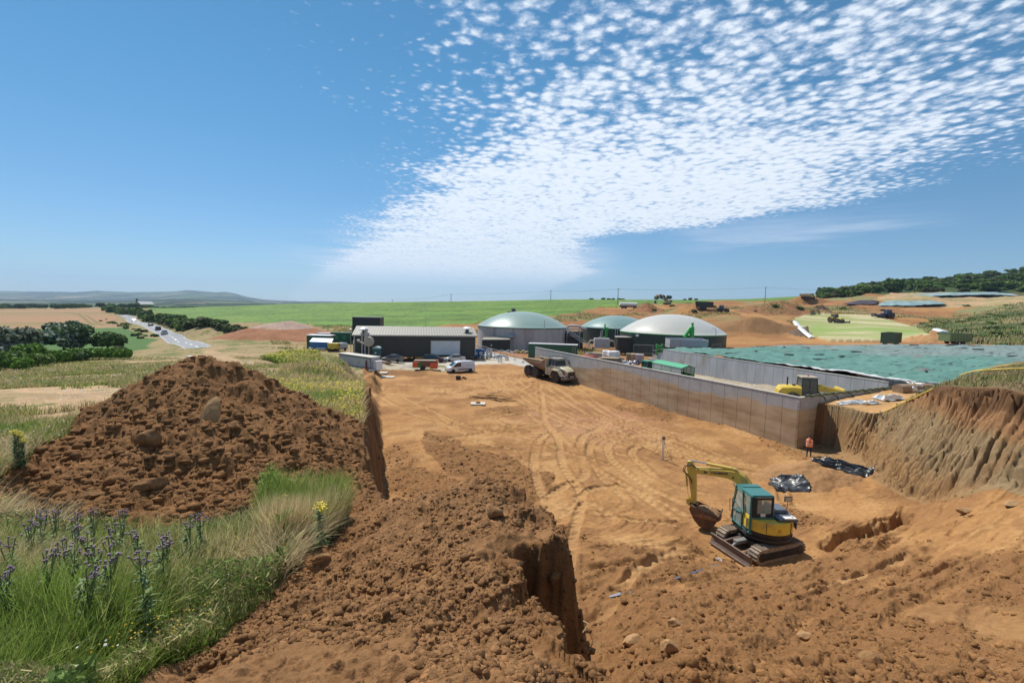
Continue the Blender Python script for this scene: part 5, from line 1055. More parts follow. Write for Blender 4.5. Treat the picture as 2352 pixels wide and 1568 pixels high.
# cars on the road
def roadcar(px, py, Y, away, body, g, m, label, off=-1.6, lights=False):
    p = P(px,py,Y); a = np.array(ROAD); d = np.hypot(a[:,0]-p[0],a[:,1]-p[1]); i = int(np.clip(d.argmin(),1,len(a)-2)); v = a[i+1]-a[i-1]; an = math.atan2(v[1],v[0])
    if not away: an += math.pi
    return car('road_car', label, 'car', (p[0],p[1],H(p[0],p[1])+.02), an, 4.5, 1.8, 1.5, body, g, m, wr=.33, group='cars driving on the curved road')
roadcar(377.5,767,162,True,HAT,HATG,paint('silver_car_paint',(.5,.5,.5)),'silver white hatchback nearest on the curved road')
roadcar(363,758,184,True,EST,ESTG,paint('black_car_paint',(.012,.014,.02)),'black estate car, second on the curved road, behind the silver one')
roadcar(346,748.5,214,True,SED,SEDG,paint('navy_car_paint',(.02,.025,.05)),'dark blue car, third on the curved road, farther than the black one')
roadcar(307,735,290,False,HAT,HATG,paint('bright_car_paint',(.7,.7,.7)),'white car farthest up the curved road coming toward the viewer by the trees')

# ================================================================= articulated dump truck
cream = mat('cream_truck_paint', (.50,.44,.31), .45, var=.08, scale=2, dirt=(.30,.22,.14), dirtamt=.35)
bedm = mat('muddy_tan_steel', (.30,.20,.12), .75, var=.2, scale=2, dirt=(.20,.095,.05), dirtamt=.5)
fw = hit(1276,879,40,90); rw = hit(1228,866.5,40,95); hd = math.atan2(fw[1]-rw[1], fw[0]-rw[0])
# origin below the front axle, centre line
cx_ = fw[0]+math.cos(hd+math.pi/2)*1.25; cy_ = fw[1]+math.sin(hd+math.pi/2)*1.25
zf = H(cx_,cy_); zr_ = H(cx_-math.cos(hd)*5.6, cy_-math.sin(hd)*5.6)
t = thing('dump_truck','dusty cream articulated six wheel dump truck with empty brown tipping body, on the pit floor','dump truck',(cx_,cy_,zf-.03),hd,ry=math.atan2(zr_-zf,5.6)*1)
for x in (0,-4.9,-6.75):
    for s in (-1,1): wheel(t, x, s*1.22, .86, .66, mat('tan_rim',(.30,.22,.13),.7,var=.2), tyrem, rimr=.5, lug=22)
b = MB(); b.b2(-7.6,-1.8,-.45,.45,.95,1.35); b.b2(-2.2,1.9,-.5,.5,.8,1.25); b.b2(-7.2,-4.4,-1.0,1.0,.7,.95); b.cyl((-1.9,0,.7),(-1.9,0,1.7),.4); b.build('chassis', dark, t, bevel=.03)
# hood with sloping nose
b = MB(); b.loft([[(x,-w,z0),(x,-w,z1-.14),(x,-w*.82,z1),(x,w*.82,z1),(x,w,z1-.14),(x,w,z0)] for x,w,z0,z1 in ((-.35,1.0,1.35,2.55),(.3,.98,1.3,2.52),(1.2,.9,1.25,2.32),(1.95,.82,1.2,2.0),(2.05,.78,1.2,1.92))]); b.build('hood', cream, t, smooth=True, bevel=.03)
b = MB(); b.b2(2.06,2.14,-.68,.68,1.0,1.9); b.build('grille', mat('brown_grille',(.10,.065,.05),.6), t, bevel=.02); b = MB(); [b.b2(2.14,2.17,-.62,.62,1.1+i*.12,1.14+i*.12) for i in range(7)]; b.build('grille_bar', dark, t)
b = MB(); b.b2(2.17,2.19,-.36,.36,1.12,1.24); b.build('number_plate', white, t)
b = MB(); b.b2(2.17,2.185,-.09,.09,1.66,1.80); b.build('badge', mat('red_badge',(.55,.15,.12),.5), t)
for s in (-1,1):
    b = MB(); [b.box((.72,s*.96,1.55+i*.14),(.62,.05,.05)) for i in range(5)]; b.build('side_louvre', dark, t)
    b = MB(); b.box((1.35,s*.90,1.72),(.34,.05,.75)); b.build('side_stripe', mat('faded_red',(.48,.10,.08),.5), t)
    b = MB(); b.prism([(-1.25,1.0),(-1.15,1.75),(-.75,2.05),(.75,2.05),(1.15,1.7),(1.55,1.25),(1.3,1.15),(.85,1.62),(.6,1.82),(-.6,1.82),(-.9,1.5),(-.98,1.0)],s*1.0,s*1.62); b.build('mudguard', cream, t, bevel=.03)
    b = MB(); b.b2(-2.3,-1.3,s*.65,s*1.5,1.0,2.2); b.build('side_locker', cream, t, bevel=.06)
    b = MB(); b.box((-.05,s*1.42,3.0),(.12,.22,.5)); b.tube([(-.3,s*1.0,3.2),(-.05,s*1.4,3.3)],.03,6); b.build('mirror', dark, t, bevel=.03)
    b = MB(); b.box((1.95,s*1.25,1.32),(.06,.28,.2)); b.build('headlight', lamp, t)
b = MB(); b.b2(1.65,2.3,-1.55,1.55,.72,1.08); b.b2(1.3,1.95,-1.6,-1.05,1.08,1.36); b.b2(1.3,1.95,1.05,1.6,1.08,1.36); b.build('bumper', mat('dusty_grey_bumper',(.16,.13,.11),.7), t, bevel=.06)
cabv = MB(); cabv.loft([[(-1.95,-1.0,1.55),(-.30,-1.0,1.55),(-.30,1.0,1.55),(-1.95,1.0,1.55)],[(-1.95,-1.0,2.45),(-.28,-1.0,2.45),(-.28,1.0,2.45),(-1.95,1.0,2.45)]]); cabv.build('cab', cream, t, bevel=.05)
b = MB(); b.loft([[(-1.9,-.96,2.46),(-.30,-.96,2.46),(-.30,.96,2.46),(-1.9,.96,2.46)],[(-1.85,-.85,3.40),(-.62,-.85,3.40),(-.62,.85,3.40),(-1.85,.85,3.40)]]); b.build('cab_glass', glass, t)
b = MB()
for x0,x1,y in ((-1.9,-1.85,1),(-.30,-.62,1),(-1.15,-1.2,1)):
    for s in (-1,1): b.tube([(x0,s*.975,2.44),(x1,s*.865,3.42)],.055,6)
b.build('cab_pillar', dark, t)
b = MB(); b.b2(-2.0,-.42,-.98,.98,3.42,3.62); b.b2(-.55,-.30,-.95,.95,3.30,3.46); b.build('cab_roof', mat('dusty_grey_roof',(.28,.25,.22),.7), t, bevel=.05)
b = MB(); pts = [(-1.9,-.9),(-.5,-.9),(-.5,.9),(-1.9,.9)]
for i in range(4): b.tube([(*pts[i],3.85),(*pts[(i+1)%4],3.85)],.035,6); b.tube([(*pts[i],3.6),(*pts[i],3.86)],.035,6)
b.build('roof_rail', dark, t)
b = MB(); b.cyl((-2.15,-.75,2.1),(-2.15,-.75,3.3),.11); b.build('exhaust', dark, t, smooth=True)
b = MB(); b.b2(-.02,.26,-.16,.16,2.53,2.56); b.build('hood_vent', dark, t)
# tipping body: open shell with thickness
bed = MB()
O = []; I = []
for x,wt,zb_,wb,zt_ in [(-2.5,1.45,1.75,.75,3.45),(-2.95,1.48,1.32,.75,3.05),(-5.1,1.52,1.52,.95,2.98),(-7.3,1.55,2.10,1.10,2.92),(-8.2,1.55,2.38,1.15,2.88)]:
    O.append([(x,-wt,zt_),(x,-wt,zb_+.62),(x,-wb,zb_),(x,wb,zb_),(x,wt,zb_+.62),(x,wt,zt_)]); I.append([(x,-wt+.1,zt_),(x,-wt+.1,zb_+.66),(x,-wb+.05,zb_+.1),(x,wb-.05,zb_+.1),(x,wt-.1,zb_+.66),(x,wt-.1,zt_)])
nO = len(O); bed.v = [p for s_ in O for p in s_]+[p for s_ in I for p in s_]; off = nO*6
for i in range(nO-1):
    for j in range(5): a_ = i*6+j; bed.f.append((a_,a_+1,a_+7,a_+6)); bed.f.append((off+a_,off+a_+6,off+a_+7,off+a_+1))
    for j in (0,5): a_ = i*6+j; bed.f.append((a_,a_+6,off+a_+6,off+a_))
for j in range(5): a_ = (nO-1)*6+j; bed.f.append((a_,a_+1,off+a_+1,off+a_))
bed.f.append(tuple(range(6))); bed.f.append((off+6,off+7,off+8,off+9,off+10,off+11))
for j in range(5): bed.f.append((j,j+1,off+j+1,off+j))
bed.build('tipping_body', bedm, t)
b = MB()
for s in (-1,1):
    b.tube([(-2.9,s*1.5,3.04),(-8.2,s*1.57,2.9)],.07,6); b.tube([(-2.95,s*1.5,3.04),(-2.3,s*1.5,3.5)],.08,6); b.tube([(-3.2,s*1.55,2.62),(-8.1,s*1.58,2.62)],.04,6)
b.build('top_rail', mat('pale_tan_edge',(.52,.40,.24),.6), t)
b = MB(); b.loft([[(-2.45,-1.45,1.9),(-2.45,1.45,1.9),(-2.55,1.45,3.45),(-2.55,-1.45,3.45)],[(-2.30,-1.45,1.9),(-2.30,1.45,1.9),(-2.25,1.45,3.5),(-2.25,-1.45,3.5)]]); b.build('headboard', cream, t, bevel=.03)
b = MB(); b.box((-3.35,-1.585,2.78),(.36,.02,.30)); b.build('decal', mat('pale_decal',(.5,.38,.33),.6), t)

# ================================================================= excavator
exy = mat('excavator_yellow', (.72,.52,.06), .42, var=.06, scale=2, dirt=(.42,.28,.12), dirtamt=.22)
exyb = mat('boom_yellow', (.66,.50,.10), .42, var=.08, scale=2, dirt=(.40,.28,.13), dirtamt=.3)
teal = mat('teal_cab_paint', (.035,.155,.145), .38, var=.06)
trackm = mat('muddy_track_steel', (.29,.225,.165), .75, .1, var=.35, scale=5)
bladem = mat('worn_blade_steel', (.17,.12,.095), .65, .2, var=.3, scale=3)
blk = mat('black_counterweight', (.018,.018,.022), .5, var=.3, scale=2, dirt=(.09,.06,.05), dirtamt=.3)
greyh = mat('dusty_grey_cover', (.09,.11,.14), .55, var=.15)
exglass = bpy.data.materials.new('cab_window_glass'); exglass.use_nodes = True; _b = exglass.node_tree.nodes['Principled BSDF']
_b.inputs['Base Color'].default_value = (.55,.65,.6,1); _b.inputs['Roughness'].default_value = .03; _b.inputs['Transmission Weight'].default_value = .0; _b.inputs['Alpha'].default_value = .28; _b.inputs['Specular IOR Level'].default_value = .8
EX, EY = 12.2, 21.2
ezz = np.median([H(EX+dx,EY+dy) for dx in (-1,0,1) for dy in (-.8,0,.8)])+.02
ex = thing('excavator','yellow and teal tracked mini excavator with dozer blade, its bucket resting on the pit floor','excavator',(EX,EY,ezz))
def RZ(a, T=(0,0,0)): return Matrix.Translation(T) @ Matrix.Rotation(a,4,'Z')
SC = 1.06
MU = Matrix.Scale(SC,4) @ RZ(R(200)); MV = Matrix.Scale(SC,4) @ RZ(R(92),(.13,0,0)); MBm = Matrix.Scale(SC,4) @ RZ(R(92),(.13,0,0)) @ RZ(R(57),(.86,-.08,0))
# undercarriage
for s in (-1,1):
    y = s*.90; w = .22
    prof = []; Lh = 1.10; rr_ = .31
    for a in np.linspace(-90,90,10): prof.append((Lh+rr_*math.cos(R(a)), .33+rr_*math.sin(R(a))))
    for a in np.linspace(90,270,10): prof.append((-Lh+rr_*math.cos(R(a)), .33+rr_*math.sin(R(a))))
    b = MB(); b.prism(prof, y-w, y+w)
    tr_ = b.xf(MU).build('track', trackm, ex)
    b = MB(); per = 2*2*Lh+2*math.pi*rr_; n = 46
    for i in range(n):
        q = per*i/n
        if q < 2*Lh: px_, pz_, an = Lh-q, .33+rr_, 0
        elif q < 2*Lh+math.pi*rr_: an = (q-2*Lh)/rr_; px_, pz_ = -Lh-rr_*math.sin(an), .33+rr_*math.cos(an); an = -an
        elif q < 4*Lh+math.pi*rr_: px_, pz_, an = -Lh+(q-2*Lh-math.pi*rr_), .33-rr_, math.pi
        else: an = (q-4*Lh-math.pi*rr_)/rr_; px_, pz_ = Lh+rr_*math.sin(an), .33-rr_*math.cos(an); an = math.pi-an
        Mx = Matrix.Translation((px_,y,pz_)) @ Matrix.Rotation(an,4,'Y'); b.box((0,0,0),(.085,w*2+.03,.035), M=Mx @ Matrix.Translation((0,0,.014))); b.box((0,0,0),(.022,w*2+.03,.04), M=Mx @ Matrix.Translation((.02,0,.04)))
    b.xf(MU).build('track_shoes', trackm, tr_)
    b = MB(); b.b2(-.95,.95,y-w-.02,y+w+.02,.16,.48); b.cyl((-Lh,y-w-.035,.33),(-Lh,y+w+.035,.33),.2,n=18); b.cyl((Lh,y-w-.035,.33),(Lh,y+w+.035,.33),.2,n=18); b.xf(MU).build('track_frame', blk, tr_, bevel=.015)
b = MB(); b.b2(-.7,.7,-.75,.75,.30,.52); b.cyl((0,0,.45),(0,0,.78),.42,n=28); b.xf(MU).build('undercarriage', dark, ex, bevel=.02)
b = MB()
for s in (-1,1): b.tube([(.55,s*.42,.40),(1.15,s*.50,.34),(1.62,s*.55,.26)],.075,8)
b.xf(MU).build('blade_arm', bladem, ex, smooth=True)
b = MB(); b.box((1.15,0,.52),(.62,.26,.16),M=None); b.cyl((1.4,0,.45),(1.68,0,.32),.06); b.xf(MU).build('blade_cylinder_cover', mat('grey_cover_plate',(.20,.19,.18),.6), ex, bevel=.02)
b = MB(); ss_ = []
for y in (-1.10,1.10): ss_.append([(1.66,y,.02),(1.80,y,.0),(1.76,y,.10),(1.72,y,.24),(1.75,y,.40),(1.81,y,.46),(1.74,y,.47),(1.66,y,.38),(1.63,y,.22)])
b.loft(ss_); b.b2(1.70,1.86,-1.10,1.10,-.03,.03); b.xf(MU).build('dozer_blade', bladem, ex)
# upper body: plan outline rounded, counterweight
def plan(pts, z0, z1, sc0=1.0, sc1=1.0):
    b = MB(); b.loft([[(p[0]*sc0,p[1]*sc0,z0) for p in pts],[(p[0]*sc1,p[1]*sc1,z1) for p in pts]]); return b
arc_ = [(-1.12*math.cos(R(a))*1.0, 1.08*math.sin(R(a))) for a in np.linspace(-62,62,17)]
out_ = [(.78,-1.02),(-.45,-1.08)]+[(-1.14*math.cos(R(a)), 1.12*math.sin(R(a))) for a in np.linspace(-58,58,17)]+[(-.45,1.06),(.05,1.04)]
plan(out_+[(.95,1.02),(1.0,.15),(.85,-.9)][:0]+[(.9,1.0),(1.05,.1)], .78, .92).xf(MV).build('turntable_deck', blk, ex, bevel=.02)
plan([(p[0]*1.005,p[1]*1.005) for p in out_], .80, 1.15, .93, 1.0).xf(MV).build('counterweight', blk, ex, bevel=.03)
rear = [( .78,-1.02),(-.45,-1.08)]+[(-1.15*math.cos(R(a)), 1.125*math.sin(R(a))) for a in np.linspace(-58,58,17)]+[(-.45,1.06),(-.42,1.05),(-.42,-.05),(.78,-.05)]
plan(rear, 1.155, 1.66, 1.0, .985).xf(MV).build('engine_cover', exy, ex, bevel=.05, seg=3)
b = MB(); b.b2(-.455,-.40,.98,1.055,.9,1.62); b.xf(MV).build('cover_seam', dark, ex)
for yy in (.50,-.62):
    b = MB(); b.box((-1.02 if yy>0 else -.97,yy,1.41),(.03,.014,.46)); b.xf(MV).build('panel_gap', dark, ex)
b = MB()
for i in range(6): b.box((-.62+0,-1.035-.0,1.30+i*.055),(.42,.05,.02), rz=R(-22))
b.xf(MV).build('cooling_slots', dark, ex)
b = MB(); b.b2(-.95,.35,-.96,-.08,1.665,1.80); b.b2(-.40,.30,-.80,-.12,1.80,1.98); b.xf(MV).build('hood_top', greyh, ex, bevel=.05)
b = MB(); b.b2(-.3,.2,-.2,-.08,1.8,2.12); b.b2(-.28,-.2,-.9,-.1,1.80,1.86); b.xf(MV).build('air_grille', dark, ex)
b = MB(); b.b2(-.98,-.75,-.85,-.35,1.80,1.86); b.cyl((-.85,-.7,1.8),(-.85,-.7,1.92),.05); b.xf(MV).build('lamp_unit', lamp, ex, bevel=.02)
# cab frame: posts, roof, door, glazing
CX0,CX1,CY0,CY1,CZ0,CZ1 = -.62,.92,-.02,1.00,.95,2.72
b = MB(); 
def post(b,x0,y0,z0,x1,y1,z1,r=.045): b.tube([(x0,y0,z0),(x1,y1,z1)],r,6)
for (x0,y0,x1,y1) in ((CX0,CY0,CX0+.06,CY0+.03),(CX0,CY1,CX0+.06,CY1-.04),(CX1,CY0,CX1-.22,CY0+.03),(CX1,CY1,CX1-.22,CY1-.04)): post(b,x0,y0,1.0,x1,y1,CZ1-.05,.055)
post(b,.12,CY1+.005,1.0,.08,CY1-.03,CZ1-.05,.05)
for zz_ in (1.02,1.70): post(b,CX0,CY0,zz_,CX0,CY1,zz_,.05)
post(b,CX0,CY1,1.02,CX1,CY1,1.02,.05); post(b,CX0,CY0,1.70,CX1,CY0,1.70,.05); post(b,CX1,CY0,1.05,CX1,CY1,1.05,.05)
b.xf(MV).build('cab_frame', teal, ex, smooth=True)
b = MB(); b.loft([[(CX0-.02,CY0-.0,CZ1-.09),(CX1-.20,CY0-.0,CZ1-.09),(CX1-.20,CY1,CZ1-.09),(CX0-.02,CY1,CZ1-.09)],[(CX0+.02,CY0+.04,CZ1),(CX1-.26,CY0+.04,CZ1),(CX1-.26,CY1-.05,CZ1),(CX0+.02,CY1-.05,CZ1)]]); b.b2(CX1-.62,CX1-.30,CY0+.08,CY1-.1,CZ1+.003,CZ1+.03); cr = b.xf(MV).build('cab_roof', teal, ex, bevel=.035, seg=3)
# rear window: dark surround with a clear pane
b = MB(); b.b2(CX0-.035,CX0-.01,CY0+.04,CY1-.06,1.74,1.90); b.b2(CX0-.035,CX0-.01,CY0+.04,CY0+.13,1.90,2.62); b.b2(CX0-.035,CX0-.01,CY1-.26,CY1-.06,1.90,2.62); b.b2(CX0-.035,CX0-.01,CY0+.13,CY1-.26,2.53,2.62); rw_ = b.xf(MV).build('rear_window', blackm, ex)
b = MB(); b.b2(CX0-.03,CX0-.018,CY0+.13,CY1-.26,1.90,2.53); b.xf(MV).build('pane', exglass, rw_)
b = MB(); b.b2(CX0-.045,CX0-.037,.36,.58,1.78,1.92); b.xf(MV).build('sticker', white, ex)
b = MB(); b.b2(CX0+.02,.08,CY1-.03,CY1-.02,1.75,2.60); b.xf(MV).build('side_window', exglass, ex)
b = MB(); b.b2(CX0+.02,.10,CY1-.03,CY1-.0,1.02,1.75); b.xf(MV).build('side_panel', exy, ex, bevel=.02)
b = MB(); b.add([(CX1-.0,CY0+.05,1.1),(CX1-.0,CY1-.05,1.1),(CX1-.2,CY1-.08,2.6),(CX1-.2,CY0+.08,2.6),(CX1-.015,CY0+.05,1.1),(CX1-.015,CY1-.05,1.1),(CX1-.215,CY1-.08,2.6),(CX1-.215,CY0+.08,2.6)],[(0,1,2,3),(7,6,5,4)]); b.xf(MV).build('windscreen', exglass, ex)
b = MB(); b.b2(CX0+.05,CX1-.25,CY0+.0,CY0+.012,1.75,2.60); b.xf(MV).build('side_window', exglass, ex)
dr = MB(); dp = [(.10,1.0),(.10,1.62),(-.02,1.74),(.12,2.58),(.62,2.60),(.88,1.75),(.88,1.0)]
for p, q in zip(dp, dp[1:]+dp[:1]): dr.tube([(p[0]-.12,CY1+.04,p[1]),(q[0]-.12,CY1+.04,q[1])],.035,6)
dr.tube([(-.0,CY1+.05,1.68),(.76,CY1+.05,1.52)],.035,6); dr.tube([(-.0,CY1+.05,1.74),(.76,CY1+.06,1.98)],.02,6)
dr = dr.xf(MV).build('door', teal, ex, smooth=True)
b = MB(); b.prism([(p[0]-.12,p[1]) for p in dp], CY1+.035, CY1+.045); b.xf(MV).build('pane', exglass, dr)
b = MB(); b.tube([(.66,CY1+.10,1.2),(.66,CY1+.14,1.3),(.66,CY1+.14,2.0),(.66,CY1+.10,2.1)],.018,6); b.xf(MV).build('handle', dark, dr)
b = MB(); b.b2(-.30,.20,.20,.72,1.0,1.42); b.b2(-.36,-.22,.20,.72,1.42,2.15); b.b2(-.32,-.22,.32,.60,2.15,2.42); b.xf(MV).build('seat', blackm, ex, bevel=.05)
b = MB(); b.b2(.45,.75,.1,.9,1.0,1.6); b.tube([(.4,.25,1.0),(.35,.25,1.75)],.03); b.tube([(.4,.7,1.0),(.35,.7,1.75)],.03); b.xf(MV).build('controls', dark, ex)
b = MB(); b.b2(-.60,.95,.0,.98,.93,.99); b.xf(MV).build('cab_floor', dark, ex)
b = MB(); b.tube([(-.05,-.98,1.7),(-.05,-1.02,2.25)],.016,6); b.b2(-.08,-.04,-1.20,-.84,2.20,2.46); b.xf(MV).build('mirror', dark, ex, bevel=.02)
b = MB(); b.b2(-.085,-.081,-1.17,-.87,2.23,2.43); b.xf(MV).build('mirror_glass', rimm_, ex)
b = MB(); b.tube([(CX1-.1,1.08,1.35),(CX1-.05,1.12,1.35),(CX1,1.14,1.9)],.015,6); b.xf(MV).build('grab_rail', dark, ex)
# boom (s forward, z up in its own swing frame)
def boomloft(pts, w): 
    b = MB(); top = [(p[0],p[1]) for p in pts]; bot = [(p[2],p[3]) for p in pts]
    b.loft([[(tx,-w,tz),(tx,w,tz),(bx_,w,bz_),(bx_,-w,bz_)] for (tx,tz),(bx_,bz_) in zip(top,bot)]); return b
bp_ = [(-.12,1.05,.14,.94),(-.06,1.6,.26,1.45),(.08,2.15,.44,1.95),(.28,2.62,.66,2.34),(.50,2.90,.90,2.56),(.76,3.04,1.14,2.66),(1.05,3.07,1.35,2.69),(1.5,3.03,1.6,2.68),(2.1,2.94,2.12,2.66),(2.62,2.86,2.64,2.62),(2.86,2.81,2.84,2.62),(2.94,2.76,2.90,2.66)]
bo = boomloft(bp_, .14).xf(MBm).build('boom', exyb, ex, bevel=.015)
b = MB(); b.cyl((.30,-.17,2.3),(.30,.17,2.3),.04); b.cyl((1.0,-.155,2.78),(1.0,.155,2.78),.045); b.xf(MBm).build('pin', dark, bo)
b = MB(); b.b2(-.32,.16,-.24,.24,.62,1.35); b.cyl((-.1,0,.55),(-.1,0,1.5),.14); b.xf(MBm).build('swing_bracket', blk, ex, bevel=.03)
b = MB(); b.prism([(.72,2.85),(.84,3.16),(.92,3.22),(1.02,3.16),(1.2,2.9)],-.10,.10); b.xf(MBm).build('cylinder_bracket', exyb, bo)
a0, a1 = Vector((.92,0,3.17)), Vector((3.02,0,3.18)); am = a0.lerp(a1,.62)
b = MB(); b.cyl(a0, am, .072, n=14); b.cyl(am-(a1-a0)*.02, am, .085, n=14); cy1 = b.xf(MBm).build('arm_cylinder', exyb, ex, smooth=True); b = MB(); b.cyl(am, a1, .040, n=14); b.xf(MBm).build('rod', chrome, cy1, smooth=True)
b = MB(); b.cyl((.22,.0,.95),(.62,.0,1.75),.065,n=14); cy2 = b.xf(MBm).build('boom_cylinder', dark, ex, smooth=True); b = MB(); b.cyl((.62,0,1.75),(1.0,0,2.5),.04,n=12); b.xf(MBm).build('rod', chrome, cy2, smooth=True)
b = MB()
for dy in (-.06,.0,.06): b.tube([(-.15,dy,1.3),(.02,dy,2.2),(.25,dy,2.7),(.5,dy,2.96),(.8,dy,3.10),(1.3,dy,3.09),(2.0,dy,2.99),(2.8,dy,2.87)],.018,6)
b.xf(MBm).build('hose', exyb, bo)
b = MB()
for dy,dd_ in ((.16,0),(.19,.06)): b.tube([(2.55,dy,2.86),(2.85,dy+.06,3.02+dd_),(3.15+dd_,dy+.08,2.95),(3.22+dd_,dy+.06,2.70),(3.02,dy,2.45),(2.86,dy,2.25),(2.84,dy,2.1)],.020,6)
b.xf(MBm).build('hose', blackm, ex)
# dipper arm
ar = MB(); ar.loft([[(x0,-.105,z0),(x0,.105,z0),(x1,.105,z1),(x1,-.105,z1)] for x0,z0,x1,z1 in ((2.92,3.20,3.10,3.16),(2.80,3.0,3.14,2.96),(2.68,2.72,3.10,2.76),(2.66,2.45,3.06,2.5),(2.62,1.9,2.94,1.92),(2.60,1.3,2.84,1.32),(2.60,.98,2.80,.98))]); arm = ar.xf(MBm).build('dipper_arm', exyb, ex, bevel=.015)
b = MB(); b.cyl((3.16,0,2.55),(3.08,0,1.85),.055,n=12); bc = b.xf(MBm).build('bucket_cylinder', exyb, ex, smooth=True); b = MB(); b.cyl((3.08,0,1.85),(2.98,0,1.22),.03,n=10); b.xf(MBm).build('rod', chrome, bc, smooth=True)
b = MB(); b.prism([(2.92,1.30),(3.04,1.26),(3.06,1.02),(2.92,.90),(2.82,1.0)],-.13,-.10); b.prism([(2.92,1.30),(3.04,1.26),(3.06,1.02),(2.92,.90),(2.82,1.0)],.10,.13); b.cyl((2.68,-.14,1.10),(2.68,.14,1.10),.06); b.cyl((2.98,-.15,1.2),(2.98,.15,1.2),.045); b.xf(MBm).build('bucket_link', exyb, ex)
bkm = mat('muddy_bucket_steel', (.11,.065,.045), .7, .2, var=.3, scale=3, dirt=(.26,.14,.07), dirtamt=.6)
prof_ = [(2.80,1.06),(2.86,.86),(2.74,.62),(2.60,.36),(2.36,.12),(2.08,.03),(1.82,.12),(1.62,.42),(1.46,.78)]
inn = [(2.55,.92),(2.62,.80),(2.62,.62),(2.50,.38),(2.30,.18),(2.08,.10),(1.88,.18),(1.69,.45),(1.50,.78)]
b = MB(); wb_ = .44; n = len(prof_)
b.v = [(p[0],-wb_,p[1]) for p in prof_]+[(p[0],wb_,p[1]) for p in prof_]+[(p[0],-wb_+.03,p[1]) for p in inn]+[(p[0],wb_-.03,p[1]) for p in inn]
for i in range(n-1): b.f += [(i,i+1,n+i+1,n+i),(2*n+i,3*n+i,3*n+i+1,2*n+i+1)]
for o_ in (0,n): b.f.append(tuple(range(o_,o_+n)) if o_ else tuple(range(n-1,-1,-1)))
b.f += [(0,n,3*n,2*n),(n-1,2*n-1,4*n-1,3*n-1)]
for o_ in (0,n): b.f.append(tuple(range(2*n+o_,3*n+o_)))
bk = b.xf(MBm).build('bucket', bkm, ex)
b = MB()
for i in range(5): y = -.38+i*.19; b.box((0,0,0),(.05,.07,.16),M=Matrix.Translation((1.44,y,.86)) @ Matrix.Rotation(R(-22),4,'Y'))
b.xf(MBm).build('tooth', bladem, bk)
b = MB(); b.cyl((2.76,-.2,.92),(2.76,.2,.92),.07); b.box((2.72,0,1.0),(.3,.3,.16)); b.xf(MBm).build('quick_hitch', blk, ex)
b = MB(); n_ = 18; rr3 = random.Random(4)
vv = []; 
for i in range(n_):
    for j in range(12):
        u = i/(n_-1); v = j/11; x = 1.52+u*1.12; y = -.40+.80*v; e_ = math.sin(math.pi*u)**.5*math.sin(math.pi*v)**.5
        vv.append((x,y,.66+.0*u+.26*e_+(rr3.random()-.5)*.07*e_-.12*(1-e_)))
fb = len(vv); vv += [(2.0,0,.2)]
b.v = vv; b.f = [(i*12+j,(i+1)*12+j,(i+1)*12+j+1,i*12+j+1) for i in range(n_-1) for j in range(11)]
soilo = mat('bucket_soil', (.30,.165,.08), .95, var=.35, scale=9, bump=.8)
o = b.xf(Matrix.Translation((EX,EY,ezz)) @ MBm).build('soil_load', soilo, smooth=True); tag(o,'heaped brown soil lying in the excavator bucket','soil')
md = o.modifiers.new('s','SOLIDIFY'); md.thickness = .12
# lettering on the boom's left side
lm = mat('navy_lettering', (.03,.025,.09), .5)
Lx = MBm @ Matrix.Translation((1.62,.1425,2.86)) @ Matrix.Rotation(math.pi,4,'Z') @ Matrix.Rotation(R(90),4,'X')
tx = text('lettering','YANMAR',.155,lm,bo,Lx @ Matrix.Rotation(R(8),4,'Z') @ Matrix.Diagonal((1.25,1,1,1)),bold=.006)
b = MB(); b.prism([(2.12,2.78),(2.22,2.84),(2.36,2.83),(2.26,2.77),(2.36,2.72),(2.16,2.72),(2.24,2.77)],.141,.145); b.xf(MBm).build('emblem', lm, bo)
b = MB(); b.cyl((-1.15,.0,1.36),(-1.135,.0,1.36),.07,n=16); b.xf(MV).build('badge', mat('ochre_badge',(.5,.3,.04),.5), ex)

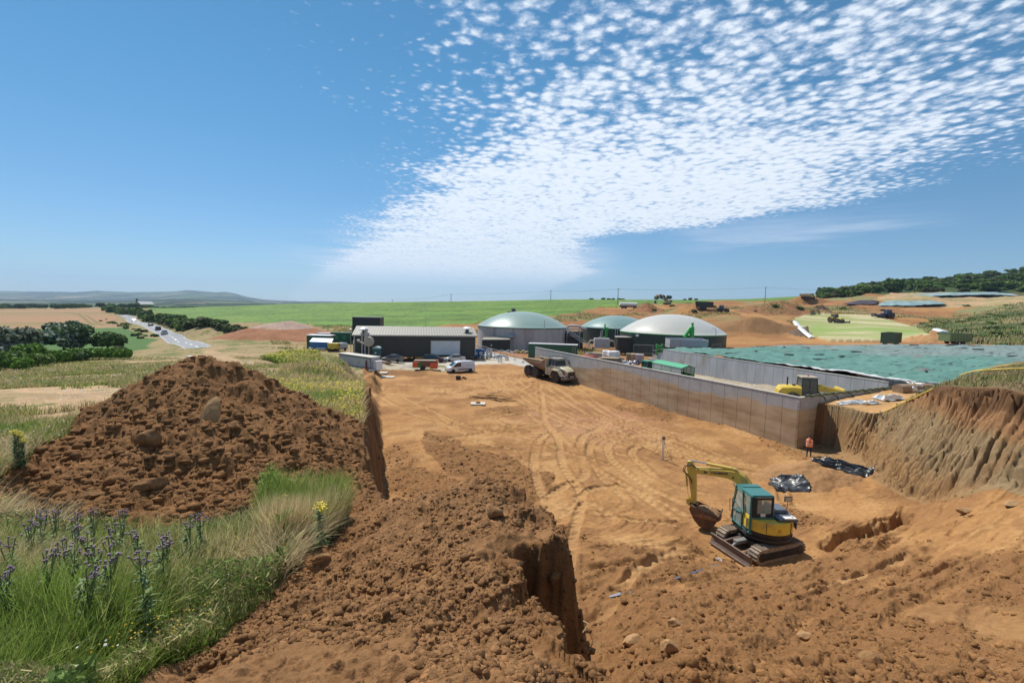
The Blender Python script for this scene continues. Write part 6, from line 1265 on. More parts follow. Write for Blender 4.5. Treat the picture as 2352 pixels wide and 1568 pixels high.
# ================================================================= other machines
def tractor(name, label, loc, rz, m, rimc, sc=1.0, cabm=None, rake=None, group=None):
    t = thing(name, label, 'tractor', loc, rz, group, sc=sc)
    for x,r,w,y in ((-.9,.85,.48,.95),(1.45,.62,.38,.85)):
        for s in (-1,1): wheel(t, x, s*y, r, w, rimc, tyrem, rimr=.56, lug=16)
    b = MB(); b.loft([[(x,-w,z0),(x,-w,z1-.1),(x,-w*.7,z1),(x,w*.7,z1),(x,w,z1-.1),(x,w,z0)] for x,w,z0,z1 in ((.15,.42,.8,1.62),(1.2,.38,.8,1.55),(2.0,.34,.8,1.42),(2.12,.28,.85,1.3))]); b.build('hood', m, t, smooth=True)
    b = MB(); b.b2(-1.3,2.0,-.28,.28,.55,.85); b.b2(1.3,1.6,-.7,.7,.5,.66); b.b2(-1.1,-.7,-.8,.8,.7,.95); b.build('chassis', dark, t, bevel=.03)
    b = MB(); b.loft([[(-1.25,-.72,1.25),(.35,-.68,1.25),(.35,.68,1.25),(-1.25,.72,1.25)],[(-1.1,-.62,2.5),(.18,-.6,2.5),(.18,.6,2.5),(-1.1,.62,2.5)]]); b.build('cab_glass', glass, t)
    b = MB()
    for x0,x1 in ((-1.25,-1.1),(.35,.18),(-.4,-.42)):
        for s in (-1,1): b.tube([(x0,s*.71,.95),(x1,s*.61,2.52)],.045,6)
    b.build('cab_frame', cabm or m, t)
    b = MB(); b.b2(-1.2,.32,-.72,.72,2.52,2.68); b.build('cab_roof', cabm or m, t, bevel=.05)
    b = MB(); b.b2(-.6,.2,-.68,.68,.85,1.24); b.build('cab_base', m, t)
    for s in (-1,1): b = MB(); b.prism([(-.9+.95*math.cos(R(a)),.85+.95*math.sin(R(a))) for a in range(20,171,15)]+[(-.9+.88*math.cos(R(a)),.85+.88*math.sin(R(a))) for a in range(170,19,-15)],s*.72,s*1.2); b.build('mudguard', m, t)
    b = MB(); b.cyl((.4,-.45,1.5),(.4,-.45,2.6),.05); b.build('exhaust', dark, t)
    for s in (-1,1): b = MB(); b.box((2.1,s*.2,1.2),(.06,.16,.12)); b.build('headlight', lamp, t)
    return t
gt = P(1490,852,72.5); gz = H(gt[0],gt[1])
tr1 = P(1482,850,78.5); dirT = math.atan2(A2[1]-B2[1], A2[0]-B2[0])+math.pi
yelr = mat('yellow_rim', (.65,.48,.03), .5)
tz = gz
tractor('tractor','dark green tractor with yellow rear wheels hitched to the green canopied trailer',(gt[0]-.3,gt[1]+.5,H(gt[0],gt[1])+.1),dirT,dgreen,yelr,1.05,cabm=mat('green_cab_paint',(.02,.20,.10),.4))
tc0 = Vector((gt[0],gt[1],0))-Vector((math.cos(dirT),math.sin(dirT),0))*5.6; zt0 = H(tc0.x,tc0.y)
t = thing('passenger_trailer','bright green passenger trailer with canopy and clear side curtains behind the tractor','trailer',(tc0.x,tc0.y,zt0+.15),dirT)
b = MB(); b.b2(-3.3,3.3,-1.15,1.15,.75,.9); b.b2(-3.3,3.3,-1.2,-1.14,.9,1.85); b.b2(-3.3,3.3,1.14,1.2,.9,1.85); b.b2(3.24,3.3,-1.14,1.14,.9,1.85); b.b2(-3.3,-3.24,.2,1.14,.9,1.85); b.b2(-3.3,-3.24,-1.14,-.6,.9,1.85); b.build('body', mgreen, t, bevel=.01)
b = MB()
for x in (-3.25,-1.1,1.1,3.25):
    for y in (-1.15,1.15): b.b2(x-.04,x+.04,y-.04,y+.04,.9,2.85)
b.b2(-3.27,-3.21,-.6,-.54,.9,3.0); b.b2(-3.27,-3.21,.2,.26,.9,3.0); b.build('frame', mgreen, t)
b = MB(); b.loft([[(x,-1.25,2.82),(x,0,3.2),(x,1.25,2.82),(x,1.2,2.78),(x,0,3.14),(x,-1.2,2.78)] for x in (-3.4,3.4)]); b.build('canopy', canopyg, t); b = MB()
for s in (-1,1): b.b2(-3.2,3.2,s*1.17-.01,s*1.17+.01,1.86,2.8)
cu_ = bpy.data.materials.new('clear_curtain'); cu_.use_nodes=True; q_=cu_.node_tree.nodes['Principled BSDF']; q_.inputs['Base Color'].default_value=(.55,.6,.58,1); q_.inputs['Alpha'].default_value=.45; q_.inputs['Roughness'].default_value=.25
b.build('curtain', cu_, t); b = MB(); b.b2(3.3,4.7,-.06,.06,.6,.7); b.build('drawbar', dark, t)
b = MB(); b.prism([(-2.6,1.25),(-2.2,1.42),(-1.7,1.4),(-1.3,1.25),(-1.8,1.22),(-2.1,1.3),(-2.3,1.2)],-1.215,-1.203); b.prism([(-1.0,1.2),(-.8,1.3),(-.7,1.5),(-.5,1.35),(-.3,1.2)],1.203,1.215); b.build('emblem', mat('gold_emblem',(.5,.45,.05),.5), t)
for x in (-1.6,-.6):
    for s in (-1,1): wheel(t, x, s*.95, .42, .28, yelr, tyrem)
# yellow loader behind the corner
lp = P(1846,905,49.5); lz = P(1840,904,50.5)[2]
t = thing('wheel_loader','dusty yellow wheeled loader with dark cab inside the clamp near its corner','loader',(lp[0],lp[1],H(lp[0],lp[1])),R(-14))
for x in (-1.3,1.5):
    for s in (-1,1): wheel(t, x, s*.95, .68, .45, yel, tyrem, lug=16)
b = MB(); b.loft([[(x,-w,.9),(x,-w,z1-.15),(x,-w*.75,z1),(x,w*.75,z1),(x,w,z1-.15),(x,w,.9)] for x,w,z1 in ((-2.7,.7,1.55),(-2.4,.85,1.95),(-1.2,.88,2.05),(-.5,.88,2.0))]); b.build('hood', yel, t, smooth=True)
b = MB(); b.b2(-.5,1.1,-.8,.8,.8,1.5); b.build('cab_base', dark, t, bevel=.04); b = MB(); b.loft([[(-.5,-.78,1.5),(1.1,-.75,1.5),(1.1,.75,1.5),(-.5,.78,1.5)],[(-.45,-.7,2.95),(.95,-.68,2.95),(.95,.68,2.95),(-.45,.7,2.95)]]); b.build('cab_glass', glass, t)
b = MB()
for x0,x1 in ((-.5,-.45),(1.1,.95),(.3,.28)):
    for s in (-1,1): b.tube([(x0,s*.77,1.4),(x1,s*.69,2.98)],.05,6)
b.build('cab_frame', dark, t); b = MB(); b.b2(-.55,1.1,-.8,.8,2.98,3.12); b.build('cab_roof', mat('dusty_roof',(.35,.30,.24),.8), t, bevel=.04)
b = MB(); b.cyl((-1.6,.3,1.9),(-1.6,.3,2.9),.08); b.cyl((-1.1,-.2,1.95),(-1.1,-.2,2.2),.18); b.build('exhaust', dark, t)
b = MB()
for s in (-1,1): b.prism([(1.1,2.1),(1.6,2.25),(3.5,1.75),(3.5,1.35),(1.2,1.6)],s*.5-.07,s*.5+.07)
b.build('lift_arm', yel, t, bevel=.03); b = MB(); b.loft([[(3.3,y,1.0),(3.3,y,2.0),(3.5,y,2.05),(4.3,y,1.05),(4.2,y,.95)] for y in (-1.15,1.15)]); b.build('bucket', yel, t); b = MB(); b.cyl((.3,.0,3.12),(.3,.0,3.3),.07); b.build('beacon', orange, t)
# machines on and beyond the yellow-green sheeted slope
yt = hit(1919,741,60,400); tractor('tractor','yellow tractor with orange cab roof raking the pale green slope',(yt[0],yt[1],yt[2]),R(-80),yel,yelr,1.35,cabm=mat('orange_cab',(.6,.30,.04),.5))
t = thing('tractor_rake','wide dark rake carried by the yellow tractor on the pale green slope','rake',(yt[0],yt[1]-3.6,yt[2]+.25),0); b = MB(); b.b2(-3.2,3.2,-.1,.1,.2,.45); b.b2(-3.2,-3.0,-.1,.1,0,1.6); b.b2(3.0,3.2,-.1,.1,-.2,.9); b.build('frame', dark, t); b = MB(); [b.b2(-3.1+i*.31,-3.05+i*.31,-.5,.1,-.1,.25) for i in range(20)]; b.build('tines', dark, t)
bt = hit(2035,731,100,500); tractor('tractor','dark blue tractor at the top right edge of the pale green slope',bt,R(172),mat('tractor_blue',(.015,.03,.16),.4),mat('white_rim',(.5,.5,.5),.5),1.45)
t = thing('tractor_front_loader','dark loader attachment in front of the blue tractor','loader attachment',(bt[0]-4.4,bt[1]+.6,bt[2]+.5),R(172)); b = MB(); b.b2(-1,.4,-.9,-.8,.3,1.2); b.b2(-1,.4,.8,.9,.3,1.2); b.b2(.3,1.0,-1.2,1.2,.2,1.7); b.build('fork', dark, t)
# tractor and tipping trailer on the brown ramp
q = hit(1659,718,100,500); tractor('tractor','white roofed dark tractor pulling a black tipping trailer across the far earthworks',q,R(-14),dark,mat('red_rim',(.35,.08,.05),.6),1.45,cabm=mat('pale_cab',(.42,.44,.44),.5))
q2 = (q[0]-8.2,q[1]+2.2,0); t = thing('tipping_trailer','black high sided tipping trailer behind the tractor on the far earthworks','trailer',(q2[0],q2[1],H(q2[0],q2[1])),R(-14)); b = MB(); b.prism([(-3.9,1.3),(-4.4,4.2),(4.0,4.0),(3.9,1.3)],-1.3,-1.2); b.prism([(-3.9,1.3),(-4.4,4.2),(4.0,4.0),(3.9,1.3)],1.2,1.3); b.b2(3.7,3.9,-1.2,1.2,1.3,4.0); b.b2(-4.0,3.9,-1.2,1.2,1.1,1.4); b.build('body', cladB, t)
for x in (-1.5,.2):
    for s in (-1,1): wheel(t, x, s*1.0, .7, .5, dark, tyrem)
# olive trailers beyond the heap
oliv = mat('olive_paint', (.12,.115,.05), .6, var=.15); rusto = mat('rusty_inside', (.16,.08,.05), .8)
def bin_(px, py, Y, L, D, h, m, label, rz, side=True):
    p = P(px,py,Y); t = thing('farm_trailer', label, 'trailer', (p[0],p[1],max(H(p[0],p[1]),p[2])), rz); b = MB(); b.b2(-L/2,L/2,-D/2,-D/2+.08,.8,h); b.b2(-L/2,L/2,D/2-.08,D/2,.8,h); b.b2(-L/2,-L/2+.08,-D/2+.08,D/2-.08,.8,h); b.b2(L/2-.08,L/2,-D/2+.08,D/2-.08,.8,h); b.b2(-L/2,L/2,-D/2,D/2,.65,.8); b.build('body', m, t)
    b = MB(); 
    for i in range(9): x = -L/2+L*i/8; b.b2(x-.04,x+.04,-D/2-.06,-D/2,.8,h)
    b.b2(-L/2-.03,L/2+.03,-D/2-.07,-D/2+.1,h,h+.1); b.b2(-L/2-.03,L/2+.03,D/2-.1,D/2+.07,h,h+.1); b.b2(-L/2-.05,-L/2+.1,-D/2,D/2,h,h+.1); b.b2(L/2-.1,L/2+.05,-D/2,D/2,h,h+.1); b.build('side_ribs', m, t)
    for x in (-.8,.8):
        for s in (-1,1): wheel(t, x, s*(D/2-.2), .55, .35, dark, tyrem)
    return t
bin_(2045,795,103,6.2,2.4,2.9,oliv,'olive open farm trailer seen corner on beyond the green sheeted heap',R(38))
t = bin_(2192,797,98,5.6,2.3,2.3,mat('sage_paint',(.16,.20,.08),.6),'sage green dumper trailer near the two people beyond the heap',R(8))
# far diggers
def digger(px, py, Y, label, m, rz, sc):
    p = hit(px,py,60,600); t = thing('excavator', label, 'excavator', p, rz, sc=sc); b = MB(); b.b2(-1.9,1.9,-1.4,-.8,0,.9); b.b2(-1.9,1.9,.8,1.4,0,.9); b.build('track', dark, t, bevel=.2); b = MB(); b.b2(-2.2,1.4,-1.3,1.3,1.1,2.2); b.b2(-2.4,-1.2,-1.3,1.3,1.1,2.4); b.build('body', m, t, bevel=.1); b = MB(); b.b2(.0,1.5,.3,1.3,2.2,3.3); b.build('cab_glass', glass, t, bevel=.06); b = MB(); b.b2(-.05,1.55,.25,1.35,3.3,3.4); b.build('cab_roof', m, t)
    b = MB(); b.tube([(1.0,-.3,1.6),(2.6,-.3,4.6),(3.5,-.3,5.2),(5.9,-.3,4.6)],.3,8); b.build('boom', m, t); b = MB(); b.tube([(5.6,-.3,5.0),(6.2,-.3,1.8)],.2,8); b.build('dipper_arm', m, t); b = MB(); b.prism([(6.0,1.9),(6.8,1.5),(6.6,.4),(5.6,.2),(5.5,.9)],-.9,.3); b.build('bucket', dark, t); return t
digger(1532,699,270,'sandy orange excavator working on the crest, above the pale dome',mat('sandy_orange_paint',(.42,.26,.13),.6),R(176),1.25)
p = P(1515,699,270)
p = hit(1855,688,100,600); t = thing('dump_truck','yellow dump truck far off below the wooded hill','dump truck',p,R(15),sc=1.5)
for x in (-2,-.6,2.0):
    for s in (-1,1): wheel(t, x, s*1.1, .7, .5, yel, tyrem)
b = MB(); b.prism([(-3.2,1.5),(-3.5,2.5),(.6,2.7),(.6,1.3)],-1.3,1.3); b.build('tipping_body', mat('pale_rock_load',(.45,.36,.22),.8), t, bevel=.05); b = MB(); b.b2(.8,2.2,-1,1,1.0,2.8); b.b2(2.2,3.2,-.9,.9,1.0,1.8); b.build('cab', yel, t, bevel=.1); b = MB(); b.b2(.9,2.25,-1.02,1.02,1.9,2.6); b.build('cab_glass', glass, t)
p = P(1443,704,285); p = (p[0],p[1],H(p[0],p[1])+.1); t = thing('tank_trailer','white topped low tanker trailer at the crop field edge','trailer',p,R(-4),sc=1.35); b = MB(); b.cyl((-4.0,0,2.0),(4.0,0,2.0),.85,n=18); b.build('tank', white, t, smooth=True, bevel=.1); b = MB(); b.b2(-4,4,-.8,.8,.7,1.2); b.build('chassis', dark, t)
for x in (-2.6,-1.2,3): 
    for s in (-1,1): wheel(t, x, s*.9, .5, .35, dark, tyrem)
p = P(1188,721,236)
dz_ = H(p[0]-2.5,p[1]); tractor('tractor','small rusty tractor raising dust behind the concrete tank dome',(p[0]-2.5,p[1],dz_),R(175),mat('rust_orange_paint',(.25,.10,.05),.7),dark,1.25)
# red barrier trailer in front of the shed
rb = gr(977,846,79); t = thing('barrier_trailer','red barrier clad site trailer with two white drawbar tubes, between the grey and charcoal cars','site trailer',rb,R(4)); b = MB(); b.b2(-2.0,2.0,-.8,.8,.6,1.5); b.build('body', mat('muddy_brown_panel',(.22,.10,.06),.8), t, bevel=.05); b = MB(); b.b2(.9,2.2,-.92,-.84,.35,1.35); b.b2(-2.1,-.9,-.92,-.84,.5,1.5); b.b2(2.05,2.15,-.8,.9,.5,1.8); b.build('barrier', orange, t, bevel=.04); b = MB(); b.b2(-1.2,-.6,-.95,-.86,.5,1.4); b.build('green_panel', mgreen, t)
b = MB(); b.tube([(-2.0,-.5,.75),(-4.3,-.9,.35)],.06,6); b.tube([(-2.0,.4,.95),(-4.0,0,.55)],.06,6); b.build('drawbar', white, t); b = MB(); b.b2(-1.9,1.9,-.7,.7,1.52,1.75); b.build('load', wood, t, bevel=.05)
for s in (-1,1): wheel(t, -.4, s*.75, .42, .25, dark, tyrem)
# ================================================================= far valley and hills
hu = np.linspace(-1.6,1.6,700); hy_ = np.concatenate([np.exp(np.linspace(math.log(745),math.log(9000),230)),[14000,40000]])
HY, HU = np.meshgrid(hy_, hu, indexing='ij'); HX = HU*HY
hpx = 1176+FOC*HU*.995
top = np.interp(hpx, [-600,0,110,180,232,262,300,335,390,434,470,500,522,540,574,605,640,700,745,800,900,1200,1900,2600], [672,669,670,671.5,668,669,671.5,671,670.3,667,669.5,671.5,671,674,683,688,690.5,693,692.5,694,698,701,702,702])
mid = np.interp(hpx, [-600,0,300,430,560,640,760,900], [690,689,691,687,692,695,697,702]); base_ = np.interp(hpx,[-600,0,300,700,760,1200,2600],[706,705.5,706,703,703,708,712])
def yim(Yv): 
    f = np.log(Yv); L = [math.log(v) for v in (745,1500,3000,4300,7000)]
    rows = [base_+1.5, base_+.5, mid+3, mid, top]; out = np.where(f <= L[0], rows[0], rows[-1])
    for i in range(4):
        t_ = sstep((f-L[i])/(L[i+1]-L[i])); m = (f > L[i])&(f <= L[i+1]); out = np.where(m, rows[i]*(1-t_)+rows[i+1]*t_, out)
    return out
yi = yim(HY)+fbm(HX/900,HY/900,1.0,4,701)*2.2*sstep(HY,1200,3000)*(1-sstep(HY,5200,7000)); _cz = ((hpx-1176)*SR+(784-yi)*CR)/FOC; zi = (-SA+CA*_cz)/(CA+SA*_cz)*HY
wd = sstep(fbm(HX/260,HY/420,1.0,4,705),.02,.22); zi += wd*(9+5*fbm(HX/40,HY/60,1,3,707))*sstep(HY,900,1300)*(1-.55*sstep(HY,5500,6500))
_c7 = ((hpx-1176)*SR+(784-top)*CR)/FOC; zi = np.where(HY > 7200, np.minimum(zi, (-SA+CA*_c7)/(CA+SA*_c7)*7000*1.0-60-(HY-7000)*.05), zi); zi = np.where(HY>13000, -150, zi)
cc = c3(.15,.19,.07)+0*HX[...,None]; fl = vn(HX/330,HY/520,711); cc = mixc(cc, c3(.34,.27,.16), (fl>.66).astype(float)*.8); cc = mixc(cc, c3(.10,.18,.04), (fl<.33).astype(float)*.8)
cc = cc*.62; cc = mixc(cc, c3(.022,.04,.02), np.clip(wd*1.4+((np.abs(fl-.33)<.02)|(np.abs(fl-.66)<.02)),0,1)); 
hm = vmat('distant_land', .95, (.02,.004), .15, 0, .1); o = gridmesh('distant_hills', np.stack([HX,HY,zi],-1), cc, hm); o['kind'] = 'structure'

# ================================================================= leaves, crowns
leafm = vmat('tree_leaves', .75, (3.0,.8), .25, 0, .03, .25, trans=.25)
bark = mat('bark', (.10,.075,.055), .9, var=.25, scale=6)
def quads_obj(name, c, ax, ay, col, m, parent=None):
    """many separate leaf quads: centres, half axes (n,3), colours"""
    n = len(c); v = np.stack([c-ax-ay, c+ax-ay, c+ax+ay, c-ax+ay],1).reshape(-1,3); me = bpy.data.meshes.new(name)
    me.vertices.add(n*4); me.vertices.foreach_set('co', v.ravel().astype(np.float32)); me.loops.add(n*4); me.loops.foreach_set('vertex_index', np.arange(n*4,dtype=np.int32))
    me.polygons.add(n); me.polygons.foreach_set('loop_start', np.arange(0,n*4,4,dtype=np.int32)); me.update(calc_edges=True)
    ca = me.color_attributes.new('Col','FLOAT_COLOR','POINT'); ca.data.foreach_set('color', np.concatenate([np.repeat(col,4,0),np.ones((n*4,1))],-1).ravel().astype(np.float32))
    me.materials.append(m); o = bpy.data.objects.new(name, me); COL.objects.link(o)
    if parent is not None: o.parent = parent
    return o
def rvec(n, g): v = g.normal(size=(n,3)); return v/np.linalg.norm(v,axis=1)[:,None]
def crown(name, blobs, n, ls, cols, seed, parent, m=None, shell=.55):
    """leaf clusters through lobed volumes"""
    g = np.random.default_rng(seed); B = np.array(blobs,float); w = (B[:,3]*B[:,4]*B[:,5])**(2/3); k = g.choice(len(B), n, p=w/w.sum()); d = rvec(n,g); d[:,2] = np.where(d[:,2]<-.35, -d[:,2]*.6, d[:,2])
    r = shell+(1-shell)*g.random(n)**.6; r *= 1+.18*np.sin(d[:,0]*7+k)*np.cos(d[:,1]*6+k*2)+.08*g.normal(size=n); c = B[k,:3]+d*r[:,None]*B[k,3:6]
    c[:,2] = np.maximum(c[:,2], .05); nrm = d*.8+rvec(n,g)*.7; nrm /= np.linalg.norm(nrm,axis=1)[:,None]; a = np.cross(nrm, rvec(n,g)); a /= np.linalg.norm(a,axis=1)[:,None]; bb = np.cross(nrm,a); s = ls*(.5+g.random(n))[:,None]
    C0, C1, C2 = [np.array(q) for q in cols]; cl = g.random(len(B))[k]; t_ = g.random(n)[:,None]; col = C0*(1-t_)+C1*t_; col = np.where((g.random(n)<.18+.25*(cl>.6))[:,None], C2, col)*(.75+.5*g.random(n))[:,None]
    return quads_obj(name, c, a*s*.5, bb*s*.5, col, m or leafm, parent)
def lobes(seed, nb, rx, rz, z0, irr=.5, flat=.8):
    g = random.Random(seed); L = [(0,0,z0,rx*.62,rx*.6,rz*.62)]
    for i in range(nb):
        a = g.uniform(0,6.28); q = rx*g.uniform(.25,.68); L.append((q*math.cos(a), q*math.sin(a), z0+rz*g.uniform(-.45,.55), rx*g.uniform(.22,.42), rx*g.uniform(.22,.42), rz*g.uniform(.22,.42)*flat))
    return L
def tree(name, label, cat, loc, rx, rz, z0, n, ls, cols, seed, nb=14, group=None, trunkh=None, sc=1):
    t = thing(name, label, cat, loc, 0, group, sc=sc); g = random.Random(seed); b = MB(); th = trunkh or z0
    b.tube([(0,0,-.6),(.05*rx,0,th*.4),(0,.04*rx,th*.9),(.05*rx,0,th+rz*.3)], rx*.07, 8, rx*.025)
    for i in range(5): a = g.uniform(0,6.28); b.tube([(0,0,th*.55),(math.cos(a)*rx*.3,math.sin(a)*rx*.3,th*.95),(math.cos(a)*rx*.6,math.sin(a)*rx*.6,z0+rz*.2)], rx*.03, 5, rx*.01)
    b.build('trunk', bark, t, smooth=True); crown('crown', lobes(seed, nb, rx, rz, z0), n, ls, cols, seed, t); return t
DK = ((.035,.07,.022),(.075,.135,.035),(.13,.20,.055)); MID = ((.06,.115,.024),(.12,.20,.042),(.19,.27,.06)); BR = ((.07,.15,.02),(.13,.24,.03),(.18,.30,.05)); SIL = ((.06,.085,.05),(.15,.185,.12),(.36,.40,.32)); OLV = ((.065,.085,.036),(.12,.14,.055),(.18,.195,.085))
a_ = P(146,812,92); tree('broadleaf_tree','large round dark tree with silvery leaf tops behind the clipped hedge','tree',(a_[0],a_[1],H(a_[0],a_[1])-.3),5.2,3.7,3.6,11000,.42,(DK[0],DK[1],SIL[2]),11,22)
a_ = P(246,806,95); tree('broadleaf_tree','smaller dark green tree in the pasture right of the large round tree','tree',(a_[0],a_[1],H(a_[0],a_[1])-.2),3.5,2.8,2.7,7000,.36,DK,12,16)
a_ = P(2,834,78); tree('broadleaf_tree','big silvery green tree cut by the left edge of the view','tree',(a_[0],a_[1],H(a_[0],a_[1])-.3),5.0,4.3,3.4,11000,.40,SIL,13,20)
a_ = P(44,826,82); tree('broadleaf_tree','dark low tree leaning out beneath the silvery tree','tree',(a_[0],a_[1],H(a_[0],a_[1])-.3),3.0,1.9,1.7,5000,.32,DK,14,12)
# hedges in the foreground valley: each bush is a plant of its own
def bush(name, label, loc, rx, ry, rz, n, ls, cols, seed, cat='bush', group=None, box=False, rzz=0):
    t = thing(name, label, cat, loc, rzz, group); g = random.Random(seed)
    L = [(g.uniform(-.7,.7)*rx, g.uniform(-.6,.6)*ry, rz*g.uniform(.35,.65), rx*g.uniform(.25,.45), ry*g.uniform(.4,.6), rz*g.uniform(.35,.45)) for _ in range(12)]
    if box: L = [(-rx+2*rx*(i+.5)/14, 0, rz*.52, rx/9, ry*.95, rz*.52) for i in range(14)]
    crown('foliage', L, n, ls, cols, seed, t, shell=.7); b = MB(); b.cyl((0,0,-.3),(0,0,rz*.5),.12,.05,6); b.build('stem', bark, t); return t
for i,(px,py,Y,rx,rz,cl,lb,bx,n) in enumerate(((228,824,79,4.6,1.9,BR,'long clipped bright green hedge to the right below the pasture trees',True,8000),(160,833,76,2.2,1.5,DK,'short dark clipped hedge below the large round tree',True,3000),(112,838,73,2.6,2.0,BR,'bright green hedge block left of the dark clipped hedge',True,4500),(70,832,72,2.5,3.3,BR,'tallest bright green bush in the garden edge',False,5000),(88,845,68,1.9,1.9,MID,'rounded mid green bush before the hedge blocks',False,3000),(22,852,62,3.0,2.6,MID,'large mid green bush at the left edge of the view',False,5000),(48,853,61,1.6,1.7,BR,'small bright bush right of the large edge bush',False,2600),(275,806,93,1.6,1.6,OLV,'brownish scrubby bush at the right end of the long hedge',False,2200),(16,835,70,1.8,2.3,BR,'bright bush behind the large edge bush',False,2600))):
    p = P(px,py,Y); bush('hedge' if bx else 'bush', lb, (p[0],p[1],H(p[0],p[1])-.15), rx, 1.1 if bx else rx*.8, rz, n, .28, cl, 30+i, 'hedge' if bx else 'bush', box=bx, rzz=R(12) if bx else 0)
# prototypes copied as separate trees and shrubs
def proto_tree(nm, seed, cols, rx=1.0, rz=.8, z0=.85, n=1500, ls=.16): return tree(nm, None or 'tree', 'tree', (0,-50,-60), rx, rz, z0, n, ls, cols, seed, 12)
PT = [proto_tree('woodland_tree', 51+i, c) for i,c in enumerate((DK,MID,OLV,MID))]
used = [False]*len(PT)
def put(i, x, y, sc, label, group, dz=0.0, szz=1.0, kn=None):
    kn = kn or ('woodland_tree' if 'wood' in group else 'shrub' if 'shrub' in label else 'bush' if 'bush' in label else 'hedgerow_tree' if 'road' in group else 'crest_tree' if 'crest' in group else 'field_tree')
    o = PT[i]
    if used[i]: o = dup(o)
    used[i] = True; o.location = (x, y, H(x,y)+dz if y < 755 else dz); o.scale = (sc, sc, sc*szz); o.rotation_euler[2] = RR.uniform(0,6.28); o['label'] = label; o['group'] = group; o.name = kn; return o
RR = random.Random(21)
# wooded hill on the right
cnt = 0
for _ in range(4000):
    px = RR.uniform(1885,2400); Y = RR.uniform(326,560); x, y = P(px,700,Y)[:2]; h_ = H(x,y); py = proj(x,y,h_)[1]
    lo = np.interp(px,[1885,1950,2050,2150,2352,2460],[690,684,677,672,672,672])
    if py > lo-1: continue
    put(RR.choice((0,1,1,2,3,3)), x, y, RR.uniform(4.8,9.0), 'broadleaf tree in the dense wood on the right hill', 'trees of the wood on the right hill', -2.4, .72); cnt += 1
    if cnt >= 225: break
for px,py,Y,sc,lb in ((2052,640,400,8.5,'tallest round tree on the left shoulder of the wooded hill'),(2122,652,400,7.5,'broad dark tree crown right of the tallest tree on the hill'),(2315,640,430,8.0,'large dark tree near the top right of the wooded hill'),(1978,672,400,5.5,'rounded tree at the lower left end of the wooded hill')):
    p = P(px,py,Y); put(0 if 'dark' in lb else 1, p[0], p[1], sc, lb, 'trees of the wood on the right hill', 0, .8); o = [q for q in bpy.data.objects if q.get('label') == lb][0]; o.location.z = P(px,py+18,Y)[2]-3
# roadside trees, from the curve toward the woods
for k in range(84):
    f = k/83; px = np.interp(f,[0,.3,.6,1],[455,400,335,250])+RR.uniform(-12,14); Y = np.interp(f,[0,.3,.6,1],[158,205,275,470])*RR.uniform(.95,1.1); x, y = P(px,730,Y)[:2]
    d_, _ = seg_dist(np.array([x]),np.array([y]),ROAD)
    if d_[0] < 6: x += 8-d_[0]
    put(RR.choice((0,1,2,3)), x, y, RR.uniform(3.0,4.8)*(1+.25*f), 'hedgerow tree beside the curved road', 'trees and bushes lining the curved road', -1.4, .8)
for k in range(26):
    f = k/25; px = np.interp(f,[0,.5,1],[262,330,372]); Y = np.interp(f,[0,.5,1],[300,205,146]); x, y = P(px,750,Y)[:2]; put(RR.choice((2,2,1)), x-RR.uniform(4,8), y+RR.uniform(-3,3), RR.uniform(.9,1.6), 'low scrubby bush on the inner verge of the curved road', 'low bushes on the inner verge of the road', -.5, .7)
for k in range(18): px = 445+k*9+RR.uniform(-4,4); Y = 165-k*1.8; x, y = P(px,770,Y)[:2]; put(RR.choice((0,2)), x, y, RR.uniform(1.8,3.0), 'dark bush behind the road between the bend and the brown mounds', 'bushes by the road bend', -.6, .7) if k<14 else None
for k in range(56): px = RR.uniform(-40,345); Y = RR.uniform(600,740); x, y = P(px,706,Y)[:2]; put(RR.choice((0,0,1)), x, y, RR.uniform(4,7.5), 'tree in the belt beyond the wheat field', 'tree belt beyond the wheat field', -2.5, .8)
for k in range(12): px = 350+k*9; x, y = P(px,706,735)[:2]; put(0, x, y, RR.uniform(3,5), 'small dark tree on the far edge of the crop field', 'trees on the far left crop edge', -2, .8)
for px,py,Y,sc,lb in ((1358,690,520,3.0,'leftmost round tree on the crest right of the pole'),(1368,691,520,2.2,'thin windswept tree on the crest'),(1385,690,520,3.4,'third crest tree, broad and dark'),(1398,690,520,3.0,'fourth crest tree before the power pole'),(1408,690,520,3.0,'fifth crest tree just left of the power pole'),(1422,690,520,3.0,'round crest tree right at the power pole'),(1431,690,520,2.6,'small crest tree right of the power pole'),(1508,688,520,4.2,'left windswept flat topped tree behind the orange excavator'),(1522,687,520,4.8,'middle windswept flat topped tree behind the orange excavator'),(1537,687,520,4.2,'right windswept flat topped tree behind the orange excavator'),(1572,690,520,2.5,'left tree of the small far clump'),(1585,689,520,3.0,'middle tree of the small far clump'),(1598,690,520,2.8,'right tree of the small far clump'),(1240,693,560,1.8,'tiny bush on the crop crest left of the pole')):
    x, y = P(px,py,Y)[:2]; o = put(0, x, y, sc, lb, 'small trees on the far crest', 0, .8); o.location.z = P(px,py,Y)[2]-1.2
for k in range(5): px = 1452+k*6; x, y = P(px,691,520)[:2]; o = put(0, x, y, 1.9, 'low dark bush in the row on the crest right of the power pole', 'low bush row on the crest', 0, .7); o.location.z = P(px,691,520)[2]-1
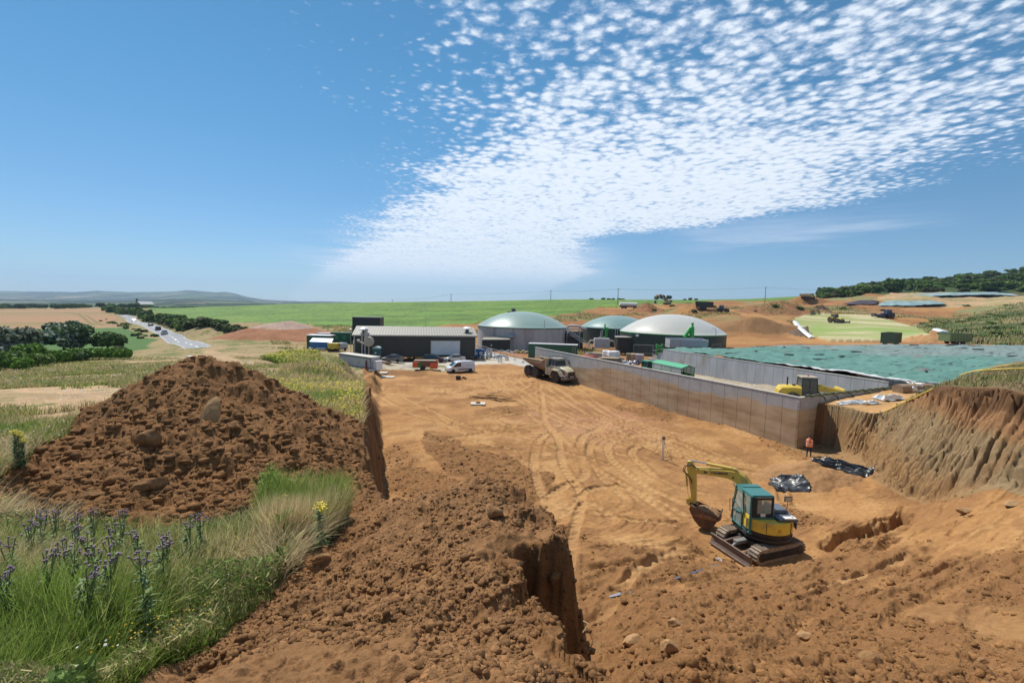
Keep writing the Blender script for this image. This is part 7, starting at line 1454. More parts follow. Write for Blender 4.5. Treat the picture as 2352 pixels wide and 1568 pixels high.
# scrub on the slope at right
cnt = 0
for _ in range(3000):
    px = RR.uniform(2100,2440); Y = RR.uniform(84,235); x, y = P(px,750,Y)[:2]
    j, i = zoneat(np.array([x]), np.array([y]))
    if not scr[j[0],i[0]] or fbm(np.array([x]),np.array([y*2]),.08,4,301)[0] < -.02: continue
    put(RR.choice((0,0,1)), x, y, RR.uniform(1.0,2.0), 'low dark green shrub on the scrubby slope above the sheeted heap', 'shrubs on the slope at right', -.75, .55); cnt += 1
    if cnt >= 150: break
for k in range(16): p = hit(1500+k*48+RR.uniform(-10,10),700+RR.uniform(-2,16),150,420); put(RR.choice((2,1)), p[0], p[1], RR.uniform(1.2,2.2), 'low scrub bush on the far earthworks', 'scrub bushes on the far earthworks', -.8, .6)
# sheeted clamps on the right hillside
def strip(pts_n, pts_f, name, label, col, lift=1.5, seedv=0):
    a = np.array([P(*p) for p in pts_n]); c = np.array([P(*p) for p in pts_f]); n_ = 90; ts = np.linspace(0,len(a)-1,n_); tf = np.linspace(0,len(c)-1,n_)
    A = np.stack([np.interp(ts,np.arange(len(a)),a[:,q]) for q in range(3)],-1); C_ = np.stack([np.interp(tf,np.arange(len(c)),c[:,q]) for q in range(3)],-1); s_ = np.linspace(0,1,24)[:,None,None]
    Q_ = A[None]*(1-s_)+C_[None]*s_; Q_[...,2] = Q_[...,2]+lift*np.sin(np.pi*np.clip(s_[...,0]*.9+.05,0,1))*np.sin(np.pi*np.linspace(.02,.98,n_))[None]**.4+fbm(Q_[...,0],Q_[...,1],.3,3,seedv)*.5
    cc_ = col*(1+.5*fbm(Q_[...,0],Q_[...,1],.35,4,seedv+3))[...,None]; return tag(gridmesh(name, Q_, np.clip(cc_,0.01,.7), sheet_m, thick=.1), label, 'silage heap')
strip([(2006,687,299),(2080,683,302),(2156,679,304),(2288,677,304),(2345,679,302)],[(2012,681,319),(2080,676.5,320),(2156,673,320),(2270,671,320),(2318,674,318)],'silage_heap','long pale blue-green sheeted clamp under the wood, upper one',c3(.22,.30,.31),.7,3)
strip([(2016,702,262),(2060,702,262),(2100,701.5,262),(2140,700,262),(2168,698,265)],[(2032,692,284),(2070,690.5,285),(2110,690.5,285),(2145,692.5,283),(2170,696,276)],'silage_heap','shorter pale blue-green sheeted clamp, lower one of the two',c3(.20,.29,.30),.8,13)
strip([(1935,700,270),(1970,700,270),(2000,699,270),(2012,698,270)],[(1950,694,285),(1975,690,285),(2005,690,285),(2018,692,285)],'silage_heap','dark purplish open clamp face left of the pale sheeted clamps',c3(.06,.045,.06),.8,17)
# white plastic edges of the pale green slope
for nm,pp,lb in (('a',[(1826,739,190),(1832,748,172),(1842,757,157),(1852,766,147),(1866,777,131)],'white plastic edge along the left side of the pale green slope'),('b',[(2170,765,128),(2150,757,140),(2125,752,150),(2105,749,160)],'white plastic edge at the right side of the pale green slope')):
    q = [hit(p[0],p[1],90,300) for p in pp]; b = MB(); w_ = 1.1 if nm=='a' else 2.0
    b.loft([[(p[0]-w_,p[1],p[2]+.15),(p[0]-w_*.3,p[1],p[2]+.55),(p[0]+w_*.5,p[1],p[2]+.4),(p[0]+w_,p[1],p[2]+.12)] for p in q]); tag(b.build('plastic_edge', plastw, smooth=True), lb, 'plastic sheet')

# ================================================================= grass
bladem_ = vmat('grass_blades', .6, (4.0,1.0), .18, 0, .03, .35, trans=.4)
def blades(name, x, y, h, w, lean, col, g, kind='stuff', heads=None, seg=3):
    n = len(x); zz = Hn(x,y)-.02; an = g.random(n)*6.283; la = an+g.normal(size=n)*.6+0.0; ca, sa = np.cos(an), np.sin(an); lx, ly = np.cos(la)*lean+.10*h, np.sin(la)*lean-.02
    rows = []
    for k in range(seg+1):
        t_ = k/seg; ww = w*(1-t_**1.5*.92)*(1 if k else .8); cxx = x+lx*t_**1.9; cyy = y+ly*t_**1.9; cz_ = zz+h*(t_-.18*t_**2.5*(lean/h)*1.5); rows.append((cxx-ca*ww,cyy-sa*ww,cz_)); rows.append((cxx+ca*ww,cyy+sa*ww,cz_))
    v = np.stack([np.stack(r,-1) for r in rows],1).reshape(-1,3); m_ = 2*(seg+1); b0 = (np.arange(n)*m_)[:,None,None]; q = np.array([[2*k,2*k+1,2*k+3,2*k+2] for k in range(seg)])[None]+b0; q = q.reshape(-1,4)
    me = bpy.data.meshes.new(name); me.vertices.add(len(v)); me.vertices.foreach_set('co', v.ravel().astype(np.float32)); me.loops.add(q.size); me.loops.foreach_set('vertex_index', q.ravel().astype(np.int32)); me.polygons.add(len(q)); me.polygons.foreach_set('loop_start', np.arange(0,q.size,4,dtype=np.int32)); me.update(calc_edges=True)
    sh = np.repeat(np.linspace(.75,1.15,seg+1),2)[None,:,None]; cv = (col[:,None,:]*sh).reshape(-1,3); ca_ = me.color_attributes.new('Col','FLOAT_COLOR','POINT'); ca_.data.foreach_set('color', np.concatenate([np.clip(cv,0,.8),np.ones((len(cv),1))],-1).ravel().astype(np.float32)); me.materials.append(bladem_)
    o = bpy.data.objects.new(name, me); COL.objects.link(o); o['kind'] = kind; return o
def sample(n, y0, y1, u0, u1, g, test):
    out = [np.zeros(0),np.zeros(0)]
    while len(out[0]) < n:
        y = np.exp(g.uniform(math.log(y0),math.log(y1),n*2)); u = g.uniform(u0,u1,n*2); x = u*y; j, i = zoneat(x,y); ok = test(x,y,j,i); out = [np.r_[out[0],x[ok]],np.r_[out[1],y[ok]]]
    return out[0][:n], out[1][:n]
def gcol(x, y, g, s, dry=0.0):
    n = len(x); t_ = np.clip(.5+fbm(x,y,.35,3,s)*1.3+fbm(x,y,1.7,2,s+1)*.5+g.normal(size=n)*.22+dry,0,1)[:,None]; c = np.array((.18,.26,.05))*(1-t_)+np.array((.50,.39,.21))*t_; return c*(.45+1.1*g.random(n))[:,None]
G1 = np.random.default_rng(301); dens = lambda x,y,j,i: isgl[j,i]
x, y = sample(64000, 2.3, 12, -1.42, -.10, G1, lambda x,y,j,i: isgl[j,i]&(Hn(x,y)>-6.5))
h = (.34+.46*G1.random(len(x))**1.3)*(1+.4*fbm(x,y,.8,2,311)); d0, _ = seg_dist(x,y,HEAPB); h *= np.clip(d0/.7,.35,1); d0, _ = seg_dist(x,y,HEAPA); h *= np.clip(d0/1.3,.3,1)
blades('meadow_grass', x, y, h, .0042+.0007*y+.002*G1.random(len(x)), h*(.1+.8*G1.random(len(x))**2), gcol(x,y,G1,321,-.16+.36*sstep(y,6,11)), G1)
# seed stalks, pale and arching
x, y = sample(12000, 2.4, 12, -1.42, -.12, G1, lambda x,y,j,i: isgl[j,i]&(fbm(x,y,.5,2,323)>-.15)); n = len(x); h = .5+.35*G1.random(n)
blades('seeding_grass', x, y, h, .0046+.0006*y, h*(.3+.6*G1.random(n)), np.array((.56,.46,.27))*(.7+.6*G1.random(n))[:,None], G1)
x, y = sample(70000, 11, 85, -1.42, -.18, G1, lambda x,y,j,i: isgl[j,i]&(bare[j,i]<.55)); h = (.20+.35*G1.random(len(x)))*np.clip(1.25-y/90,.4,1)
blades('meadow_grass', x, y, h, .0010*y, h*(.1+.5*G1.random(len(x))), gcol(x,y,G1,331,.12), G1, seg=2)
# taller straw grass and weeds along the dug edge
def edge_sel(x,y,j,i): return (sdE[j,i]>.05)&(sdE[j,i]<6.5+.05*y)&(mA[j,i]==0)&(mB[j,i]==0)&(y<54)
x, y = sample(22000, 9.5, 64, -.62, -.20, G1, edge_sel); h = .5+.55*G1.random(len(x)); blades('straw_grass', x, y, h*np.where(y<16,.6,1), .0011*y, h*(.1+.35*G1.random(len(x))), gcol(x,y,G1,341,.35), G1)
x, y = sample(9000, 20, 44, .55, 1.45, G1, lambda x,y,j,i: turfR[j,i]); h = .15+.3*G1.random(len(x)); blades('turf_grass', x, y, h, .0011*y, h*.6*G1.random(len(x)), gcol(x,y,G1,351,.42)*.8, G1)
def tangle(name, n, y0, y1, u0, u1, test, zmax, size, cA, cB, dry=0.):
    x, y = sample(n, y0, y1, u0, u1, G1, test); zz = Hn(x,y)+.04+zmax*(.25+.75*vn(x*1.3,y*1.3,365))*G1.random(n)**.8; c_ = np.stack([x,y,zz],-1); nr = rvec(n,G1); a = rvec(n,G1); a[:,2] = np.abs(a[:,2])*1.3+.15; a /= np.linalg.norm(a,axis=1)[:,None]; bb = np.cross(nr,a); bb /= np.linalg.norm(bb,axis=1)[:,None]; s_ = size*(.5+G1.random(n)**2*1.2)*(y/5)**.8; t_ = np.clip(G1.random(n)+dry+fbm(x,y,.6,3,367)*.9,0,1)[:,None]
    o = quads_obj(name, c_, a*(s_*3.2)[:,None], bb*(s_*.42)[:,None], (np.array(cA)*(1-t_)+np.array(cB)*t_)*(.55+.8*G1.random(n))[:,None], leafm); o['kind'] = 'stuff'
tangle('tangled_weeds', 90000, 2.3, 12, -1.42, -.12, lambda x,y,j,i: isgl[j,i]&(Hn(x,y)>-6.5), .66, .0125, (.15,.235,.05), (.50,.40,.21), -.16)
tangle('tangled_weeds', 26000, 12, 60, -1.42, -.2, lambda x,y,j,i: isgl[j,i]&(bare[j,i]<.5), .42, .008, (.20,.27,.06), (.55,.43,.23), .15)
# leafy ground weeds in the corner
x, y = sample(26000, 2.3, 8.0, -1.42, -.5, G1, lambda x,y,j,i: isgl[j,i]&(fbm(x,y,1.1,3,361)>.05)); n = len(x); zz = Hn(x,y)+.03+.42*G1.random(n); c_ = np.stack([x,y,zz],-1); nr = rvec(n,G1); a = np.cross(nr,rvec(n,G1)); a /= np.linalg.norm(a,axis=1)[:,None]; bb = np.cross(nr,a); s_ = (.008+.012*G1.random(n))[:,None]
o = quads_obj('leafy_weeds', c_, a*s_*2.1, bb*s_*.6, (np.array((.08,.14,.03))*(1-(t_:=G1.random(n)[:,None]))+np.array((.19,.27,.07))*t_), leafm); o['kind'] = 'stuff'
def flowers(name, test, n, y0, y1, u0, u1, col, size, zlo, zhi, cluster=None):
    x, y = sample(n, y0, y1, u0, u1, G1, test); z_ = Hn(x,y)+zlo+(zhi-zlo)*G1.random(n); nr = rvec(n,G1)*.5+np.array((0,-.25,1)); nr /= np.linalg.norm(nr,axis=1)[:,None]; a = np.cross(nr,rvec(n,G1)); a /= np.linalg.norm(a,axis=1)[:,None]; bb = np.cross(nr,a); s_ = (size*(.6+.8*G1.random(n))*(y/10)**.75)[:,None]
    o = quads_obj(name, np.stack([x,y,z_],-1), a*s_, bb*s_, np.array(col)*(.8+.4*G1.random(n))[:,None], leafm); o['kind'] = 'stuff'
flowers('daisies', lambda x,y,j,i: isgl[j,i]&(fbm(x,y,.16,3,371)>.12)&(y>12), 2300, 12, 75, -1.42, -.3, (.62,.62,.54), .011, .12, .35)
flowers('daisies', lambda x,y,j,i: isgl[j,i], 110, 2.6, 8, -1.3, -.4, (.72,.72,.66), .016, .25, .45)
flowers('yellow_flowers', lambda x,y,j,i: isgl[j,i]&(fbm(x,y,.9,3,375)>.05), 420, 3, 8, -1.3, -.5, (.55,.36,.03), .011, .3, .5)
flowers('yellow_flowers', lambda x,y,j,i: edge_sel(x,y,j,i)&(fbm(x,y,.25,3,377)>-.05), 2600, 14, 62, -.55, -.25, (.62,.52,.03), .016, .4, .9)
YP = zone([(596,826,72),(640,815,90),(730,816,88),(742,822,76),(728,832,70),(640,838,66)])
flowers('yellow_flowers', lambda x,y,j,i: inside(x,y,YP), 1500, 60, 95, -.62, -.38, (.50,.44,.04), .018, .3, 1.0)
x, y = sample(9000, 60, 95, -.62, -.38, G1, lambda x,y,j,i: inside(x,y,YP)); h = .5+.5*G1.random(len(x)); blades('ragwort_stems', x, y, h, .0010*y, h*.1, gcol(x,y,G1,381,-.3), G1, seg=2)
x, y = sample(9000, 92, 240, .55, 1.45, G1, lambda x,y,j,i: scr[j,i]); h = .5+.8*G1.random(len(x)); blades('rough_grass', x, y, h, .0010*y, h*.2, gcol(x,y,G1,385,.1), G1, seg=2)
x, y = sample(26000, 92, 260, -.62, .95, G1, lambda x,y,j,i: dig[j,i]&((C[j,i,1]>C[j,i,0]*.85)|(Hn(x,y)*0+fbm(x,y,.05,3,391)>.22))&(haul[j,i]<.2)); h = .3+.5*G1.random(len(x)); blades('rough_grass', x, y, h, .0009*y, h*.3, gcol(x,y,G1,395,.25), G1, seg=2)
# ================================================================= thistles and ragwort, one plant each
thm = mat('thistle_leaf', (.13,.185,.06), .8, var=.3, scale=20); thf = mat('thistle_flower', (.20,.135,.19), .8, var=.25, scale=60); rgf = mat('ragwort_flower', (.68,.55,.02), .7, var=.2, scale=60)
def plant(name, label, group, px, py, hh, cat, head, lf=1.0, Y=None):
    best = None
    for Yv in np.linspace(3.5,13,200):
        p = P(px,py,Yv); dz = p[2]-H(p[0],p[1])
        if abs(dz-hh) < .04: best = p; break
    if best is None: p = P(px,py,Y or 8); best = p
    x0, y0 = best[0], best[1]; z0 = H(x0,y0); hh = min(max(best[2]-z0,.3),1.4); g = random.Random(int(px*7+py)); t = thing(name, label, cat, (x0,y0,z0-.03), 0, group)
    b = MB(); lx = g.uniform(-.05,.05); b.tube([(0,0,0),(lx*.5,.01,hh*.5),(lx,0,hh)], .007, 5, .004)
    tips = [(lx,0,hh)]
    for i in range(5): a = g.uniform(0,6.28); s0 = hh*g.uniform(.55,.85); q = (lx+math.cos(a)*.06, math.sin(a)*.06, hh-g.uniform(0,.09)); b.tube([(lx*.7,0,s0),((lx+q[0])/2,q[1]*.6,(s0+q[2])/2),q], .004, 4); tips.append(q)
    b.build('stem', thm, t); b = MB()
    for i in range(int(120*lf)):
        s0 = hh*g.uniform(.05,.88); a = g.uniform(0,6.28); L = g.uniform(.07,.16)*(1.2-s0/hh*.6); ca, sa = math.cos(a), math.sin(a); w = L*.14; zz = s0
        pts = []
        for k in range(5): f = k/4; pts.append((ca*L*f, sa*L*f, zz+L*.45*f-L*.5*f*f, w*(1-f)*(1.6 if k%2 else .7)))
        vs = [(p[0]-sa*p[3],p[1]+ca*p[3],p[2]) for p in pts]+[(p[0]+sa*p[3],p[1]-ca*p[3],p[2]+.004) for p in pts]; b.add(vs,[(k,k+1,6+k,5+k) for k in range(4)])
    b.build('leaves', thm, t); b = MB()
    for q in tips:
        b.cyl((lx*.8,0,hh*.9),q,.003,.003,4)
        for r_ in range(2 if head=='t' else 9):
            c = (q[0]+g.uniform(-.03,.03)*(1 if head=='t' else 1.6), q[1]+g.uniform(-.03,.03)*(1 if head=='t' else 1.6), q[2]+g.uniform(-.015,.02))
            if head == 't': b.lathe([(.0,-.012),(.008,-.007),(.007,.002),(.0105,.010),(.0,.013)],c,7)
            else: b.lathe([(.0,-.004),(.013,.0),(.011,.004),(0,.005)],c,6)
    b.build('flower_heads', thf if head=='t' else rgf, t); return t
ths = [(330,70),(240,150),(345,130),(460,80),(645,100),(640,195),(1045,60),(1010,190),(970,300),(780,270),(560,315),(640,380),(820,365),(1185,240),(1365,310),(1410,255),(710,545),(490,645),(540,580),(190,720),(535,770),(1000,775),(1710,100),(1600,130),(780,60),(100,300),(60,560),(900,430),(1240,430),(380,420)]
for zx, zy in ths: plant('thistle','tall purple-headed thistle standing in the foreground meadow','thistles in the foreground meadow', zx/2.145/1.7415, (2000+zy/2.145)/1.7415, .95, 'thistle', 't')
for px,py,hh,lb in ((32,985,.9,'left and tallest ragwort of the clump at the left edge'),(40,990,.85,'middle ragwort of the clump at the left edge'),(51,1003,.75,'right ragwort of the clump at the left edge'),(655,1135,.8,'ragwort with yellow top in the green tuft between the heaps, left one'),(735,1150,.7,'ragwort with yellow top in the green tuft between the heaps, right one'),(13,1435,.8,'yellow flowered ragwort low in the left corner of the meadow'),(626,1100,.7,'reddish dock like stem left of the ragworts between the heaps')):
    plant('ragwort',lb,None,px,py,hh,'ragwort','r',1.6)
# dense green tuft between the heaps
TUFT = zone([(600,1200,8.8),(790,1195,8.8),(800,1230,8.2),(770,1275,7.3),(690,1330,6.4),(640,1350,6.0),(600,1300,6.6)])
x, y = sample(14000, 6, 10, -.62, -.25, G1, lambda x,y,j,i: inside(x,y,TUFT)&(sdE[j,i]>.1)); h = .5+.55*G1.random(len(x)); blades('grass_tuft', x, y, h, .006+0*x, h*.4*G1.random(len(x)), gcol(x,y,G1,401,-.22), G1)
tangle('tangled_weeds', 14000, 6, 10, -.62, -.25, lambda x,y,j,i: inside(x,y,TUFT)&(sdE[j,i]>.1), .95, .011, (.20,.32,.06), (.5,.48,.2), -.25)
# dry stalks on the foreground heap
x, y = sample(240, 2.2, 8, -.5, .3, G1, lambda x,y,j,i: (mB[j,i]>0)&(sdE[j,i]>.1)&(fbm(x,y,.9,2,405)>.1)); h = .05+.12*G1.random(len(x)); blades('dry_stalks', x, y, h, .003+0*x, h*2.2, np.array((.42,.33,.2))+0*x[:,None], G1)
# ================================================================= loose clods
def clodfield(name, x, y, r, col, g, m):
    ico = [(0,0,1)]+[(math.cos(a)*.89,math.sin(a)*.89,.45) for a in np.arange(5)*1.2566]+[(math.cos(a+.628)*.89,math.sin(a+.628)*.89,-.45) for a in np.arange(5)*1.2566]+[(0,0,-1)]
    ico = np.array(ico); F = [(0,1+i,1+(i+1)%5) for i in range(5)]+[(1+i,6+i,1+(i+1)%5) for i in range(5)]+[(1+(i+1)%5,6+i,6+(i+1)%5) for i in range(5)]+[(11,6+(i+1)%5,6+i) for i in range(5)]; F = np.array(F)
    n = len(x); sc = r[:,None,None]*(.7+.6*g.random((n,1,3)))*np.array((1,1,.75)); v = ico[None]*(.55+.75*g.random((n,12,1)))*sc; an = g.random(n)*6.28; ca, sa = np.cos(an)[:,None], np.sin(an)[:,None]; vx = v[...,0]*ca-v[...,1]*sa; vy = v[...,0]*sa+v[...,1]*ca
    V_ = np.stack([vx+x[:,None], vy+y[:,None], v[...,2]+(Hn(x,y)-r*.05)[:,None]],-1).reshape(-1,3); f = (F[None]+(np.arange(n)*12)[:,None,None]).reshape(-1,3)
    me = bpy.data.meshes.new(name); me.vertices.add(len(V_)); me.vertices.foreach_set('co', V_.ravel().astype(np.float32)); me.loops.add(f.size); me.loops.foreach_set('vertex_index', f.ravel().astype(np.int32)); me.polygons.add(len(f)); me.polygons.foreach_set('loop_start', np.arange(0,f.size,3,dtype=np.int32)); me.update(calc_edges=True)
    ca_ = me.color_attributes.new('Col','FLOAT_COLOR','POINT'); ca_.data.foreach_set('color', np.concatenate([np.repeat(col,12,0),np.ones((n*12,1))],-1).ravel().astype(np.float32)); me.materials.append(m); o = bpy.data.objects.new(name, me); COL.objects.link(o); o['kind'] = 'stuff'; return o
G2 = np.random.default_rng(77)
def soilcol(x, y, b=1.0): j, i = zoneat(x,y); return C_soil[j,i]*(.72+.55*G2.random(len(x)))[:,None]*b
x, y = sample(24000, 1.7, 12, -.75, .35, G2, lambda x,y,j,i: (mB[j,i]>0)&(fbm(x,y,.8,3,411)>-.15)); r = .005+.042*G2.random(len(x))**7+.0009*y; clodfield('loose_clods', x, y, r, soilcol(x,y), G2, soil_m)
x, y = sample(17000, 8.3, 22, -1.2, -.3, G2, lambda x,y,j,i: (mA[j,i]>0)); r = .014+.13*G2.random(len(x))**8; clodfield('loose_clods', x, y, r, soilcol(x,y), G2, soil_m)
x, y = sample(13000, 4.5, 24, -.1, 1.4, G2, lambda x,y,j,i: floorz[j,i]&(RA[j,i]>.45)&(trk[j,i]<.2)); r = .006+.10*G2.random(len(x))**8+.0009*y; clodfield('loose_clods', x, y, r, soilcol(x,y), G2, soil_m)
x, y = sample(7000, 20, 60, -.36, .75, G2, lambda x,y,j,i: floorz[j,i]&(trk[j,i]<.2)&((RA[j,i]>.5)|((sdR[j,i]>-4.5)&(sdR[j,i]<-1)))); r = .02+.12*G2.random(len(x))**6; clodfield('loose_clods', x, y, r, soilcol(x,y,.85), G2, soil_m)
# distinct rocks and slabs
rockm = mat('sandstone_rock', (.225,.125,.058), .95, var=.3, scale=9, bump=.9, spec=.08); slabm = mat('pale_clay_slab', (.33,.20,.10), .95, var=.18, scale=5, bump=.6, spec=.08)
def rock(px, py, w, hgt, lb, m=None, dep=None, rz=0, tilt=0, seed=0, name='rock', sink=.25):
    p = hit(px,py,1.5,60); s_ = p[1]/FOC*1.02; a, c, d = w*s_/2, hgt*s_/2, (dep or w*.7)*s_/2; g = random.Random(seed+int(px)); bm = bmesh.new(); bmesh.ops.create_icosphere(bm, subdivisions=3, radius=1)
    cuts = [(Vector((g.uniform(-1,1),g.uniform(-1,1),g.uniform(-1,1))).normalized(), g.uniform(.55,.8)) for _ in range(9)]
    for v in bm.verts:
        for nn, dd_ in cuts:
            k_ = v.co.dot(nn)
            if k_ > dd_: v.co -= nn*(k_-dd_)
        v.co *= 1+g.uniform(-.05,.05)
        v.co = Vector((v.co.x*a, v.co.y*d, v.co.z*c))
    me = bpy.data.meshes.new(name); bm.to_mesh(me); bm.free(); me.materials.append(m or rockm); o = bpy.data.objects.new(name, me); COL.objects.link(o); o.location = (p[0],p[1],p[2]+c*(1-2*sink)); o.rotation_euler = (tilt,0,rz)
    return tag(o, lb, 'rock')
rock(489,965,48,92,'tall pale flat clay slab embedded in the big left heap',slabm,20,.2,-.55,1,sink=.38)
rock(345,1125,74,44,'long tilted clay block low on the big left heap',rockm,26,.9,.2,2)
rock(214,1145,56,38,'rounded boulder at the lower left of the big heap',rockm,30,0,0,3)
rock(343,1020,52,54,'dark knobbly clod in the middle of the big left heap',rockm,30,.3,0,4)
rock(195,1095,34,20,'flat stone left on the big heap above the boulder',rockm,24,.4,0,5)
rock(538,985,34,26,'dark clod right of the pale slab on the big heap',rockm,24,0,0,6)
rock(675,1040,26,20,'rounded stone right of centre on the big heap',rockm,18,0,0,7)
rock(737,1290,54,30,'rectangular clay block at the grassy edge of the foreground heap',rockm,36,.4,0,8)
rock(1290,1465,24,22,'angular clod in the middle of the foreground heap',rockm,20,0,0,9)
rock(700,1240,48,24,'pale lump at the top left of the foreground heap',rockm,30,0,0,10)
rock(1190,1205,36,22,'clod near the crest of the foreground heap',rockm,24,0,0,11)
rock(1008,1440,26,22,'stone in the lower middle of the foreground heap',rockm,20,0,0,12)
rock(1140,1185,44,36,'big dark clod at the crest of the foreground heap',rockm,36,0,0,13)
rock(1996,1516,56,32,'large buried boulder at the bottom right of the pit slope',rockm,40,0,0,14,sink=.35)
rock(1850,1465,40,22,'long rounded stone on the right slope above the large boulder',slabm,22,-.5,0,15)
rock(1550,1435,40,24,'flat clay plate on the slope below the excavator',slabm,24,0,0,16)
rock(2258,1522,34,20,'stone at the bottom right corner of the view',rockm,24,0,0,17)
rock(2215,1178,34,22,'round pale stone at the foot of the ribbed bank debris',slabm,24,0,0,18)
rock(2325,1160,50,16,'pale flat rubble plates at the right edge of the view',slabm,30,.3,0,19)
rock(455,1495,22,18,'pinkish stone where grass meets the foreground heap',mat('pink_stone',(.45,.27,.2),.8),16,0,0,20)
rock(1450,1480,60,34,'left dried clay slab at the foot of the foreground heap',slabm,40,.3,.3,21)
rock(1535,1490,50,34,'right dried clay slab at the foot of the foreground heap',slabm,36,-.3,.3,22)
# ================================================================= people
skin = mat('skin', (.45,.26,.18), .6); hairm = mat('dark_hair', (.02,.015,.012), .7); hivis = mat('orange_hi_vis', (.90,.20,.03), .6, var=.05); refl = mat('reflective_tape', (.75,.75,.72), .4)
def person(name, label, loc, rz, top, trousers, sc=1.0, vest=None, armpose=((.28,.10,1.12),(.20,.22,.92)), hat=None, lean=.06, shirt=None):
    t = thing(name, label, 'person', loc, rz, sc=sc); me = bpy.data.meshes.new('body'); L = lean
    V_ = [(0,0,.95),(L*.5,0,1.15),(L,0,1.38),(L+.01,0,1.50),(L+.03,0,1.58),(L+.05,0,1.70)]; E_ = [(0,1),(1,2),(2,3),(3,4),(4,5)]; Rr_ = [.13,.125,.145,.06,.08,.085]
    for s in (-1,1):
        b0 = len(V_); V_ += [(0,s*.10,.90),(.03,s*.12,.50),(-.02,s*.13,.09),(.12,s*.15,.04)]; Rr_ += [.09,.062,.045,.04]; E_ += [(0,b0),(b0,b0+1),(b0+1,b0+2),(b0+2,b0+3)]
        b0 = len(V_); el, ha = armpose; V_ += [(L,s*.19,1.40),(el[0]*.3+L,s*.26,el[2]),(ha[0]+L,s*ha[1],ha[2])]; Rr_ += [.055,.042,.032]; E_ += [(2,b0),(b0,b0+1),(b0+1,b0+2)]
        hb = b0+2; hp = Vector(V_[hb])
        for q in range(4):
            f0 = len(V_); V_ += [tuple(hp+Vector((.05,(q-1.5)*.018,-.02-.004*q))), tuple(hp+Vector((.085,(q-1.5)*.019,-.05)))]; Rr_ += [.010,.008]; E_ += [(hb,f0),(f0,f0+1)]
        f0 = len(V_); V_ += [tuple(hp+Vector((.02,-s*.035,-.01))),tuple(hp+Vector((.05,-s*.05,-.03)))]; Rr_ += [.011,.009]; E_ += [(hb,f0),(f0,f0+1)]
    me.from_pydata(V_,E_,[]); o = bpy.data.objects.new('body', me); COL.objects.link(o); o.parent = t; sk = o.modifiers.new('skin','SKIN')
    for i,r in enumerate(Rr_): me.skin_vertices[0].data[i].radius = (r,r); me.skin_vertices[0].data[i].use_root = (i==0)
    sd_ = o.modifiers.new('sub','SUBSURF'); sd_.levels = 1; sd_.render_levels = 2; me.materials.append(skin)
    dg = bpy.context.evaluated_depsgraph_get(); m2 = bpy.data.meshes.new_from_object(o.evaluated_get(dg)); m2.name = 'body'; o.modifiers.clear(); o.data = m2; m2.materials.clear()
    for q in (skin, trousers, shirt or top, blackm): m2.materials.append(q)
    for p in m2.polygons:
        c = p.center; p.material_index = 3 if c.z < .10 else 1 if c.z < .98 else 2 if (c.z < 1.47 and (abs(c.y) < .30 and math.hypot(c.x-L,c.y)<.40)) else 0
        p.use_smooth = True
    b = MB(); b.lathe([(.0,.10),(.06,.095),(.095,.05),(.105,-.01),(.095,-.05)] if not hat else [(0,.12),(.07,.11),(.115,.05),(.15,.02),(.15,.005)],(L+.045,0,1.70),14); b.build('hair' if not hat else 'hat', hat or hairm, t, smooth=True)
    if vest:
        def ring(z0, rx, ry, c): return [(c+rx*math.cos(a), ry*math.sin(a), z0) for a in np.linspace(0,2*math.pi,19)[:-1]]
        b = MB(); b.loft([ring(.86,.185,.235,.01),ring(1.0,.175,.225,L*.3),ring(1.2,.175,.225,L*.6),ring(1.40,.165,.235,L),ring(1.49,.10,.14,L)], cap=False); vv_ = b.build('hi_vis_vest', vest, t, smooth=True)
        for z0,c in ((.97,L*.3),(1.10,L*.45)): b = MB(); b.loft([ring(z0,.189,.240,c),ring(z0+.05,.189,.240,c)], cap=False); b.build('reflective_band', refl, vv_)
        for s in (-1,1): b = MB(); b.tube([(L-.17,s*.12,1.14),(L-.19,s*.13,1.30),(L-.13,s*.12,1.46)],.022,6); b.build('reflective_band', refl, vv_)
    return t
navy = mat('navy_trousers', (.02,.025,.07), .8, var=.2); blues = mat('blue_shirt', (.03,.17,.42), .7)
wk = P(1858,1040,36.6)
person('person','worker in orange high visibility vest and navy trousers, back turned, below the wall corner',(wk[0],wk[1],H(wk[0],wk[1])),R(70),hivis,navy,1.04,vest=hivis,shirt=blues)
for px,py,tp,lb,sc_ in ((2244,796,mat('maroon_top',(.10,.02,.03),.8),'stooping person in dark maroon clothes beyond the green heap, left of the pair',1.0),(2254,796,mat('black_top',(.01,.012,.02),.8),'person in black clothes beyond the green heap, right of the pair',1.15)):
    p = P(px,py,97); person('person',lb,(p[0],p[1],p[2]),R(-60),tp,mat('dark_trousers',(.02,.02,.03),.8),sc_,shirt=tp,lean=.10)
# ================================================================= yellow hose and small things
hose = mat('yellow_hose', (.62,.45,.09), .5)
def zp(zx, zy): return ((3000+zx/2.146)/1.7415, (1400+zy/2.146)/1.7415)
def hosepath(pts, y0, y1, lb, lift=.08, r=.05):
    q = []
    for zx, zy in pts: p = hit(*zp(zx,zy), y0, y1); q.append(Vector(p)+Vector((0,0,lift)))
    out = []
    for i in range(len(q)-1):
        p0 = q[max(i-1,0)]; p1 = q[i]; p2 = q[i+1]; p3 = q[min(i+2,len(q)-1)]
        for k in range(8): t_ = k/8; out.append(.5*((2*p1)+(-p0+p2)*t_+(2*p0-5*p1+4*p2-p3)*t_*t_+(-p0+3*p1-3*p2+p3)*t_**3))
    out.append(q[-1]); b = MB(); b.tube(out, r, 7); tag(b.build('hose', hose, smooth=True), lb, 'hose')
hosepath([(2352,158),(2150,178),(1980,193),(1870,216),(1790,243)],20,60,'upper yellow hose curving over the grassy bank top',.35)
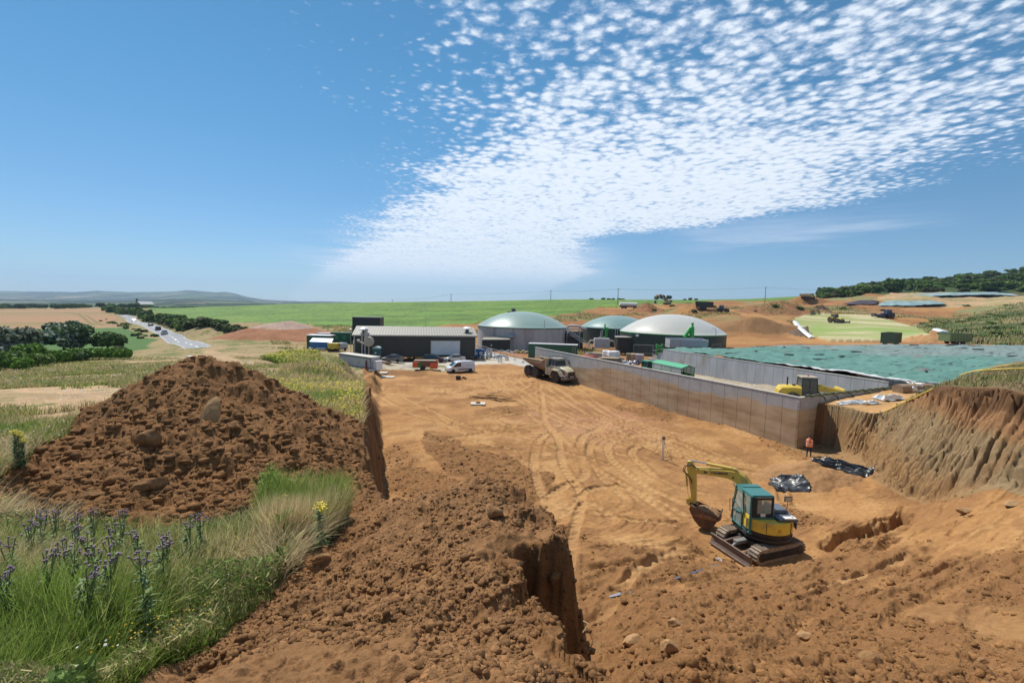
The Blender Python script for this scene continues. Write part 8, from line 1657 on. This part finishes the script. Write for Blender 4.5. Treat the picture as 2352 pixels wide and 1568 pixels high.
hosepath([(2352,203),(2100,212),(1900,227),(1800,245)],20,60,'lower yellow hose lying straight on the grassy bank top',.35)
hosepath([(1570,345),(1470,395),(1360,445),(1250,497),(1180,530),(1105,552)],20,60,'yellow hose running down from the bank top onto the sandy ledge',.12)
def at2(px, py): return hit(px,py,3,200)
p = at2(1522,1057); t = thing('survey_standpipe','clear plastic standpipe with brown cap and guy lines standing on the pit floor','standpipe',p)
b = MB(); b.cyl((-.05,0,0),(-.05,0,1.7),.035); b.cyl((.05,0,0),(.05,0,1.7),.035); b.build('tube', mat('pale_tube',(.5,.5,.55),.3), t); b = MB(); b.cyl((0,0,1.7),(0,0,1.95),.13); b.build('cap', mat('brown_cap',(.2,.13,.08),.6), t, bevel=.02); b = MB(); b.tube([(0,0,1.7),(.5,.3,.5),(.9,.6,0)],.015,5); b.tube([(0,0,1.7),(-.5,.5,.6),(-.9,.8,0)],.012,5); b.tube([(-.6,.2,.02),(.2,-.1,.02),(1.0,.5,.02)],.03,5); b.build('guy_line', dark, t)
def G3(px, py, Y): return at2(px,py)
t = thing('cover_slab','square pale concrete cover slab with a stone on top, lying on the pit floor','slab',at2(1098,928),R(4)); b = MB(); b.b2(-.85,.85,-.6,.6,0,.14); b.build('slab', concL, t, bevel=.02); b = MB(); b.lathe([(0,.14),(.3,.16),(.25,.28),(.1,.34),(0,.35)],n=9); b.build('stone', rockm, t)
r_ = random.Random(9)
p = at2(1135,913)
for i in range(16):
    b = MB(); x0 = r_.uniform(-3.2,.5); y0 = r_.uniform(-1.2,1.4); L_ = r_.uniform(1.5,4.5); an = r_.uniform(-.25,.12); q = []
    for k in range(7): f = k/6; x_ = p[0]+x0+L_*f*math.cos(an); y_ = p[1]+y0+L_*f*math.sin(an)*2; q.append((x_,y_,H(x_,y_)+.05+.06*math.sin(f*6+i)))
    b.tube(q,.028,5); tag(b.build('steel_rod', brownm), 'rusty steel reinforcing rod lying in the heap of rods on the pit floor', 'steel rod', 'rusty rods scattered on the pit floor')
t = thing('broken_stump','dark broken timber and root lump lying before the white van','timber',at2(1060,872)); b = MB()
b.box((-.5,0,.35),(.7,.5,.55)); 
for i in range(7): b.tube([(0,0,.3),(.3+.08*i,.1*math.sin(i),.5-.04*i),(.55+.05*i,.25*math.sin(i*2),.05)],.07,5,.03)
b.build('timber', mat('dark_timber',(.05,.035,.03),.9,var=.3), t)
b = MB(); q = [at2(x,y) for x,y in ((1030,862),(1050,866),(1070,870),(1092,874),(1112,883))]; b.tube([(a,c,d+.08) for a,c,d in q],.05,6,.03); tag(b.build('branch', wood), 'long thin pale branch lying in front of the white van', 'branch')
b = MB(); q = [at2(x,y) for x,y in ((1128,905),(1142,902),(1155,897))]; b.tube([(a,c,d+.06) for a,c,d in q],.05,6,.03); tag(b.build('branch', dark), 'short dark stick above the heap of rusty rods', 'branch')
t = thing('broken_log','brown broken logs by the pale slab of the plant room','timber',at2(889,838)); b = MB(); [b.cyl((-.9+i*.35,0,.15),(-.3+i*.35,.3,.5),.16,n=7) for i in range(4)]; b.build('timber', brownm, t)
# grey marker cabinet on the bank and fence posts
p = P(438,829,55); t = thing('marker_cabinet','small grey cabinet with white lid standing on the grass behind the big soil heap','cabinet',(p[0],p[1],H(p[0],p[1]))); hh_ = P(438,817.5,55)[2]-t.location.z; b = MB(); b.b2(-.32,.32,-.2,.2,-.1,hh_-.08); b.build('body', whiteg, t, bevel=.02); b = MB(); b.b2(-.37,.37,-.25,.25,hh_-.08,hh_); b.build('lid', white, t, bevel=.02)
for px,py,Y,lb in ((1453/1.0,0,0,''),):
    pass
p = P(845,895,45); t = thing('wooden_post','dark wooden post stub at the far end of the dug edge','post',(p[0]+.2,p[1],H(p[0]+.2,p[1]))); b = MB(); b.box((0,0,.6),(.18,.18,1.4)); b.build('post', brownm, t)
t = thing('hose_post','thin steel stake at the end of the yellow hose on the ledge','stake',hit(*zp(1125,600),20,60)); b = MB(); b.tube([(-.15,0,.75),(.1,0,0),(.25,0,-.5)],.035,6); b.build('stake', steel, t)
# white rag and blue strips
foldsheet('rag', at2(1650,1286)[:2], .13, .09, .4, 41, .10, plastw, 'scrap of white plastic lying below the excavator blade', 'litter', 16, .02)
bs = mat('blue_plastic_strip',(.16,.17,.22),.45,var=.4)
for i,(pts,lb) in enumerate((([(1400,1372),(1425,1366),(1450,1362)],'pale blue plastic strip half buried at the foot of the foreground heap'),([(1550,1330),(1600,1315),(1650,1298)],'long blue plastic strip half buried below the excavator blade'))):
    q = [at2(*p_) for p_ in pts]; b = MB(); b.loft([[(a,c-.03,d+.02),(a,c+.05,d+.02+.03*(k%2)),(a,c+.05,d+.035+.03*(k%2)),(a,c-.03,d+.035)] for k,(a,c,d) in enumerate(q)]); tag(b.build('plastic_strip', bs), lb, 'litter')
# crumpled clear plastic on the ledge
foldsheet('plastic_sheet', hit(*zp(930,455),25,60)[:2], 1.9, .45, .15, 51, .40, plastw, 'crumpled clear white plastic at the foot of the end wall, left piece', 'plastic sheet', 40, .05)
foldsheet('plastic_sheet', hit(*zp(1190,425),25,60)[:2], 1.2, .5, .25, 57, .60, plastw, 'crumpled clear white plastic at the foot of the end wall, right piece', 'plastic sheet', 40, .05)
foldsheet('plastic_sheet', P(*zp(1500,320),44)[:2], 2.2, .7, .15, 61, .7, plastw, 'white crumpled plastic beside the rolled tan sheet at the heap corner', 'plastic sheet', 40, .3)
p = P(*zp(1330,330),43.5); t = thing('rolled_sheet','rolled tan sheet bundle at the corner of the heap','sheet roll',(p[0],p[1],p[2]-.5),R(12)); b = MB(); b.cyl((-.9,0,.4),(3.2,0,.6),.55,.35,n=14); b.build('roll', mat('tan_sheet',(.28,.19,.12),.85,var=.3,scale=3,bump=.5), t, smooth=True)
# twisted roots at the heap's steep side
for i,(pts,lb) in enumerate((([(1338,1452),(1352,1432),(1340,1425),(1362,1470),(1350,1500)],'curled pale root hanging at the steep side of the foreground heap'),([(1378,1500),(1372,1475),(1358,1478)],'short curled root right of the hanging one'))):
    q = [P(x,y,2.95+.05*k) for k,(x,y) in enumerate(pts)]; b = MB(); o_ = []
    for k in range(len(q)-1): o_ += [Vector(q[k]).lerp(Vector(q[k+1]), f/4) for f in range(4)]
    b.tube(o_+[Vector(q[-1])],.004,5,.002); tag(b.build('root', mat('pale_root',(.38,.27,.13),.8)), lb, 'root')
# far white farmhouse roof and van glints beyond the wheat
p = P(332,697,700); t = thing('farmhouse','distant farmhouse with grey roof and brick chimney among the trees beyond the wheat field','house',(p[0],p[1],p[2]-4),R(-15)); b = MB(); b.prism([(-6,-3),(-6,3),(0,7),(6,3),(6,-3)],-10,10,axis='y'); b.build('wall', mat('pale_wall',(.4,.38,.35),.8), t); b = MB(); b.add([(-6.5,-10.5,2.9),(0,-10.5,7.3),(0,10.5,7.3),(-6.5,10.5,2.9),(6.5,-10.5,2.9),(6.5,10.5,2.9)],[(0,1,2,3),(1,4,5,2)]); o = b.build('roof', mat('slate_roof',(.30,.32,.34),.5), t); s_ = o.modifiers.new('s','SOLIDIFY'); s_.thickness=.3; b = MB(); b.b2(-5,-3,-9,-7,3,11); b.build('chimney', mat('brick',(.12,.07,.055),.9), t)
# haze filling the whole scene
hb_ = MB(); hb_.b2(-13000,13000,-60,13500,-400,520); hz = hb_.build('haze', bpy.data.materials.new('haze')); hm_ = hz.data.materials[0]; hm_.use_nodes = True; t = hm_.node_tree; t.nodes.remove(t.nodes['Principled BSDF'])
vp = nd(t,'ShaderNodeVolumePrincipled'); vp.inputs['Color'].default_value = (.52,.72,1,1); vp.inputs['Density'].default_value = HAZE_D; vp.inputs['Anisotropy'].default_value = .2; lk(t,vp,'Volume',t.nodes['Material Output'],'Volume'); hz['kind'] = 'stuff'
S.cycles.volume_bounces = 0
